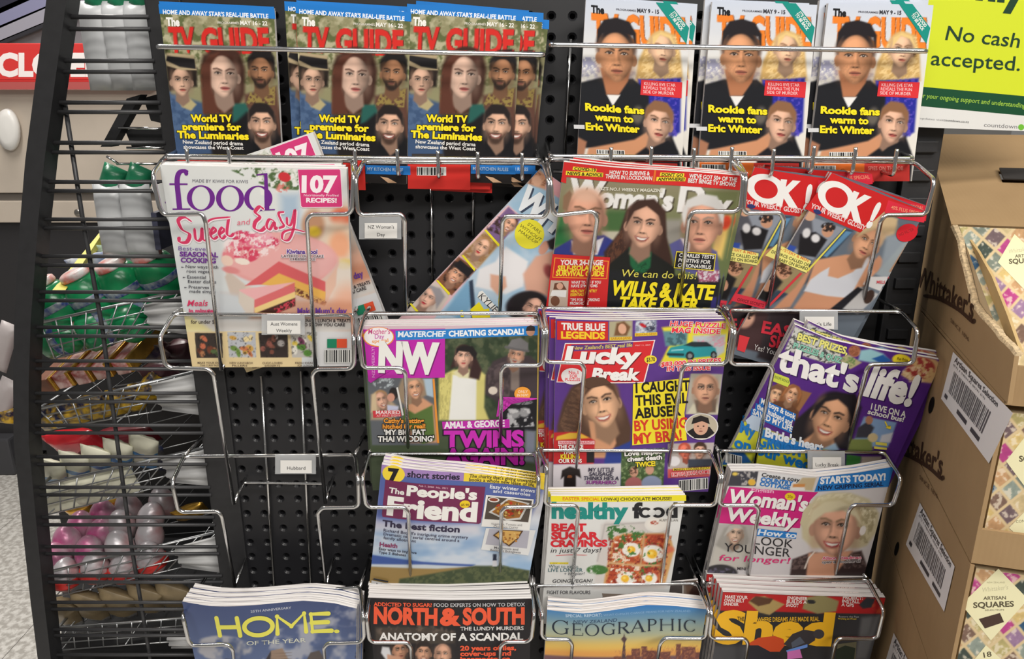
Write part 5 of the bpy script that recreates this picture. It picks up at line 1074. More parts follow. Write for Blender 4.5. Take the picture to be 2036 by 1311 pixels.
A.E(1050, 582, 118, 118, (232, 222, 60)); 
for i, t in enumerate(('STARS', 'WITHOUT', 'MAKE-UP')): A.T(t, (1030, 968, 960)[i], (508, 520, 562)[i], (1128, 1134, 1104)[i], (580, 640, 662)[i], 26, (90, 86, 40), .0, .15)
for P in ([(690, 550), (708, 545), (815, 665), (805, 682)], [(510, 752), (528, 748), (622, 858), (612, 876)], [(308, 950), (322, 945), (420, 1050), (410, 1068)], [(98, 1136), (112, 1130), (170, 1194), (150, 1198)]): A.V(P, (232, 218, 50))
A.V([(650, 1040), (676, 1030), (806, 1184), (780, 1208), (636, 1080)], (236, 234, 230)); A.T('KYLIE', 640, 1082, 772, 1206, 52, (40, 40, 44), .0, .15)
A.V([(580, 1180), (650, 1120), (690, 1180), (730, 1170), (740, 1260), (600, 1260)], (236, 220, 40)); A.V([(500, 1190), (520, 1185), (530, 1240), (505, 1240)], (236, 220, 40))
magazine('celebrity_magazine', 'celebrity magazine lying slanted with a yellow disc and portrait strip', A, -.062, -.036, .004, .0)
# --- weekly with three portraits
WO = (1070, 310)
A = cover(WO, [(205, 46), (1625, 158)], [(60, 1330), (1380, 1400)], 1.8)
A.fill((132, 122, 92)); A.grad((0, 200), (150, 142, 118), (0, 700), (96, 118, 70), .7)
A.poly([(180, 480), (250, 520), (250, 690), (120, 720)], (44, 110, 60), 20); A.poly([(500, 420), (720, 420), (700, 600), (500, 590)], (70, 104, 60), 40); A.poly([(500, 590), (700, 590), (620, 690), (520, 680)], (190, 184, 164), 14); A.poly([(1000, 500), (1140, 500), (1140, 700), (1000, 700)], (150, 146, 138), 30)
A.poly([(1440, 480), (1540, 470), (1460, 820), (1380, 760)], (230, 196, 110), 24); A.ell(1490, 530, 40, 60, (216, 70, 44), 20, .4)
A.poly([(1300, 280), (1600, 280), (1560, 460), (1300, 460)], (112, 118, 78), 20)
for dx, dy, q in ((10, 10, (70, 62, 48)), (0, 0, (234, 232, 230))):
    A.RT('W', 222+dx, 330+dy, 520+dx, 352+dy, 168, q, .05, .1); A.RT("oman's", 470+dx, 388+dy, 1060+dx, 425+dy, 150, q, .05, .12); A.RT('D', 1100+dx, 428+dy, 1310+dx, 436+dy, 200, q, .05, .12); A.RT('ay', 1300+dx, 440+dy, 1530+dx, 450+dy, 130, q, .05, .12)
A.poly([(130, 740), (260, 660), (520, 620), (620, 680), (560, 790), (120, 790)], (48, 56, 132), 10); A.poly([(262, 670), (370, 700), (520, 640), (470, 780), (280, 780)], (222, 224, 232), 8); A.poly([(350, 740), (410, 740), (400, 800), (350, 800)], (44, 96, 100), 5)
A.poly([(1040, 700), (1140, 650), (1320, 700), (1420, 760), (1450, 1000), (1100, 900)], (92, 92, 150), 10); A.poly([(1130, 650), (1180, 760), (1290, 760), (1330, 690)], (226, 228, 236), 8)
A.face(375, 480, 205, (222, 164, 138), (150, 112, 84), 3, .4, 'bald', shade=.25, wide=.72, lip=(176, 100, 92)); A.ell(385, 300, 120, 60, (226, 184, 160), 0, .6, .8); A.poly([(195, 420), (200, 320), (250, 270), (270, 300), (240, 400), (230, 440)], (140, 108, 84), 10)
A.poly([(520, 760), (640, 600), (700, 420), (780, 345), (920, 335), (1010, 430), (1020, 640), (1070, 860), (1010, 900), (540, 900)], (62, 40, 34), 14)
A.spat((110, 70, 50), [(540, 760), (660, 580), (700, 700), (680, 880), (560, 890)], 26, .5, .15, .7, 3, .3); A.poly([(560, 860), (720, 720), (900, 760), (1080, 880), (1090, 1000), (560, 1000)], (26, 28, 26), 10); A.poly([(720, 720), (900, 760), (890, 880), (800, 970), (730, 860)], (30, 96, 60), 10); A.spat((20, 64, 40), [(720, 720), (900, 760), (890, 880), (800, 960)], 14, .55, .1, .8, 5)
A.face(835, 555, 170, (222, 172, 146), (58, 38, 32), 8, -.1, 'none', smile=1, shade=.25, wide=.78); A.poly([(690, 560), (720, 420), (800, 350), (920, 350), (1000, 450), (1000, 620), (960, 470), (860, 390), (760, 430)], (66, 44, 38), 9)
A.face(1300, 560, 195, (224, 166, 140), (206, 204, 202), 4, -.3, 'none', shade=.2, wide=.72, lip=(186, 116, 104), brow=(176, 160, 148)); A.poly([(1140, 460), (1180, 350), (1300, 300), (1420, 320), (1480, 420), (1470, 560), (1420, 420), (1300, 390), (1190, 410), (1160, 560)], (214, 212, 210), 12)
A.poly([(540, 900), (1450, 980), (1410, 1400), (500, 1400)], (28, 30, 34), 14); A.poly([(1260, 900), (1440, 910), (1430, 1000), (1280, 1000)], (170, 90, 120), 10); A.spat((226, 226, 232), [(1270, 900), (1440, 910), (1430, 1000), (1280, 1000)], 16, .5, .1, .9, 2); A.poly([(1380, 1120), (1420, 1120), (1390, 1400), (1340, 1400)], (52, 48, 110), 8)
A.V([(205, 46), (1625, 158), (1600, 272), (188, 162)], (212, 48, 48)); A.V([(188, 160), (225, 163), (222, 215), (180, 205)], (212, 48, 48))
YL = (244, 222, 60)
A.V([(278, 80), (462, 92), (458, 118), (272, 106)], YL); A.T('COVID-19', 286, 106, 455, 114, 22, (40, 34, 30), .035); A.V([(222, 116), (514, 122), (510, 156), (218, 148)], YL); A.T('NEWS & ADVICE', 230, 146, 506, 152, 24, (40, 34, 30), .035, .1)
A.T('HOW TO SURVIVE &', 562, 132, 882, 144, 30, W_, .03, .05); A.T('THRIVE IN LOCKDOWN', 530, 164, 900, 184, 30, W_, .03, .05); A.V([(918, 104), (934, 105), (922, 196), (906, 195)], (230, 120, 50))
A.V([(968, 124), (1160, 136), (1156, 166), (962, 152)], YL); A.T("DON'T GO", 976, 152, 1148, 162, 24, (40, 34, 30), .035, .1); A.V([(938, 158), (1172, 168), (1166, 200), (932, 190)], YL); A.T('ANYWHERE!', 946, 188, 1160, 196, 24, (40, 34, 30), .035, .1)
A.T("WE'VE GOT 50+ OF THE", 1196, 172, 1578, 206, 32, W_, .03, .05); A.T('BEST BINGE TV SHOWS', 1188, 208, 1566, 244, 32, W_, .03, .05)
A.T("NZ'S NO.1 WEEKLY MAGAZINE", 480, 258, 985, 280, 24, (226, 222, 206), .03, .1)
A.V([(115, 778), (570, 798), (530, 1400), (40, 1380)], (204, 42, 44)); A.V([(130, 806), (560, 826), (546, 972), (112, 966)], (240, 150, 50)); A.V([(137, 813), (552, 832), (540, 965), (119, 959)], (204, 42, 44))
A.T('YOUR 24-PAGE', 172, 862, 512, 860, 38, (240, 226, 220), .045, .1); A.T('SELF-ISOLATION', 152, 908, 520, 902, 38, YL, .04, .12); A.T('SURVIVAL GUIDE', 138, 950, 520, 948, 40, YL, .04, .12)
for i, (t, c) in enumerate((('WHAT TO DO IF YOU', W_), ("HAVE SYMPTOMS", W_), ('HEALTHY PANTRY', YL), ('ESSENTIALS', YL), ('TIPS FOR WORKING', W_), ('FROM HOME', W_))): A.T(t, 262-i*2, 1012+i*29+(i//2)*12, (496, 470, 466, 360, 486, 400)[i], 1008+i*29+(i//2)*12, 22, c, .02, .08)
A.V([(100, 986), (242, 990), (232, 1196), (80, 1190)], (196, 176, 160)); A.V([(130, 1010), (190, 1000), (226, 1060), (120, 1060)], (110, 70, 52)); A.E(172, 1032, 26, 26, (214, 164, 140)); A.V([(110, 1066), (225, 1064), (220, 1120), (95, 1110)], (232, 230, 228)); A.E(135, 1150, 36, 40, (120, 80, 62))
A.V([(1095, 752), (1412, 776), (1396, 912), (1075, 886)], YL); A.V([(1101, 760), (1406, 783), (1390, 905), (1082, 880)], (36, 34, 38))
for i, t in enumerate(('CHARLES TESTS', 'POSITIVE FOR', 'CORONAVIRUS')): A.T(t, 1116-i*6, 796+i*40, (1396, 1366, 1370)[i], 816+i*40, 28, W_, .025, .15)
A.T('We can do this!', 652, 950, 1250, 976, 58, (226, 216, 96), .0, .2)
A.T('WILLS & KATE', 566, 1092, 1382, 1138, 108, (246, 226, 40), .045, .2); A.T('TAKE OVER', 630, 1206, 1270, 1226, 92, (246, 226, 40), .045, .2)
wd = magazine('womens_weekly', 'weekly with two men and a smiling brunette under a white masthead', A, -.098, -.05, .007, .004, .003)
clone(wd, 'second copy behind the three-portrait weekly, only its page edges showing', .006, .009, .005, rot=-.4)
clone(wd, 'third copy behind the three-portrait weekly, highest page edge at right', .009, .016, .009, rot=-.8)
# --- red-topped glossy, two fanned copies
OO = (1430, 310)
A = cover(OO, [(892, 130), (1240, 265), (1640, 440)], [(60, 1560), (860, 1800)], 1.8)
A.fill((84, 92, 104)); A.grad((1000, 500), (110, 122, 136), (1500, 1000), (120, 130, 140), .6)
A.poly([(560, 480), (640, 450), (990, 570), (740, 820), (450, 720)], (140, 146, 158), 8); A.poly([(520, 640), (600, 470), (730, 480), (740, 620), (620, 740), (470, 700)], (84, 84, 92), 14); A.ell(715, 470, 44, 44, (206, 160, 132), 20); A.ell(770, 440, 38, 20, (46, 54, 100), 20)
A.poly([(640, 620), (760, 600), (850, 660), (760, 800), (620, 780)], (30, 28, 32), 10); A.ell(855, 590, 46, 52, (196, 146, 118), 20); A.spat((34, 28, 28), (860, 560, 60, 40), 16, .4, .1, .9, 3); A.poly([(480, 680), (610, 720), (590, 760), (470, 720)], (50, 76, 160), 8); A.ell(690, 610, 30, 40, (214, 212, 214), 20, .3); A.ell(760, 650, 34, 34, (220, 218, 220), 20, .3)
A.poly([(990, 570), (1060, 590), (700, 1000), (380, 1200), (420, 1100), (720, 870)], (52, 66, 82), 10); A.poly([(1000, 590), (1050, 600), (850, 800), (820, 790)], (96, 140, 176), 8)
A.poly([(380, 790), (700, 930), (560, 1100), (250, 980)], (150, 132, 96), 10); A.poly([(280, 920), (420, 900), (500, 1000), (380, 1160), (170, 1080)], (28, 26, 28), 14); A.ell(510, 920, 54, 60, (200, 148, 118), 25); A.spat((64, 40, 30), (520, 900, 70, 60), 18, .5, .1, .9, 4); A.ell(385, 1030, 40, 50, (196, 146, 118), 20)
A.poly([(60, 1150), (400, 1250), (330, 1560), (40, 1500)], (70, 48, 50), 14); A.ell(200, 1280, 80, 90, (216, 166, 144), 20, .2); A.spat((40, 30, 30), (180, 1220, 120, 80), 26, .45, .1, .9, 5); A.ell(180, 1270, 14, 8, (40, 30, 30), 20); A.ell(235, 1290, 14, 8, (40, 30, 30), 20)
A.poly([(400, 1220), (900, 1250), (860, 1800), (300, 1600)], (54, 46, 50), 20)
A.poly([(690, 1030), (760, 820), (1000, 780), (1150, 790), (1290, 880), (1130, 1050), (1000, 1180), (700, 1080)], (206, 150, 116), 12); A.poly([(760, 820), (680, 1000), (560, 1200), (420, 1220), (600, 1040)], (196, 140, 108), 12); A.poly([(680, 1070), (1000, 1130), (930, 1240), (560, 1240)], (198, 142, 110), 14)
A.poly([(800, 920), (870, 880), (860, 950), (940, 970), (1060, 920), (1180, 800), (1195, 830), (1080, 1040), (1040, 1130), (850, 1110), (670, 1070), (720, 980)], (204, 206, 214), 9)
A.ell(1290, 540, 130, 110, (198, 172, 138), 40, .2); A.face(1165, 690, 140, (214, 160, 126), (206, 178, 140), 30, .5, 'none', shade=.3, lip=(176, 96, 88), brow=(120, 84, 62)); A.poly([(1090, 640), (1150, 550), (1280, 480), (1420, 500), (1380, 620), (1240, 580)], (206, 180, 140), 14)
A.poly([(1180, 880), (1270, 790), (1320, 850), (1250, 930)], (190, 136, 106), 12); A.poly([(1330, 640), (1600, 600), (1560, 800), (1280, 900)], (140, 150, 160), 20); A.poly([(1540, 600), (1640, 560), (1330, 980), (1240, 940)], (150, 160, 166), 14); A.poly([(1490, 700), (1530, 690), (1380, 930), (1350, 920)], (176, 130, 96), 8)
A.poly([(1180, 960), (1400, 960), (1290, 1080), (1140, 1020)], (206, 204, 204), 5); A.poly([(1120, 1040), (1270, 1100), (1100, 1260), (950, 1200)], (180, 178, 178), 8); A.ell(1190, 1120, 36, 60, (60, 44, 38), 30); A.poly([(860, 1230), (1100, 1040), (1140, 1060), (940, 1250)], (30, 30, 36), 8)
RED = (204, 40, 42)
A.V([(892, 132), (1330, 320), (1650, 446), (1640, 520), (1310, 440), (1115, 605), (680, 420)], RED)
A.V([(1340, 350), (1648, 450), (1625, 530), (1440, 500), (1310, 450)], (222, 50, 70)); A.T('40% PLUS SPECIAL', 1360, 420, 1620, 480, 28, (240, 150, 120), .02)
A.ring(925, 325, 152, 122, 62, 44, (240, 238, 236), rot=32); A.T('K', 968, 462, 1130, 520, 196, (240, 238, 236), .06, sh=(.42, -.9)); A.T('!', 1160, 548, 1205, 562, 190, (240, 238, 236), .06, sh=(.42, -.9))
A.T('YOUR WEEKLY GLOSSY', 720, 408, 1150, 588, 38, (236, 206, 206), .035); A.E(775, 440, 32, 18, (50, 58, 110), 20)
A.V([(455, 700), (725, 830), (690, 925), (365, 790)], (236, 226, 130)); A.T('MYSTERY & MEN', 470, 742, 700, 838, 22, (214, 120, 60), .02); A.T('DIVORCE CALLED OFF', 412, 770, 716, 880, 24, (60, 66, 40), .02); A.T('BABY ON BOARD', 470, 832, 694, 905, 24, (60, 66, 40), .02)
A.V([(990, 570), (1000, 575), (700, 915), (685, 910)], (222, 210, 90)); A.V([(640, 920), (656, 930), (400, 1195), (380, 1190)], (206, 60, 66))
A.V([(130, 1090), (380, 1162), (352, 1215), (95, 1150)], (210, 52, 70)); A.T('OFFICE SECRETS', 140, 1150, 350, 1200, 24, (120, 30, 40), .02)
A.E(1490, 610, 88, 68, (210, 40, 52), -25); A.T('NO FILTER', 1430, 640, 1548, 590, 22, (150, 40, 44), .01); A.T('MELS', 1250, 1012, 1318, 1014, 22, (206, 80, 90), .02)
A.T('EASY', 330, 1400, 660, 1460, 92, (206, 52, 68), .03, sh=(.2, -1)); A.T('SHAPE', 390, 1510, 720, 1560, 90, (206, 52, 68), .03, sh=(.2, -1)); A.T('Yes! You can', 270, 1535, 520, 1600, 44, (220, 214, 212), .0); A.V([(160, 1420), (240, 1440), (200, 1560), (140, 1540)], (214, 56, 64))
ok = magazine('glossy_magazine', 'red-topped glossy with woman in white crop top, front tilted copy', A, -.088, -.045, .004, .003, .002, group='red-topped glossies')
OR_ = (1653, 342.5)
clone_at(ok, 'red-topped glossy directly behind the front tilted copy', OR_, 1648, 341, -.078, 3, -.088)
clone_at(ok, 'red-topped glossy half hidden at left behind the front tilted copy', OR_, 1500, 331, -.072, 13, -.088)
clone_at(ok, 'red-topped glossy lying flatter at the back, grey page edge and red corner showing', OR_, 1520, 327, -.062, 17, -.088)
# --- magenta-headed weekly
NO = (700, 610)
A = cover(NO, [(88, 152), (1497, 140)], [(165, 1460), (1470, 1420)], 1.8)
A.fill((72, 84, 62)); A.spat((44, 58, 42), (1000, 500, 700, 400), 70, .5, .15, .8, 1); A.spat((110, 112, 84), (1100, 360, 500, 200), 40, .6, .1, .5, 2)
A.poly([(1050, 560), (1120, 430), (1250, 380), (1420, 390), (1490, 460), (1480, 740), (1160, 760), (1050, 690)], (68, 58, 62), 14); A.spat((104, 90, 92), [(1080, 480), (1260, 420), (1250, 720), (1080, 700)], 40, .5, .15, .7, 3); A.poly([(1260, 470), (1330, 480), (1330, 680), (1260, 660)], (132, 118, 112), 10)
A.face(1305, 390, 78, (206, 156, 130), (150, 140, 134), 12, -.3, 'none', beard=(176, 166, 158), shade=.3); A.poly([(1225, 330), (1270, 260), (1340, 245), (1400, 290), (1400, 350), (1300, 335)], (118, 116, 118), 7); A.line([(1220, 318), (1300, 338), (1400, 352)], 18, (100, 98, 100), 5); A.ell(1120, 665, 36, 32, (226, 214, 200), 0)
A.poly([(690, 560), (800, 500), (1000, 490), (1060, 540), (1050, 800), (1090, 900), (690, 900)], (214, 204, 126), 12); A.spat((160, 150, 90), [(690, 560), (790, 520), (780, 900), (690, 900)], 30, .52, .1, .5, 4, .3)
A.poly([(800, 540), (990, 540), (985, 900), (770, 900)], (232, 232, 228), 10); A.poly([(800, 520), (880, 480), (980, 520), (960, 570), (850, 560)], (222, 214, 172), 10)
A.poly([(780, 490), (820, 370), (960, 340), (1030, 500), (1010, 580), (930, 560), (940, 480), (840, 470)], (58, 38, 38), 12)
A.face(888, 400, 86, (224, 178, 156), (54, 38, 36), 2, 0, 'none', shade=.25, lip=(180, 80, 80)); A.poly([(825, 380), (830, 330), (880, 308), (960, 312), (995, 370), (980, 420), (930, 360), (850, 350)], (34, 30, 32), 7)
A.poly([(1180, 720), (1470, 730), (1460, 990), (1200, 980)], (26, 26, 32), 4); A.spat((196, 196, 200), [(1240, 810), (1410, 810), (1450, 950), (1220, 960)], 34, .48, .08, .9, 5); A.ell(1290, 850, 44, 40, (206, 206, 208), 0, .3, .7); A.ell(1370, 840, 40, 38, (206, 206, 208), 0, .3, .7); A.spat((150, 150, 156), (1350, 760, 90, 20), 16, .4, .1, .8, 6); A.poly([(1380, 980), (1460, 990), (1450, 1240), (1370, 1230)], (120, 124, 140), 20)
A.poly([(120, 560), (660, 560), (690, 1100), (160, 1100)], (96, 100, 106), 5); A.poly([(560, 570), (640, 570), (650, 720), (590, 700)], (170, 190, 206), 8)
A.spat((190, 200, 206), (250, 600, 90, 50), 22, .5, .1, .9, 7); A.poly([(150, 700), (220, 660), (280, 720), (370, 800), (340, 900), (150, 900)], (176, 156, 130), 14); A.face(235, 745, 70, (216, 168, 146), (170, 130, 90), -16, .2, 'none', smile=1); A.poly([(160, 700), (190, 680), (200, 830), (150, 840)], (206, 184, 150), 10); A.poly([(280, 780), (370, 790), (360, 870), (280, 860)], (196, 200, 226), 8); A.ell(330, 690, 36, 50, (40, 36, 38)); A.ell(310, 720, 30, 34, (206, 150, 130))
A.poly([(430, 780), (560, 720), (650, 780), (680, 1080), (420, 1080)], (206, 152, 118), 12); A.poly([(410, 800), (500, 850), (600, 800), (640, 780), (660, 1060), (560, 1090), (400, 900)], (86, 112, 56), 9)
A.poly([(370, 640), (400, 560), (480, 530), (570, 580), (590, 700), (500, 760), (420, 780), (370, 740)], (156, 136, 112), 14); A.face(500, 650, 84, (218, 166, 134), (160, 136, 110), -8, .1, 'none', smile=1); A.poly([(420, 620), (450, 550), (520, 540), (570, 620), (520, 575), (460, 590)], (170, 150, 126), 10)
MG = (190, 44, 170)
A.poly([(60, 100), (1520, 100), (1520, 168), (60, 196)], (212, 186, 196), 4)
A.V([(90, 180), (740, 170), (738, 560), (640, 562), (200, 566), (150, 605), (130, 590)], MG); A.V([(345, 188), (1485, 150), (1482, 226), (350, 264)], (46, 130, 206))
A.E(212, 238, 124, 80, (238, 150, 60)); A.E(212, 236, 116, 73, (242, 236, 238)); A.T("Mother's", 128, 216, 302, 214, 42, (206, 84, 140), .01, .1); A.T('Day', 182, 252, 256, 252, 36, (196, 80, 170), .01); A.T('special', 160, 286, 290, 276, 26, (238, 160, 80), .02)
A.T('MASTERCHEF', 364, 238, 742, 232, 42, (232, 240, 248), .035, .1); A.T('CHEATING SCANDAL!', 768, 232, 1366, 216, 42, (240, 244, 248), .045); A.E(1418, 196, 34, 36, (196, 146, 122)); A.V([(1380, 190), (1390, 158), (1420, 146), (1452, 158), (1454, 190)], (50, 42, 42))
for dx, c in ((8, (120, 30, 110)), (0, (236, 236, 232))): A.T('NW', 208+dx, 505+dx, 690+dx, 520+dx, 220, c, .06)
A.T('NZ WEEKLY!', 182, 560, 178, 318, 22, (224, 150, 214), .02)
A.V([(640, 570), (656, 568), (694, 1080), (676, 1080)], (226, 146, 60)); A.V([(352, 640), (366, 636), (412, 860), (398, 862)], (224, 222, 220)); A.V([(1476, 140), (1486, 140), (1472, 1420), (1462, 1420)], (186, 156, 80))
A.V([(165, 826), (385, 818), (392, 868), (170, 880)], (206, 60, 70)); A.T('MARRIED', 190, 852, 384, 850, 28, (244, 226, 226), .02); A.T('AT FIRST SIGHT', 196, 872, 386, 870, 14, (244, 200, 200), .01)
OR = (244, 160, 60)
A.T("Cathy's getting", 252, 920, 572, 920, 34, OR, .035, ol=BK, ow=.08); A.T('hitched for real!', 244, 966, 584, 962, 34, OR, .035, ol=BK, ow=.08)
A.T("'MY BIG FAT", 254, 1016, 586, 1014, 40, W_, .035, ol=BK, ow=.1); A.T("THAI WEDDING'", 206, 1070, 652, 1066, 42, W_, .035, ol=BK, ow=.1)
A.E(1355, 690, 66, 56, (240, 160, 60)); A.T('ONLY', 1318, 682, 1396, 682, 20, (250, 220, 190), .02); A.T('IN NW!', 1310, 710, 1400, 710, 20, (250, 220, 190), .02); A.V([(1170, 712), (1470, 724), (1470, 732), (1178, 720), (1160, 870), (1146, 870)], (206, 60, 180))
A.V([(716, 910), (1250, 890), (1252, 960), (722, 974)], MG); A.T('AMAL & GEORGE', 732, 962, 1214, 946, 48, (240, 232, 240), .045)
A.T('TWINS', 730, 1110, 1366, 1108, 122, (200, 46, 180), .05, ol=(34, 22, 40), ow=.05); A.T('AGAIN!', 730, 1250, 1370, 1245, 120, (170, 36, 150), .05, ol=(34, 22, 40), ow=.05)
nw = magazine('womens_weekly', 'weekly with magenta two-letter masthead and couple walking, foremost copy', A, -.09, -.052, .0058, .001, group='magenta-headed weeklies')
for i, (dx, dy, dz, t) in enumerate(((-.0015, .0065, .003, 'second'), (-.003, .0125, .004, 'third'), (-.006, .0185, .006, 'rearmost'))):
    clone(nw, '%s copy behind the magenta-headed weekly, pink-white page edges' % t, dx, dy, dz, rot=.2*i)
# --- purple weekly with smiling brunette
LO = (1070, 610)
A = cover(LO, [(140, 96), (700, 98), (1525, 98)], [(118, 1470), (1350, 1470)], 1.8)
A.fill((94, 58, 140)); A.spat((84, 50, 128), (800, 700, 800, 800), 200, .5, .2, .5, 1)
A.poly([(560, 104), (745, 100), (745, 260), (560, 262)], (178, 170, 140), 4); A.poly([(600, 220), (620, 120), (680, 105), (730, 150), (700, 220)], (120, 84, 56), 10); A.ell(665, 165, 32, 42, (222, 170, 142), -10); A.poly([(770, 104), (940, 98), (936, 215), (770, 225)], (130, 140, 160), 4); A.spat((226, 228, 236), [(770, 104), (940, 98), (936, 215), (770, 225)], 22, .5, .1, .8, 2); A.ell(830, 140, 30, 14, (190, 40, 50), 30); A.spat((40, 40, 60), (890, 150, 40, 40), 14, .45, .1, .8, 3)
A.poly([(980, 160), (1520, 110), (1500, 470), (960, 460), (1040, 300)], (228, 214, 60), 12); A.poly([(990, 190), (1190, 190), (1180, 300), (1010, 310)], (96, 140, 150), 12); A.spat((60, 90, 100), (1090, 250, 90, 60), 24, .5, .1, .8, 4); A.poly([(1230, 230), (1490, 220), (1480, 360), (1420, 400), (1230, 300)], (188, 196, 200), 14); A.spat((226, 150, 170), (1380, 270, 120, 60), 20, .6, .1, .8, 5)
A.poly([(1020, 370), (1050, 320), (1160, 300), (1230, 280), (1340, 290), (1410, 330), (1420, 390), (1300, 400), (1200, 410), (1040, 400)], (44, 150, 160), 8); A.poly([(1160, 305), (1220, 278), (1340, 280), (1390, 315), (1240, 320)], (40, 50, 56), 6); A.ell(1205, 390, 34, 36, (40, 40, 44)); A.ell(1205, 390, 18, 20, (130, 134, 138)); A.ell(1395, 385, 26, 32, (40, 40, 44)); A.ell(1395, 385, 13, 17, (130, 134, 138)); A.line([(1030, 375), (1150, 380)], 20, (30, 60, 66), 6); A.line([(1060, 345), (1150, 340)], 8, (180, 226, 230), 4)
A.poly([(150, 950), (200, 760), (260, 640), (360, 560), (480, 545), (600, 620), (690, 800), (740, 960), (730, 1110), (480, 1130), (250, 1100), (150, 1000)], (84, 60, 48), 16); A.spat((120, 88, 68), [(170, 930), (270, 660), (380, 580), (330, 900), (240, 1040)], 40, .5, .15, .7, 6, .3, 110)
A.poly([(400, 900), (590, 920), (620, 1080), (560, 1200), (440, 1200)], (206, 150, 114), 12); A.poly([(540, 1150), (740, 1060), (700, 1470), (480, 1470)], (44, 62, 140), 12)
A.face(500, 770, 190, (228, 178, 142), (84, 60, 48), -12, -.1, 'none', smile=1, shade=.22, wide=.72, lip=(196, 96, 88)); A.poly([(350, 720), (400, 600), (500, 552), (600, 620), (650, 760), (590, 660), (500, 600), (430, 640)], (90, 64, 50), 12)
A.poly([(118, 1000), (320, 990), (450, 1060), (440, 1250), (118, 1250)], (190, 40, 46), 6); A.poly([(150, 1030), (250, 1000), (330, 1000), (410, 1040), (140, 1060)], (222, 180, 60), 6); A.poly([(385, 1130), (445, 1125), (445, 1235), (385, 1240)], (34, 30, 34), 4)
A.poly([(115, 1255), (660, 1240), (650, 1475), (110, 1475)], (212, 206, 212), 5); A.poly([(190, 1300), (250, 1270), (330, 1290), (340, 1360), (300, 1340), (300, 1475), (200, 1475), (205, 1350), (180, 1370)], (38, 32, 32), 8); A.ell(250, 1350, 20, 12, (130, 80, 50))
A.poly([(660, 1130), (1010, 1120), (990, 1475), (655, 1475)], (76, 98, 62), 4); A.spat((150, 170, 120), [(660, 1130), (1010, 1120), (990, 1475), (655, 1475)], 18, .58, .08, .8, 7); A.ell(760, 1310, 34, 42, (206, 156, 132)); A.ell(885, 1290, 34, 42, (206, 156, 132)); A.ell(760, 1410, 70, 60, (180, 110, 110)); A.ell(900, 1400, 80, 60, (150, 160, 190)); A.spat((50, 36, 30), (755, 1290, 44, 40), 16, .5, .1, .8, 8)
A.poly([(1030, 1085), (1400, 1080), (1370, 1340), (1030, 1350)], (186, 176, 172), 4); A.face(1165, 1150, 60, (226, 120, 96), (200, 80, 60), -8, .2, 'none'); A.face(1285, 1150, 62, (216, 166, 142), (70, 50, 40), 6, 0, 'short'); A.poly([(1190, 1210), (1390, 1210), (1370, 1290), (1190, 1290)], (60, 66, 80), 8); A.ell(1080, 1225, 46, 40, (226, 222, 226))
A.poly([(1030, 1290), (1370, 1270), (1360, 1350), (1030, 1360)], (206, 90, 90), 5)
A.poly([(1210, 530), (1465, 535), (1430, 860), (1170, 850)], (176, 172, 160), 4); A.poly([(1180, 850), (1230, 770), (1420, 770), (1440, 850)], (212, 206, 184), 10); A.poly([(1240, 740), (1420, 730), (1410, 840), (1260, 840)], (110, 92, 80), 10)
A.face(1330, 660, 118, (206, 156, 128), (120, 104, 92), 2, 0, 'bald', glasses=True, shade=.25, wide=.82, lip=(170, 110, 96)); 
A.V([(150, 112), (552, 106), (552, 256), (150, 262)], (206, 44, 44)); A.T('TRUE BLUE', 184, 180, 530, 176, 52, W_, .04); A.T('LEGENDS', 182, 248, 528, 244, 52, (246, 206, 50), .045)
for P in ([(556, 100), (750, 96), (750, 106), (566, 110), (564, 262), (556, 262)], [(756, 98), (966, 90), (952, 236), (756, 240), (764, 228), (940, 224), (944, 102), (764, 106)]): pass
A.R(566, 232, 742, 256, (232, 200, 60), -6); A.T('SARAH-JANE', 576, 252, 734, 246, 18, (190, 120, 40), .02); A.R(764, 200, 944, 226, (232, 200, 60), -4); A.T('BREAKING NEWS', 772, 222, 938, 216, 16, (190, 120, 40), .02)
PK = (230, 56, 70)
A.T('HUGE PUZZLE', 1044, 148, 1486, 172, 38, PK, .03, .1, ol=(240, 226, 226), ow=.05); A.T('MAG INSIDE', 1058, 200, 1446, 216, 38, PK, .03, .1, ol=(240, 226, 226), ow=.05)
A.V([(212, 286), (928, 256), (842, 598), (145, 600)], (240, 228, 228)); A.V([(217, 292), (918, 263), (834, 590), (152, 593)], (212, 46, 52)); A.V([(262, 298), (752, 268), (746, 310), (262, 350)], (98, 62, 130)); A.T("New Zealand's BEST real life", 276, 336, 744, 306, 28, (214, 196, 96), .02, .15); A.T('MAY 11, 2020', 768, 304, 890, 300, 12, (240, 180, 180), .0)
for dx, c in ((7, (110, 24, 34)), (0, (242, 240, 238))): A.T('Lucky', 206+dx, 432+dx, 800+dx, 440+dx, 118, c, .05, .2); A.T('Break', 420+dx, 570+dx, 800+dx, 572+dx, 88, c, .05, .2)
A.E(272, 548, 90, 66, (238, 232, 232)); A.T('No.1', 242, 530, 318, 528, 26, PK, .02); A.T('FOR', 252, 560, 312, 558, 26, PK, .02); A.T('PUZZLES', 214, 586, 332, 584, 24, PK, .02)
for P in ([(330, 600), (360, 570), (430, 548), (520, 552), (580, 600), (500, 620), (400, 640)],): A.V(P, (92, 66, 52))
A.E(890, 412, 50, 34, (238, 216, 60)); A.T('$3.70', 858, 428, 926, 424, 30, (60, 50, 40), .03)
A.T('$83,000 IN PRIZES', 972, 470, 1450, 440, 34, PK, .03, .12, ol=(240, 220, 220), ow=.06); A.T('IN THIS ISSUE', 1020, 506, 1366, 500, 34, PK, .03, .12, ol=(240, 220, 220), ow=.06)
A.V([(752, 604), (1200, 560), (1160, 840), (1180, 1056), (745, 1094)], (240, 222, 52))
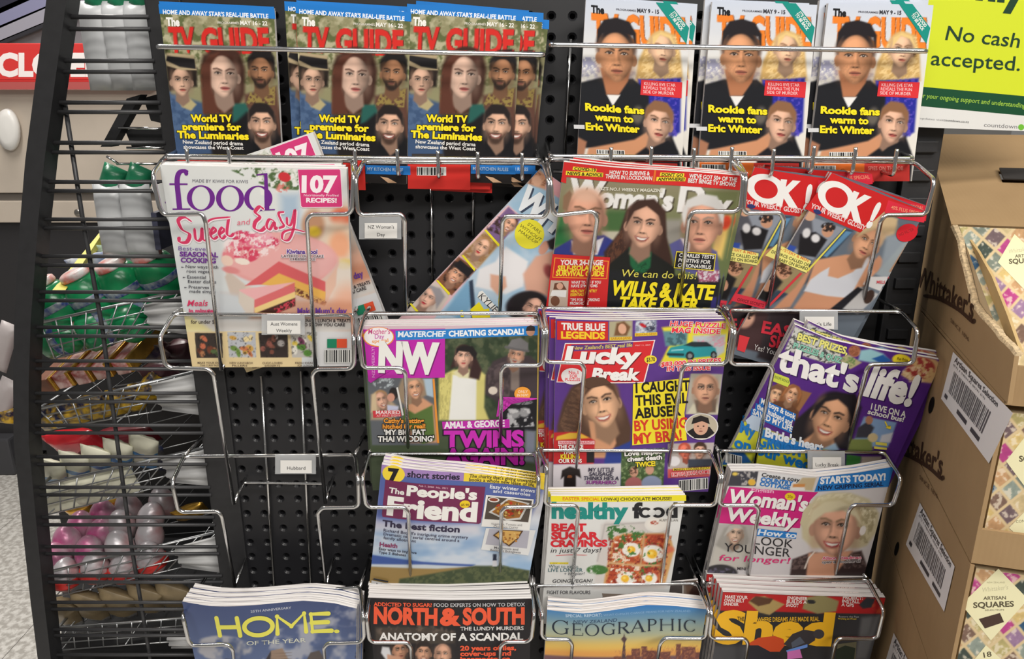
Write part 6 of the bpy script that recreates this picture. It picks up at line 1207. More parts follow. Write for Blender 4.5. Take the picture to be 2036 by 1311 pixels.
for i, (t, x1, c) in enumerate((('I CAUGHT', 1205, BK), ('THIS EVIL', 1190, BK), ('ABUSER', 1136, BK), ('BY USING', 1188, (214, 60, 44)), ('MY BRA!', 1142, (214, 60, 44)))): A.T(t, 772-i*3, 674+i*103-(4 if i > 2 else 0), x1, 660+i*98, 78, c, .035)
A.E(1296, 948, 134, 106, (226, 224, 222)); A.E(1296, 948, 126, 99, (190, 180, 160)); A.V([(1180, 990), (1230, 960), (1360, 950), (1400, 1000), (1340, 1040), (1240, 1040)], (36, 32, 34)); A.E(1290, 950, 58, 66, (214, 166, 142)); A.V([(1215, 930), (1230, 880), (1290, 860), (1350, 880), (1362, 930), (1300, 905)], (40, 34, 34)); A.E(1268, 945, 8, 5, (60, 44, 38)); A.E(1312, 945, 8, 5, (60, 44, 38)); A.E(1290, 985, 16, 5, (150, 90, 80)); A.E(1290, 965, 8, 4, (176, 130, 108))
A.R(158, 1062, 446, 1090, (232, 190, 196), -4); A.T('WARNING TO PARENTS!', 166, 1086, 438, 1082, 20, (200, 60, 70), .02); A.T('THE CRAZE', 158, 1124, 358, 1120, 28, W_, .035); A.T("THAT'S", 196, 1166, 330, 1162, 28, W_, .03); A.T('KILLING', 178, 1204, 330, 1200, 34, (226, 206, 50), .04); A.T('OUR KIDS', 162, 1236, 346, 1232, 28, W_, .03)
A.T('Love helped', 684, 1178, 980, 1160, 34, W_, .04, ol=BK, ow=.06); A.T('cheat death', 706, 1222, 984, 1204, 34, W_, .04, ol=BK, ow=.06); A.T('TWICE!', 772, 1266, 930, 1256, 36, (244, 222, 50), .04, ol=BK, ow=.06)
A.T('MY LITTLE', 398, 1302, 600, 1300, 28, (66, 62, 80), .03, .1); A.T('SAUSAGE', 404, 1336, 588, 1334, 28, (66, 62, 80), .03, .1); A.T("THINKS HE'S A", 360, 1370, 640, 1370, 28, (66, 62, 80), .03, .1); A.T('SUPERHERO', 380, 1402, 620, 1402, 26, (150, 60, 150), .03, .1)
A.R(1070, 1278, 1362, 1296, (230, 206, 60), -10); A.T('MAKES HOUSES INTO', 1078, 1296, 1354, 1282, 16, (90, 70, 30), .02); A.T('ELTON JOHN CAME', 1060, 1342, 1362, 1316, 26, PK, .03, ol=W_, ow=.06)
A.bars(1120, 1376, 1345, 1458, sk=-20, seed=12, n=28)
lb = magazine('womens_weekly', 'purple weekly with smiling brunette and red slanted masthead, foremost copy', A, -.096, -.055, .006, .003, .002, group='purple weeklies with red masthead')
for i, (dx, dy, dz, r, t) in enumerate(((-.006, .0075, .0, .3, 'second'), (-.010, .014, .003, .2, 'third'), (-.012, .020, .005, .0, 'fourth'), (-.028, .026, -.012, -1.5, 'rearmost, left-shifted'))):
    clone(lb, '%s copy behind the purple red-masthead weekly' % t, dx, dy, dz, rot=r)
# --- tilted purple magazine
TO = (1420, 620)
A = cover(TO, [(645, 100), (900, 205), (1300, 300), (1812, 385)], [(60, 1220), (480, 1390), (1330, 1440)], 1.8)
A.fill((86, 42, 132)); A.spat((76, 36, 118), (900, 800, 900, 800), 200, .5, .2, .5, 1)
A.poly([(640, 110), (700, 140), (980, 250), (1010, 400), (880, 400), (560, 300)], (206, 206, 200), 8); A.spat((50, 50, 54), [(640, 110), (700, 140), (980, 250), (1010, 400), (880, 400), (560, 300)], 16, .55, .06, .8, 2)
A.ell(1110, 305, 50, 46, (176, 112, 84), 20); A.spat((120, 70, 50), (1110, 300, 50, 46), 14, .5, .1, .6, 3); A.poly([(1010, 350), (1060, 330), (1170, 400), (1080, 450), (1000, 420)], (180, 170, 130), 8); A.spat((90, 130, 70), (1060, 390, 70, 40), 14, .5, .1, .8, 4)
A.poly([(1160, 300), (1240, 290), (1340, 330), (1400, 390), (1240, 400), (1140, 380)], (150, 196, 206), 12); A.poly([(1250, 370), (1340, 340), (1410, 390), (1330, 410)], (36, 90, 160), 8); A.ell(1490, 385, 76, 46, (236, 216, 50), 10)
A.poly([(1540, 440), (1620, 350), (1760, 380), (1810, 420), (1730, 570), (1560, 550), (1480, 500)], (206, 170, 120), 12); A.spat((150, 44, 48), (1640, 450, 120, 90), 30, .45, .1, .9, 5); A.spat((230, 206, 170), (1600, 500, 120, 70), 24, .58, .08, .8, 6)
A.poly([(500, 560), (770, 640), (660, 810), (430, 720)], (150, 104, 70), 6); A.face(490, 660, 70, (222, 176, 140), (120, 84, 60), 20, .2, 'short'); A.face(615, 655, 70, (216, 166, 132), (150, 96, 60), 24, 0, 'long', smile=1, body=(100, 64, 44))
A.poly([(600, 980), (640, 860), (800, 720), (960, 640), (1120, 650), (1170, 760), (1110, 960), (1060, 1100), (800, 1060), (640, 1020)], (32, 28, 34), 14)
A.poly([(690, 1030), (790, 960), (930, 960), (960, 1060), (900, 1090), (720, 1060)], (206, 150, 112), 14)
A.face(920, 850, 190, (222, 168, 132), (32, 28, 34), 22, -.2, 'none', smile=1, shade=.2, wide=.72, lip=(180, 70, 66)); A.poly([(760, 860), (800, 740), (900, 660), (1040, 650), (1120, 720), (1110, 900), (1060, 760), (980, 690), (880, 710)], (34, 30, 36), 12)
A.poly([(850, 1090), (960, 1040), (1000, 1110), (900, 1110)], (150, 176, 200), 12)
A.poly([(1190, 830), (1450, 880), (1380, 1080), (1090, 1060)], (130, 160, 200), 8); A.poly([(1080, 1010), (1250, 1010), (1260, 1110), (1060, 1100)], (120, 132, 70), 10); A.poly([(1140, 920), (1220, 870), (1270, 920), (1230, 1000), (1120, 1000)], (56, 56, 66), 10); A.ell(1230, 860, 30, 34, (176, 124, 96)); A.ell(1260, 1000, 40, 36, (206, 186, 140)); A.poly([(1330, 980), (1420, 960), (1400, 1040), (1310, 1040)], (206, 206, 214), 10)
A.poly([(220, 860), (420, 930), (800, 1080), (1000, 1110), (1000, 1260), (60, 1230), (130, 1030)], (206, 206, 60), 8); A.poly([(390, 930), (560, 1000), (860, 1085), (850, 1130), (520, 1090), (380, 985)], (40, 120, 196), 6)
A.poly([(90, 1060), (240, 1120), (300, 1200), (60, 1220)], (40, 90, 150), 8); A.poly([(1050, 1130), (1170, 1150), (1150, 1250), (1040, 1250)], (70, 140, 70), 8); A.poly([(1170, 1150), (1330, 1150), (1310, 1250), (1160, 1250)], (196, 180, 166), 10)
A.T('BEST PRIZES,', 652, 214, 1050, 330, 54, (236, 230, 130), .04, ol=(70, 90, 60), ow=.03); A.T('PUZZLES & QUIZ', 620, 280, 1000, 400, 44, (140, 200, 180), .04, ol=(60, 80, 70), ow=.03)
for dx, c in ((9, (50, 20, 84)), (0, (240, 238, 236))):
    A.T("that's", 488+dx, 445+dx, 1128+dx, 640+dx, 186, c, .04, .0, sh=(.22, -1)); A.T('life!', 1180+dx, 650+dx, 1560+dx, 745+dx, 235, c, .045, .0, sh=(.4, -1))
A.V([(470, 478), (590, 520), (600, 560), (580, 592), (455, 545)], (206, 216, 80)); A.T('RECIPE BONUS', 476, 522, 590, 562, 20, (100, 120, 60), .02); A.E(800, 905, 1, 1, (0, 0, 0))
for i, (t, x0, y0, x1, y1) in enumerate((('My boys & took', 368, 724, 640, 850), ("their husband and", 336, 766, 612, 900), ('SAVED MY LIFE', 302, 808, 614, 950))):
    A.V([(x0-6, y0-44), (x1+8, y1-44), (x1-2, y1+14), (x0-16, y0+10)], (36, 110, 190)); A.T(t, x0, y0, x1, y1, 42, W_, .03, sh=(.2, -1))
A.V([(300, 815), (370, 840), (350, 950), (280, 930), (248, 860)], (190, 206, 226))
A.T('My', 200, 950, 320, 1000, 82, (30, 120, 196), .04, sh=(.15, -1)); A.T('GROOM was', 345, 1060, 850, 1190, 84, (30, 120, 196), .04, sh=(.15, -1)); A.T('on our wed', 155, 1070, 760, 1260, 84, (30, 120, 196), .04, sh=(.15, -1)); A.T("Bride's heart", 398, 984, 860, 1110, 66, (226, 232, 240), .045, sh=(.15, -1))
A.T('I LIVE ON A', 1240, 770, 1518, 838, 46, W_, .03, sh=(.2, -1)); A.T('school bus!', 1214, 806, 1500, 874, 38, W_, .03, .1, sh=(.2, -1)); A.V([(1350, 870), (1362, 868), (1380, 915), (1402, 905), (1400, 932), (1360, 920), (1372, 916)], (240, 216, 60)); A.R(1280, 1030, 1370, 1052, (226, 214, 90), 12); A.R(1268, 1066, 1370, 1084, (226, 214, 90), 12)
A.bars(90, 1120, 215, 1190, sk=30, seed=14, n=18); A.T('Fun Prize', 1452, 380, 1536, 396, 22, (120, 100, 20), .02)
tl = magazine('puzzle_magazine', 'tilted purple magazine with dark-haired smiling woman, foremost copy', A, -.1, -.05, .006, .002, .002, group='tilted purple magazines')
clone(tl, 'second tilted purple magazine, its top strip showing above the front copy', .012, .009, .012, rot=-1.5)
clone(tl, 'rearmost tilted purple magazine, pink page edges above the others', .008, .016, .016, rot=1)
# --- lighthouse cover weekly
A = cover((720, 870), [(160, 200), (800, 272), (1465, 372)], [(40, 1330), (1290, 1300)], 1.8)
A.grad((0, 600), (206, 206, 214), (0, 960), (150, 180, 212)); A.spat((214, 218, 226), (800, 800, 900, 250), 110, .5, .2, .8, 1, 2.); A.spat((120, 156, 200), (700, 780, 700, 160), 120, .55, .2, .7, 2, 2.)
A.poly([(130, 260), (1470, 300), (1440, 420), (1300, 700), (950, 640), (930, 690), (100, 700)], (88, 104, 168), 30)
A.poly([(60, 640), (930, 690), (930, 760), (60, 740)], (206, 204, 214), 40, .8)
A.poly([(70, 930), (500, 980), (900, 1005), (850, 1030), (70, 1020)], (62, 88, 156), 8); A.poly([(70, 1005), (500, 1000), (880, 1020), (600, 1040), (70, 1030)], (196, 204, 212), 8)
A.poly([(65, 1025), (600, 1035), (900, 1020), (1330, 1060), (1300, 1330), (40, 1340)], (150, 124, 74), 8); A.poly([(300, 1120), (700, 1050), (900, 1015), (1120, 1020), (1330, 1060), (1300, 1330), (250, 1330)], (64, 76, 52), 12); A.spat((98, 104, 70), [(300, 1120), (700, 1050), (1100, 1010), (1330, 1060), (1300, 1200), (400, 1160)], 26, .52, .1, .7, 3)
A.poly([(1042, 950), (1066, 950), (1074, 1022), (1034, 1022)], (206, 206, 212), 4); A.poly([(1040, 925), (1068, 925), (1070, 975), (1038, 975)], (30, 36, 60), 4)
A.V([(160, 200), (810, 274), (806, 338), (345, 286), (155, 265)], (164, 132, 190)); A.V([(812, 274), (1465, 350), (1460, 420), (1380, 392), (806, 340)], (240, 212, 66))
A.E(255, 270, 90, 69, (244, 216, 66), 4); A.T('7', 214, 322, 304, 328, 92, (30, 28, 34), .06, -.1)
A.T('short stories', 362, 288, 776, 326, 46, (40, 34, 56), .03); A.T("The charity that's giving unwanted", 852, 312, 1382, 362, 26, (50, 44, 40), .02); A.T('books a whole new lease of life', 850, 340, 1366, 390, 26, (50, 44, 40), .02)
A.V([(190, 318), (980, 392), (945, 672), (930, 682), (165, 620), (160, 600)], (118, 44, 84)); A.T('Feb 1, 2020  No. 7811', 455, 366, 682, 396, 13, (226, 190, 206), .01)
A.T('The', 216, 420, 338, 436, 42, W_, .03); A.T("People's", 356, 436, 912, 490, 78, (240, 238, 234), .045); A.T('Friend', 196, 596, 910, 660, 142, (240, 238, 234), .045)
A.E(818, 522, 42, 30, (240, 206, 40)); A.T('$5.90', 786, 534, 850, 538, 18, (120, 90, 20), .03)
A.T('The best fiction', 162, 694, 776, 744, 48, (50, 44, 70), .035)
for i, (t, x1) in enumerate((("Richard Boyall's intriguing crime mystery", 844), ('Dramatic new serial centred around a', 774), ('family allotment', 430))): A.T(t, 172, 738+i*30, x1, 738+i*30+(x1-172)*.088, 22, (60, 56, 80), .012)
A.T('Health', 140, 858, 282, 868, 32, (140, 60, 100), .035); A.T('Easy ways to improve', 135, 886, 435, 914, 20, (50, 50, 66), .018); A.T('Type 2 diabetes', 132, 914, 350, 934, 20, (50, 50, 66), .018)
A.T('Easy winter stews', 1014, 402, 1372, 436, 28, (232, 234, 242), .02); A.T('and casseroles', 1040, 436, 1336, 464, 26, (232, 234, 242), .02)
for P, c in (([(985, 455), (1364, 490), (1330, 735), (948, 702)], W_), ([(1000, 468), (1350, 500), (1320, 672), (972, 644)], (84, 74, 66)), ([(985, 715), (1380, 735), (1320, 935), (946, 884)], (226, 226, 226)), ([(1010, 722), (1330, 740), (1310, 880), (980, 844)], (180, 178, 190))): A.V(P, c)
A.V([(1160, 480), (1330, 520), (1260, 650), (1150, 660), (1005, 590)], (206, 204, 200)); A.V([(1165, 494), (1310, 526), (1250, 635), (1150, 645), (1030, 588)], (160, 104, 48))
rr = random.Random(3)
for i in range(40):
    a, r = rr.uniform(0, 6.28), rr.uniform(0, 1)**.5; A.E(1165+110*r*math.cos(a), 572+58*r*math.sin(a), rr.uniform(8, 18), rr.uniform(6, 14), rr.choice([(206, 150, 60), (176, 70, 40), (226, 190, 110), (120, 90, 50), (190, 60, 40)]), n=8)
A.E(1046, 490, 46, 20, (226, 222, 218), 5); A.E(1046, 489, 34, 13, (140, 70, 50), 5); A.V([(1100, 726), (1280, 736), (1240, 800), (1170, 860), (1040, 770)], (90, 64, 44)); A.V([(1110, 732), (1264, 742), (1228, 796), (1166, 846), (1056, 768)], (214, 170, 96))
for i in range(24):
    a, r = rr.uniform(0, 6.28), rr.uniform(0, 1)**.5; A.E(1165+84*r*math.cos(a), 786+44*r*math.sin(a), rr.uniform(7, 13), rr.uniform(5, 10), rr.choice([(190, 130, 60), (226, 190, 120), (160, 110, 60)]), n=8)
A.T('Vegetable, Tomato and', 1025, 684, 1270, 696, 16, (110, 106, 110), .0); A.T('Chickpea Curry', 1045, 706, 1238, 716, 16, (110, 106, 110), .0); A.T('Mushroom and', 1050, 872, 1240, 890, 16, (90, 86, 92), .01); A.T('Beetroot Bolognese', 1020, 890, 1260, 914, 16, (90, 86, 92), .01)
A.V([(95, 1108), (210, 1128), (208, 1140), (92, 1120)], (30, 34, 44)); A.V([(78, 1125), (270, 1160), (262, 1230), (70, 1220)], (190, 190, 190)); A.T('Rachel', 112, 1172, 180, 1182, 26, (50, 50, 56), .02)
pf = magazine('story_weekly', 'story weekly with painted lighthouse coast on cover, foremost copy', A, -.1, -.058, .0063, .004, .003, group='lighthouse story weeklies')
for i, (dx, dy, dz, r, t) in enumerate(((.0, .0066, .0, -.15, 'second'), (-.001, .0132, .0, -.3, 'third'), (-.001, .0198, .004, -.5, 'rearmost'))):
    clone(pf, '%s copy of the lighthouse story weekly, curved page edges fanning above' % t, dx, dy, dz, rot=r)
# --- tomato toast cover
A = cover((1070, 870), [(104, 462), (1170, 456)], [(20, 1480), (1000, 1480)], 1.8)
A.grad((0, 450), (226, 226, 224), (0, 1200), (208, 208, 206)); A.poly([(500, 690), (540, 665), (1040, 680), (1010, 1200), (440, 1200)], (206, 200, 196), 16); A.line([(470, 980), (530, 690), (1000, 668)], 12, (184, 178, 176), 6)
A.ell(940, 690, 95, 62, (228, 224, 218), 0, .06); A.ell(940, 690, 74, 46, (236, 230, 222), 0, .2); A.spat((176, 70, 50), (925, 675, 36, 18), 12, .5, .1, .9, 1)
A.poly([(560, 960), (590, 800), (680, 760), (1000, 760), (1060, 820), (1080, 900), (1010, 1160), (520, 1160), (540, 1040)], (206, 156, 96), 10)
A.poly([(600, 820), (700, 770), (820, 770), (800, 1000), (580, 970)], (176, 72, 44), 14); A.poly([(850, 770), (1000, 770), (1000, 830), (960, 1020), (820, 1000)], (170, 62, 40), 14); A.poly([(580, 1010), (800, 1020), (800, 1160), (540, 1160)], (176, 70, 44), 14); A.poly([(830, 1030), (960, 1030), (960, 1160), (820, 1160)], (172, 64, 42), 14)
A.spat((214, 120, 70), [(560, 780), (1060, 780), (1000, 1160), (540, 1160)], 20, .55, .1, .8, 2); A.spat((122, 34, 28), [(560, 780), (1060, 780), (1000, 1160), (540, 1160)], 18, .6, .08, .8, 3); A.spat((238, 226, 206), [(600, 800), (820, 780), (800, 1150), (560, 1150)], 24, .62, .06, .9, 4)
for x, y, r in ((740, 890, 52), (905, 925, 66), (690, 1120, 52), (880, 1120, 46)):
    A.spat((240, 238, 232), (x, y, r*1.5, r*1.15), 30, .34, .1, .97, x); A.ell(x, y, r*.62, r*.55, (240, 186, 50), 0, .2); A.ell(x-6, y-6, r*.25, r*.2, (248, 216, 110), 0, .6)
A.spat((60, 110, 50), (690, 760, 160, 70), 30, .56, .06, .95, 5); A.spat((62, 118, 52), (800, 940, 200, 200), 26, .66, .05, .9, 6); A.spat((60, 110, 48), (470, 1050, 90, 40), 30, .38, .08, .95, 7); A.spat((58, 104, 48), (620, 730, 90, 34), 26, .42, .08, .95, 8); A.ell(1040, 890, 40, 26, (206, 110, 80), 0, .5)
A.poly([(840, 760), (852, 762), (822, 1010), (808, 1010)], (196, 150, 110), 4); A.poly([(560, 985), (800, 1010), (1000, 1010), (1000, 1022), (800, 1024), (560, 1000)], (206, 166, 120), 4)
A.R(102, 462, 1175, 508, (240, 226, 50), -4); A.T('EASTER SPECIAL', 194, 496, 490, 498, 24, (226, 130, 40), .025); A.T('LOW-KJ CHOCOLATE MOUSSE!', 500, 498, 1060, 496, 24, (80, 66, 40), .025)
A.T('healthy', 106, 636, 716, 638, 118, (34, 140, 132), .05); A.T('f', 748, 632, 828, 632, 112, (36, 36, 40), .045); A.ring(852, 594, 54, 42, 28, 20, (36, 36, 40), 40, 320); A.ring(952, 594, 54, 42, 28, 20, (36, 36, 40), -140, 140); A.T('d', 1015, 632, 1108, 632, 110, (36, 36, 40), .045)
RC = (212, 40, 52)
A.T('BEAT', 106, 742, 384, 740, 56, RC, .05); A.T('SUGAR', 104, 806, 484, 804, 54, RC, .055); A.T('CRAVINGS', 98, 866, 550, 860, 48, RC, .055); A.T('in just 7 days!', 98, 914, 494, 908, 36, (52, 50, 54), .0, .3); A.S([(138, 938), (250, 930), (390, 932)], 4, RC); A.T('AUSTRALIAN', 960, 664, 1110, 666, 18, (120, 116, 110), .0)
A.R(92, 990, 240, 1004, (236, 214, 60)); A.T('EXPERT ADVICE', 96, 1002, 236, 1002, 9, (120, 110, 50), .01); A.T('What to eat to', 84, 1034, 318, 1034, 24, (70, 96, 100), .0); A.T('LIVE LONGER', 80, 1066, 354, 1064, 28, (60, 100, 106), .01); A.T('+ happier!', 204, 1092, 366, 1088, 22, (70, 80, 90), .0, .2); A.T('GOING VEGAN?', 112, 1152, 430, 1148, 26, (50, 50, 54), .01, .2); A.T('FIGHT FOR FLAVOURS', 70, 1242, 415, 1240, 26, (70, 70, 74), .01)
hf = magazine('food_magazine', 'white food magazine with egg and tomato toast cover, foremost copy', A, -.094, -.055, .0052, .001, group='tomato toast food magazines')
for i, (dx, dy, dz, t) in enumerate(((-.001, .0055, .002, 'second'), (-.002, .011, .004, 'third'), (-.003, .0165, .007, 'rearmost'))): clone(hf, '%s copy of the tomato toast magazine, white page edges behind the front' % t, dx, dy, dz, rot=.3*i)
# --- blonde portrait weekly
WO2 = (1390, 880)
A = cover(WO2, [(255, 225), (500, 226), (930, 272), (1250, 240), (1545, 190)], [(30, 1190), (1290, 1130)], 1.8)
A.fill((212, 208, 210)); A.poly([(60, 640), (440, 650), (400, 1000), (60, 1000)], (182, 178, 174), 20)
A.poly([(260, 228), (470, 230), (450, 348), (225, 345)], (66, 66, 74), 4); A.spat((206, 200, 196), [(300, 228), (470, 230), (450, 340), (330, 340)], 24, .55, .08, .8, 1); A.ell(418, 316, 30, 26, (226, 180, 70)); A.ell(285, 250, 22, 14, (230, 200, 90), 0, .5)
A.poly([(480, 235), (930, 275), (900, 385), (450, 350)], (224, 224, 226), 4); A.poly([(820, 280), (930, 280), (900, 385), (740, 370)], (196, 176, 140), 8); A.poly([(745, 330), (840, 330), (840, 385), (735, 380)], (206, 140, 80), 5); A.poly([(735, 355), (840, 355), (840, 385), (730, 382)], (230, 228, 226), 4)
A.poly([(130, 820), (200, 680), (290, 645), (370, 670), (390, 760), (380, 880), (180, 880)], (160, 156, 150), 14); A.face(290, 730, 82, (212, 180, 158), (164, 160, 156), 8, 0, 'none', smile=1); A.poly([(80, 1000), (130, 820), (250, 880), (400, 800), (400, 1000)], (196, 192, 184), 14); A.poly([(200, 740), (240, 660), (320, 650), (350, 690), (280, 680)], (190, 186, 180), 10)
A.ell(170, 1040, 135, 70, (52, 50, 54), 0, .1); A.spat((110, 104, 130), (170, 1050, 120, 60), 22, .55, .1, .8, 3)
A.poly([(740, 930), (900, 870), (1060, 900), (1290, 860), (1340, 1000), (1320, 1200), (700, 1200)], (62, 46, 46), 12); A.spat((120, 100, 96), [(740, 930), (900, 870), (1290, 860), (1340, 1000), (720, 1010)], 18, .58, .08, .7, 4); A.poly([(870, 880), (1220, 860), (1060, 1080), (840, 1150)], (214, 158, 128), 12); A.line([(915, 870), (870, 920), (840, 1000)], 12, (226, 216, 206), 4)
A.poly([(810, 640), (850, 530), (930, 430), (1060, 395), (1200, 400), (1350, 450), (1430, 560), (1420, 700), (1330, 820), (1270, 840), (900, 840), (820, 760)], (204, 194, 160), 16)
A.spat((226, 218, 190), [(830, 600), (960, 420), (1200, 400), (1400, 520), (1400, 700), (1200, 480), (900, 600)], 34, .5, .12, .8, 5, .5, 60); A.spat((150, 138, 104), [(1240, 480), (1420, 560), (1340, 800), (1270, 800)], 30, .52, .12, .7, 6, .5)
A.face(1080, 690, 210, (224, 172, 146), (200, 188, 150), 4, -.35, 'none', smile=1, shade=.2, wide=.84, lip=(196, 70, 76), brow=(150, 124, 96), neck=False); A.poly([(860, 680), (900, 540), (1000, 470), (1120, 460), (1240, 520), (1310, 680), (1240, 590), (1140, 540), (1000, 560), (920, 620)], (212, 202, 170), 14); A.ell(1300, 700, 24, 40, (232, 226, 222), 20)
A.V([(240, 350), (560, 376), (945, 395), (890, 450), (820, 560), (800, 680), (155, 640), (190, 470)], (206, 40, 126))
A.T('English', 414, 388, 592, 402, 30, (240, 190, 214), .02)
for dx, c in ((7, (140, 20, 84)), (0, (242, 240, 238))): A.T("Woman's", 216+dx, 480+dx, 850+dx, 545+dx, 110, c, .04, .18); A.T('Weekly', 200+dx, 614+dx, 770+dx, 672+dx, 98, c, .04, .18)
A.E(722, 428, 42, 30, (236, 206, 40)); A.T('20p', 700, 436, 744, 440, 20, (150, 110, 30), .02); A.V([(800, 640), (830, 540), (880, 480), (905, 500), (850, 600), (830, 680)], (204, 194, 160))
A.V([(958, 272), (1250, 240), (1545, 192), (1502, 350), (1180, 375), (915, 390)], (40, 124, 202)); A.T('STARTS TODAY!', 960, 328, 1480, 296, 50, (236, 240, 246), .05, .1); A.T('NEW GRIPPING SERIAL', 942, 378, 1462, 344, 32, (24, 40, 80), .03, .1)
A.T('Create a cosy', 494, 268, 796, 312, 30, (30, 30, 34), .015, .1); A.T('COUNTRY', 486, 306, 744, 340, 32, (50, 120, 196), .045, .1); A.T('COTTAGE', 478, 340, 720, 372, 32, (50, 120, 196), .045, .1)
A.V([(458, 682), (776, 716), (768, 764), (450, 740)], (40, 124, 202)); A.T('How to', 462, 730, 768, 758, 42, (226, 234, 244), .03, .2); A.T('LOOK', 436, 806, 742, 838, 66, (44, 42, 46), .0); A.T('YOUNGER', 196, 862, 720, 910, 66, (44, 42, 46), .0); A.T('for longer!', 150, 936, 712, 960, 46, (216, 50, 120), .01, .35)
A.T('Alison Steadman', 976, 930, 1286, 922, 24, (226, 60, 110), .02, ol=(230, 220, 222), ow=.08); A.T('opens up about herself', 976, 958, 1280, 950, 20, (50, 44, 48), .01, ol=(214, 206, 206), ow=.1); A.T('MINI', 302, 1010, 370, 1014, 22, (60, 56, 60), .02)
ww = magazine('womens_weekly', 'pink-headed weekly with large blonde portrait, foremost copy', A, -.094, -.052, .0055, .0, .0, group='blonde portrait weeklies')
for i, (dx, dy, dz, t) in enumerate(((.001, .006, .002, 'second'), (.0, .012, .004, 'rearmost'))): clone(ww, '%s copy of the blonde portrait weekly, mauve page edges behind the front' % t, dx, dy, dz, rot=.2)
# --- blue cover, yellow title
HO = (340, 983)
A = cover(HO, [(88, 852), (330, 866), (700, 858), (1050, 848), (1300, 870), (1475, 908)], [(300, 1800), (1470, 1800)], 2.0)
A.grad((0, 850), (70, 82, 122), (0, 1300), (92, 108, 146)); A.spat((168, 170, 182), [(860, 1060), (1200, 1000), (1550, 900), (1600, 1300), (700, 1350)], 130, .5, .12, .9, 1); A.spat((176, 174, 178), (420, 1210, 240, 110), 110, .42, .14, .9, 2); A.spat((150, 154, 172), (1400, 960, 200, 100), 80, .5, .15, .8, 3)
A.poly([(740, 1330), (800, 1230), (890, 1212), (950, 1330), (960, 1800), (700, 1800)], (150, 128, 112), 5); A.poly([(740, 1330), (800, 1230), (795, 1330), (790, 1800), (700, 1800)], (58, 54, 60), 4)
for i in range(8): A.line([(800, 1250+i*22), (960, 1252+i*24)], 4, (110, 92, 82), 3, .6)
A.poly([(1070, 1330), (1110, 1255), (1180, 1240), (1230, 1320), (1240, 1800), (1060, 1800)], (92, 84, 82), 6); A.poly([(400, 1330), (440, 1295), (480, 1300), (480, 1800), (390, 1800)], (60, 56, 58), 6); A.spat((60, 60, 70), (1500, 1290, 40, 60), 20, .4, .1, .8, 4)
A.T('25TH ANNIVERSARY', 644, 916, 958, 906, 18, (196, 200, 212), .01)
YH = (232, 226, 96)
for p in ([(372, 960), (398, 1105)], [(535, 956), (560, 1102)], [(385, 1036), (548, 1030)], [(852, 1095), (848, 958), (960, 1042), (1058, 946), (1076, 1088)], [(1252, 950), (1112, 954), (1126, 1088), (1278, 1084)], [(1118, 1020), (1248, 1016)]):
    A.S(p, 34, YH, smooth=False, taper=False)
    for q in p: A.E(q[0], q[1], 17, 17, YH, n=14)
A.ring(704, 1030, 128, 86, 36, 34, YH); A.E(1318, 1088, 22, 14, YH)
A.T('OF THE YEAR', 610, 1178, 1075, 1168, 32, (206, 208, 196), .012)
hm = magazine('home_magazine', 'deep blue sky cover with big yellow title, foremost copy', A, -.098, -.06, .0085, .004, .0035, group='blue-sky home magazines')
for i, (dx, dy, dz, r, t) in enumerate(((.0, .009, .002, -.2, 'second'), (.001, .018, .005, -.2, 'third'), (.003, .027, .009, -.4, 'rearmost'))): clone(hm, '%s copy of the blue-sky home magazine, thick white page edges' % t, dx, dy, dz, rot=r)
# --- black cover, orange title
A = cover((720, 983), [(45, 822), (700, 836), (1345, 828)], [(140, 1800), (1320, 1800)], 2.0)
A.fill((36, 33, 36)); A.poly([(105, 1055), (520, 1050), (740, 1090), (740, 1200), (105, 1170)], (70, 62, 56), 14); A.spat((120, 104, 92), (420, 1090, 320, 60), 40, .55, .12, .7, 1)
A.poly([(120, 1200), (740, 1180), (720, 1800), (110, 1800)], (42, 38, 40), 10); A.face(300, 1240, 78, (196, 144, 116), (54, 40, 34), -8, .5, 'short', glasses=True); A.face(490, 1260, 80, (206, 156, 128), (46, 38, 36), 4, 0, 'short', smile=1); A.face(640, 1275, 84, (214, 164, 138), (160, 130, 110), 0, -.3, 'bald')
A.poly([(160, 1210), (215, 1215), (240, 1300), (200, 1330), (150, 1260)], (222, 222, 226), 8); A.poly([(200, 1270), (300, 1290), (330, 1340), (200, 1340)], (206, 156, 130), 8); A.poly([(400, 1330), (560, 1320), (560, 1500), (390, 1500)], (40, 40, 46), 10)
ORG = (244, 96, 62)
A.T('ADDICTED TO SUGAR?', 92, 886, 556, 888, 28, ORG, .03); A.T('FOOD EXPERTS ON HOW TO DETOX', 570, 888, 1294, 888, 28, (206, 206, 210), .01)
A.T('NORTH', 92, 1020, 598, 1030, 122, ORG, .05); A.T('SOUTH', 800, 1026, 1292, 1026, 122, ORG, .05); A.T('&', 618, 1030, 786, 1030, 126, ORG, .05)
A.T('THE LUNDY MURDERS', 780, 1076, 1284, 1076, 28, (226, 224, 224), .02); A.T('ANATOMY OF A SCANDAL', 136, 1156, 1280, 1156, 56, (240, 238, 236), .035)
for i, (t, x1) in enumerate((('20 years of lies,', 1224), ('cover-ups and', 1184), ('incompetence', 1176))): A.T(t, 780, 1236+i*43, x1, 1234+i*43, 36, ORG, .04)
ns = magazine('current_affairs_magazine', 'black cover with orange ampersand title, foremost copy', A, -.098, -.06, .009, .0015, group='black and orange magazines')
for i, (dx, dy, dz, r, t) in enumerate(((.0, .0095, .002, .3, 'second'), (.001, .0185, .005, .9, 'third'), (.002, .0275, .009, 1.6, 'rearmost'))): clone(ns, '%s copy of the black orange-title magazine, thick white page edges' % t, dx, dy, dz, rot=r)
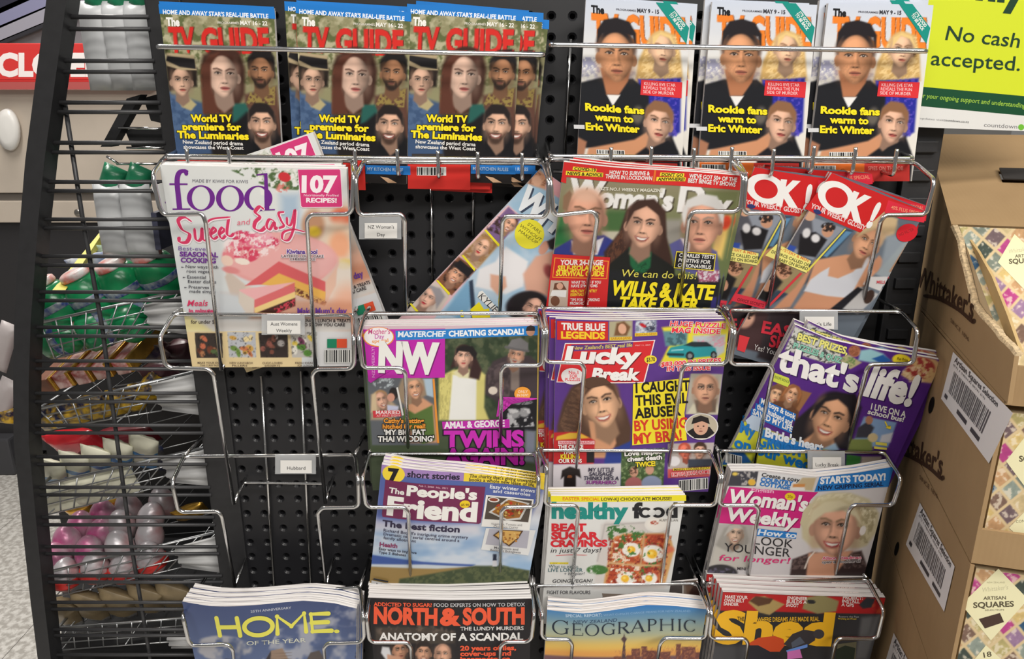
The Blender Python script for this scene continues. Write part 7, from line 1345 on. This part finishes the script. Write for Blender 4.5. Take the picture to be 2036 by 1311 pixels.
# --- sunset skyline
A = cover((1060, 983), [(112, 915), (400, 925), (700, 895), (900, 878), (1150, 895), (1378, 915)], [(60, 1800), (1240, 1800)], 2.0)
A.grad((0, 880), (56, 124, 196), (0, 1180), (236, 204, 110)); A.grad((0, 880), (56, 124, 196), (0, 1040), (150, 176, 190), .4); A.poly([(60, 1160), (1400, 1160), (1400, 1300), (60, 1300)], (238, 190, 86), 60, .8); A.poly([(60, 1230), (1400, 1230), (1400, 1300), (60, 1290)], (226, 150, 80), 30, .7)
A.poly([(60, 1275), (700, 1285), (1400, 1280), (1400, 1800), (60, 1800)], (120, 88, 96), 10)
A.poly([(700, 1300), (716, 1170), (696, 1140), (716, 1120), (722, 1090), (728, 1120), (744, 1140), (728, 1170), (736, 1300)], (82, 62, 66), 3)
for x0, y0, x1 in ((640, 1280, 700), (740, 1270, 800), (780, 1220, 850), (860, 1205, 905), (890, 1240, 980), (980, 1250, 1090), (1135, 1190, 1175), (1180, 1215, 1290), (1290, 1255, 1330)): A.poly([(x0, 1320), (x0, y0), (x1, y0), (x1, 1320)], (120, 74, 66), 3)
A.spat((196, 130, 90), [(640, 1220), (1330, 1200), (1330, 1320), (640, 1320)], 12, .6, .05, .5, 2)
A.T('SPECIAL REPORT:', 255, 962, 545, 948, 24, (190, 214, 236), .02); A.T('WHAT CLIMATE CHANGE MEANS FOR NEW ZEALAND', 555, 946, 1250, 938, 15, (150, 190, 226), .0); A.T('NEW ZEALAND', 318, 1008, 664, 996, 26, (50, 74, 104), .0, .15)
NV = (38, 48, 62)
def serif(ch, x, y, w, h):      # y = baseline; roman capitals with bracketed stems
    st, th = h*.13, h*.05
    def stem(xx): A.R(xx-st/2, y-h, xx+st/2, y, NV); A.R(xx-st, y-h, xx+st, y-h+th, NV); A.R(xx-st, y-th, xx+st, y, NV)
    if ch in 'GC':
        A.ring(x+w*.52, y-h*.5, w*.52, h*.52, st*1.1, th, NV, 40, 320); A.R(x+w*.86, y-h*.98, x+w*.91, y-h*.7, NV)
        if ch == 'G': stem2 = x+w*.86; A.R(stem2-st/2, y-h*.42, stem2+st/2, y-h*.04, NV); A.R(stem2-st*1.1, y-h*.45, stem2+st*1.1, y-h*.4, NV)
    elif ch == 'O': A.ring(x+w*.5, y-h*.5, w*.5, h*.52, st*1.1, th, NV)
    elif ch == 'E':
        stem(x+st); A.R(x+st, y-h, x+w*.95, y-h+th, NV); A.R(x+st, y-h*.53, x+w*.75, y-h*.48, NV); A.R(x+st, y-th, x+w, y, NV); A.R(x+w*.92, y-h, x+w*.96, y-h*.78, NV); A.R(x+w*.95, y-h*.24, x+w, y, NV); A.R(x+w*.73, y-h*.62, x+w*.77, y-h*.4, NV)
    elif ch in 'RP':
        stem(x+st); A.ring(x+w*.42, y-h*.74, w*.45, h*.26, st, th, NV, -90, 90); A.R(x+st, y-h, x+w*.44, y-h+th, NV); A.R(x+st, y-h*.53, x+w*.44, y-h*.48, NV)
        if ch == 'R': A.V([(x+w*.36, y-h*.5), (x+w*.56, y-h*.5), (x+w*1.08, y), (x+w*.84, y)], NV)
    elif ch == 'A': A.V([(x, y), (x+w*.06, y), (x+w*.54, y-h), (x+w*.47, y-h)], NV); A.V([(x+w*.42, y-h), (x+w*.54, y-h), (x+w*.96, y), (x+w*.78, y)], NV); A.R(x+w*.2, y-h*.36, x+w*.74, y-h*.31, NV); A.R(x-w*.1, y-th, x+w*.2, y, NV); A.R(x+w*.68, y-th, x+w*1.06, y, NV)
    elif ch == 'H': stem(x+st); stem(x+w-st); A.R(x+st, y-h*.53, x+w-st, y-h*.48, NV)
    elif ch == 'I': stem(x+w/2)
x = 150
for ch, w, h, y in (('G', 150, 112, 1102), ('E', 96, 98, 1106), ('O', 124, 96, 1106), ('G', 122, 94, 1100), ('R', 100, 96, 1094), ('A', 124, 96, 1088), ('P', 92, 94, 1082), ('H', 126, 92, 1082), ('I', 54, 92, 1084), ('C', 110, 92, 1088)):
    serif(ch, x, y, w*.9, h); x += w*1.06
geo = magazine('geographic_magazine', 'sunset city skyline cover with tower, foremost copy', A, -.098, -.06, .0085, .003, .003, group='sunset skyline magazines')
for i, (dx, dy, dz, t) in enumerate(((.0, .009, .001, 'second'), (.001, .018, .003, 'rearmost'))): clone(geo, '%s copy of the sunset skyline magazine, white page edges' % t, dx, dy, dz, rot=-.2)
# brown-grey magazine poking up behind the sunset skyline stack
A = cover((1060, 983), [(540, 760), (1310, 680)], [(600, 1000), (1340, 960)], 3.0)
A.fill((120, 108, 98)); A.poly([(1000, 700), (1190, 700), (1190, 1000), (1000, 1000)], (72, 66, 64), 5); A.poly([(1200, 690), (1340, 690), (1340, 900), (1240, 900)], (96, 74, 62), 14); A.ell(1300, 800, 60, 90, (60, 40, 36), 20); A.T('FOOD LOVERS', 1040, 800, 1140, 792, 14, (160, 150, 140), .0); A.R(996, 738, 1004, 960, (206, 204, 200)); A.R(1186, 718, 1194, 960, (190, 186, 182))
magazine('food_magazine', 'brown-grey cover poking up behind the sunset skyline stack', A, -.066, -.062, .003, .0)
# --- black cover with yellow title
A = cover((1390, 983), [(190, 775), (700, 800), (1482, 820)], [(30, 1800), (1230, 1800)], 2.0)
A.fill((44, 43, 46)); A.grad((1000, 900), (48, 47, 50), (1400, 1300), (96, 96, 100), .6); A.poly([(1290, 980), (1440, 960), (1330, 1310), (1240, 1310)], (110, 110, 112), 20); A.poly([(90, 1200), (400, 1200), (380, 1800), (60, 1800)], (74, 74, 78), 30)
A.poly([(185, 775), (700, 800), (1485, 825), (1450, 950), (900, 945), (500, 930), (160, 925)], (186, 38, 40), 4)
A.poly([(390, 860), (430, 820), (520, 810), (680, 875), (560, 960), (480, 940)], (176, 150, 96), 6); A.poly([(400, 850), (450, 810), (590, 830), (560, 870), (470, 890)], (92, 62, 44), 6); A.poly([(820, 910), (850, 820), (980, 800), (1110, 850), (1090, 930), (940, 950)], (150, 140, 96), 6); A.ell(890, 855, 34, 18, (50, 50, 52), 5); A.poly([(1270, 880), (1330, 820), (1400, 830), (1370, 900), (1300, 910)], (52, 54, 60), 6); A.spat((196, 90, 50), (1420, 890, 50, 60), 26, .5, .1, .7, 1)
YS = (244, 186, 44)
A.T('Shed', 112, 1172, 1050, 1192, 236, YS, .05, .12)
A.V([(400, 1180), (470, 1140), (600, 1125), (670, 1150), (680, 1200), (640, 1250), (560, 1250), (470, 1230), (400, 1200)], (206, 78, 40)); A.V([(390, 1200), (470, 1200), (600, 1270), (660, 1300), (560, 1310), (390, 1310)], (44, 42, 50)); A.V([(670, 1190), (740, 1110), (830, 1075), (930, 1090), (920, 1160), (860, 1200), (740, 1230)], (62, 58, 62)); A.E(950, 1110, 44, 38, (70, 66, 70)); A.V([(730, 1180), (800, 1130), (840, 1180), (740, 1220)], (90, 96, 110)); A.V([(690, 1240), (860, 1190), (860, 1215), (700, 1260)], (110, 150, 226)); A.V([(700, 1250), (800, 1230), (820, 1300), (700, 1310)], (214, 120, 190))
A.V([(1100, 1190), (1250, 1170), (1240, 1310), (1080, 1310)], (110, 106, 84)); A.V([(1090, 1230), (1160, 1200), (1240, 1220), (1230, 1310), (1080, 1310)], (50, 58, 48))
A.T('THE', 302, 1004, 358, 1006, 32, (60, 52, 30), .02); A.T('WHERE DREAMS ARE MADE REAL', 460, 1012, 955, 1006, 34, (226, 176, 50), .02)
for x, y, ls in ((205, 824, ('MAKE YOUR', 'OWN BELT', 'SANDER')), (700, 834, ('ENGINEER', 'BUILDS A', 'SHOOT')), (1140, 830, ('PROJECT:', 'INSTALL', 'A GPS'))):
    for i, t in enumerate(ls): A.T(t, x-i*6, y+i*28, x+len(t)*20-i*6, y+i*28+6, 24, (240, 222, 218), .03)
A.T('Restore the Past', 1108, 976, 1268, 978, 14, (190, 190, 190), .0); A.T('Working on Wood', 1100, 992, 1246, 994, 13, (236, 206, 60), .01)
sh = magazine('shed_magazine', 'black cover with huge yellow title and red strip, foremost copy', A, -.098, -.058, .0088, .0, group='black and yellow magazines')
for i, (dx, dy, dz, t) in enumerate(((-.0015, .009, .003, 'second'), (-.0025, .018, .006, 'third'), (-.004, .027, .010, 'fourth'), (-.012, .036, .014, 'rearmost, left-shifted'))): clone(sh, '%s copy of the black yellow-title magazine, thick white page edges' % t, dx, dy, dz, rot=.15*i)
for o in bpy.data.objects:
    if 'n' in o.keys(): del o['n']
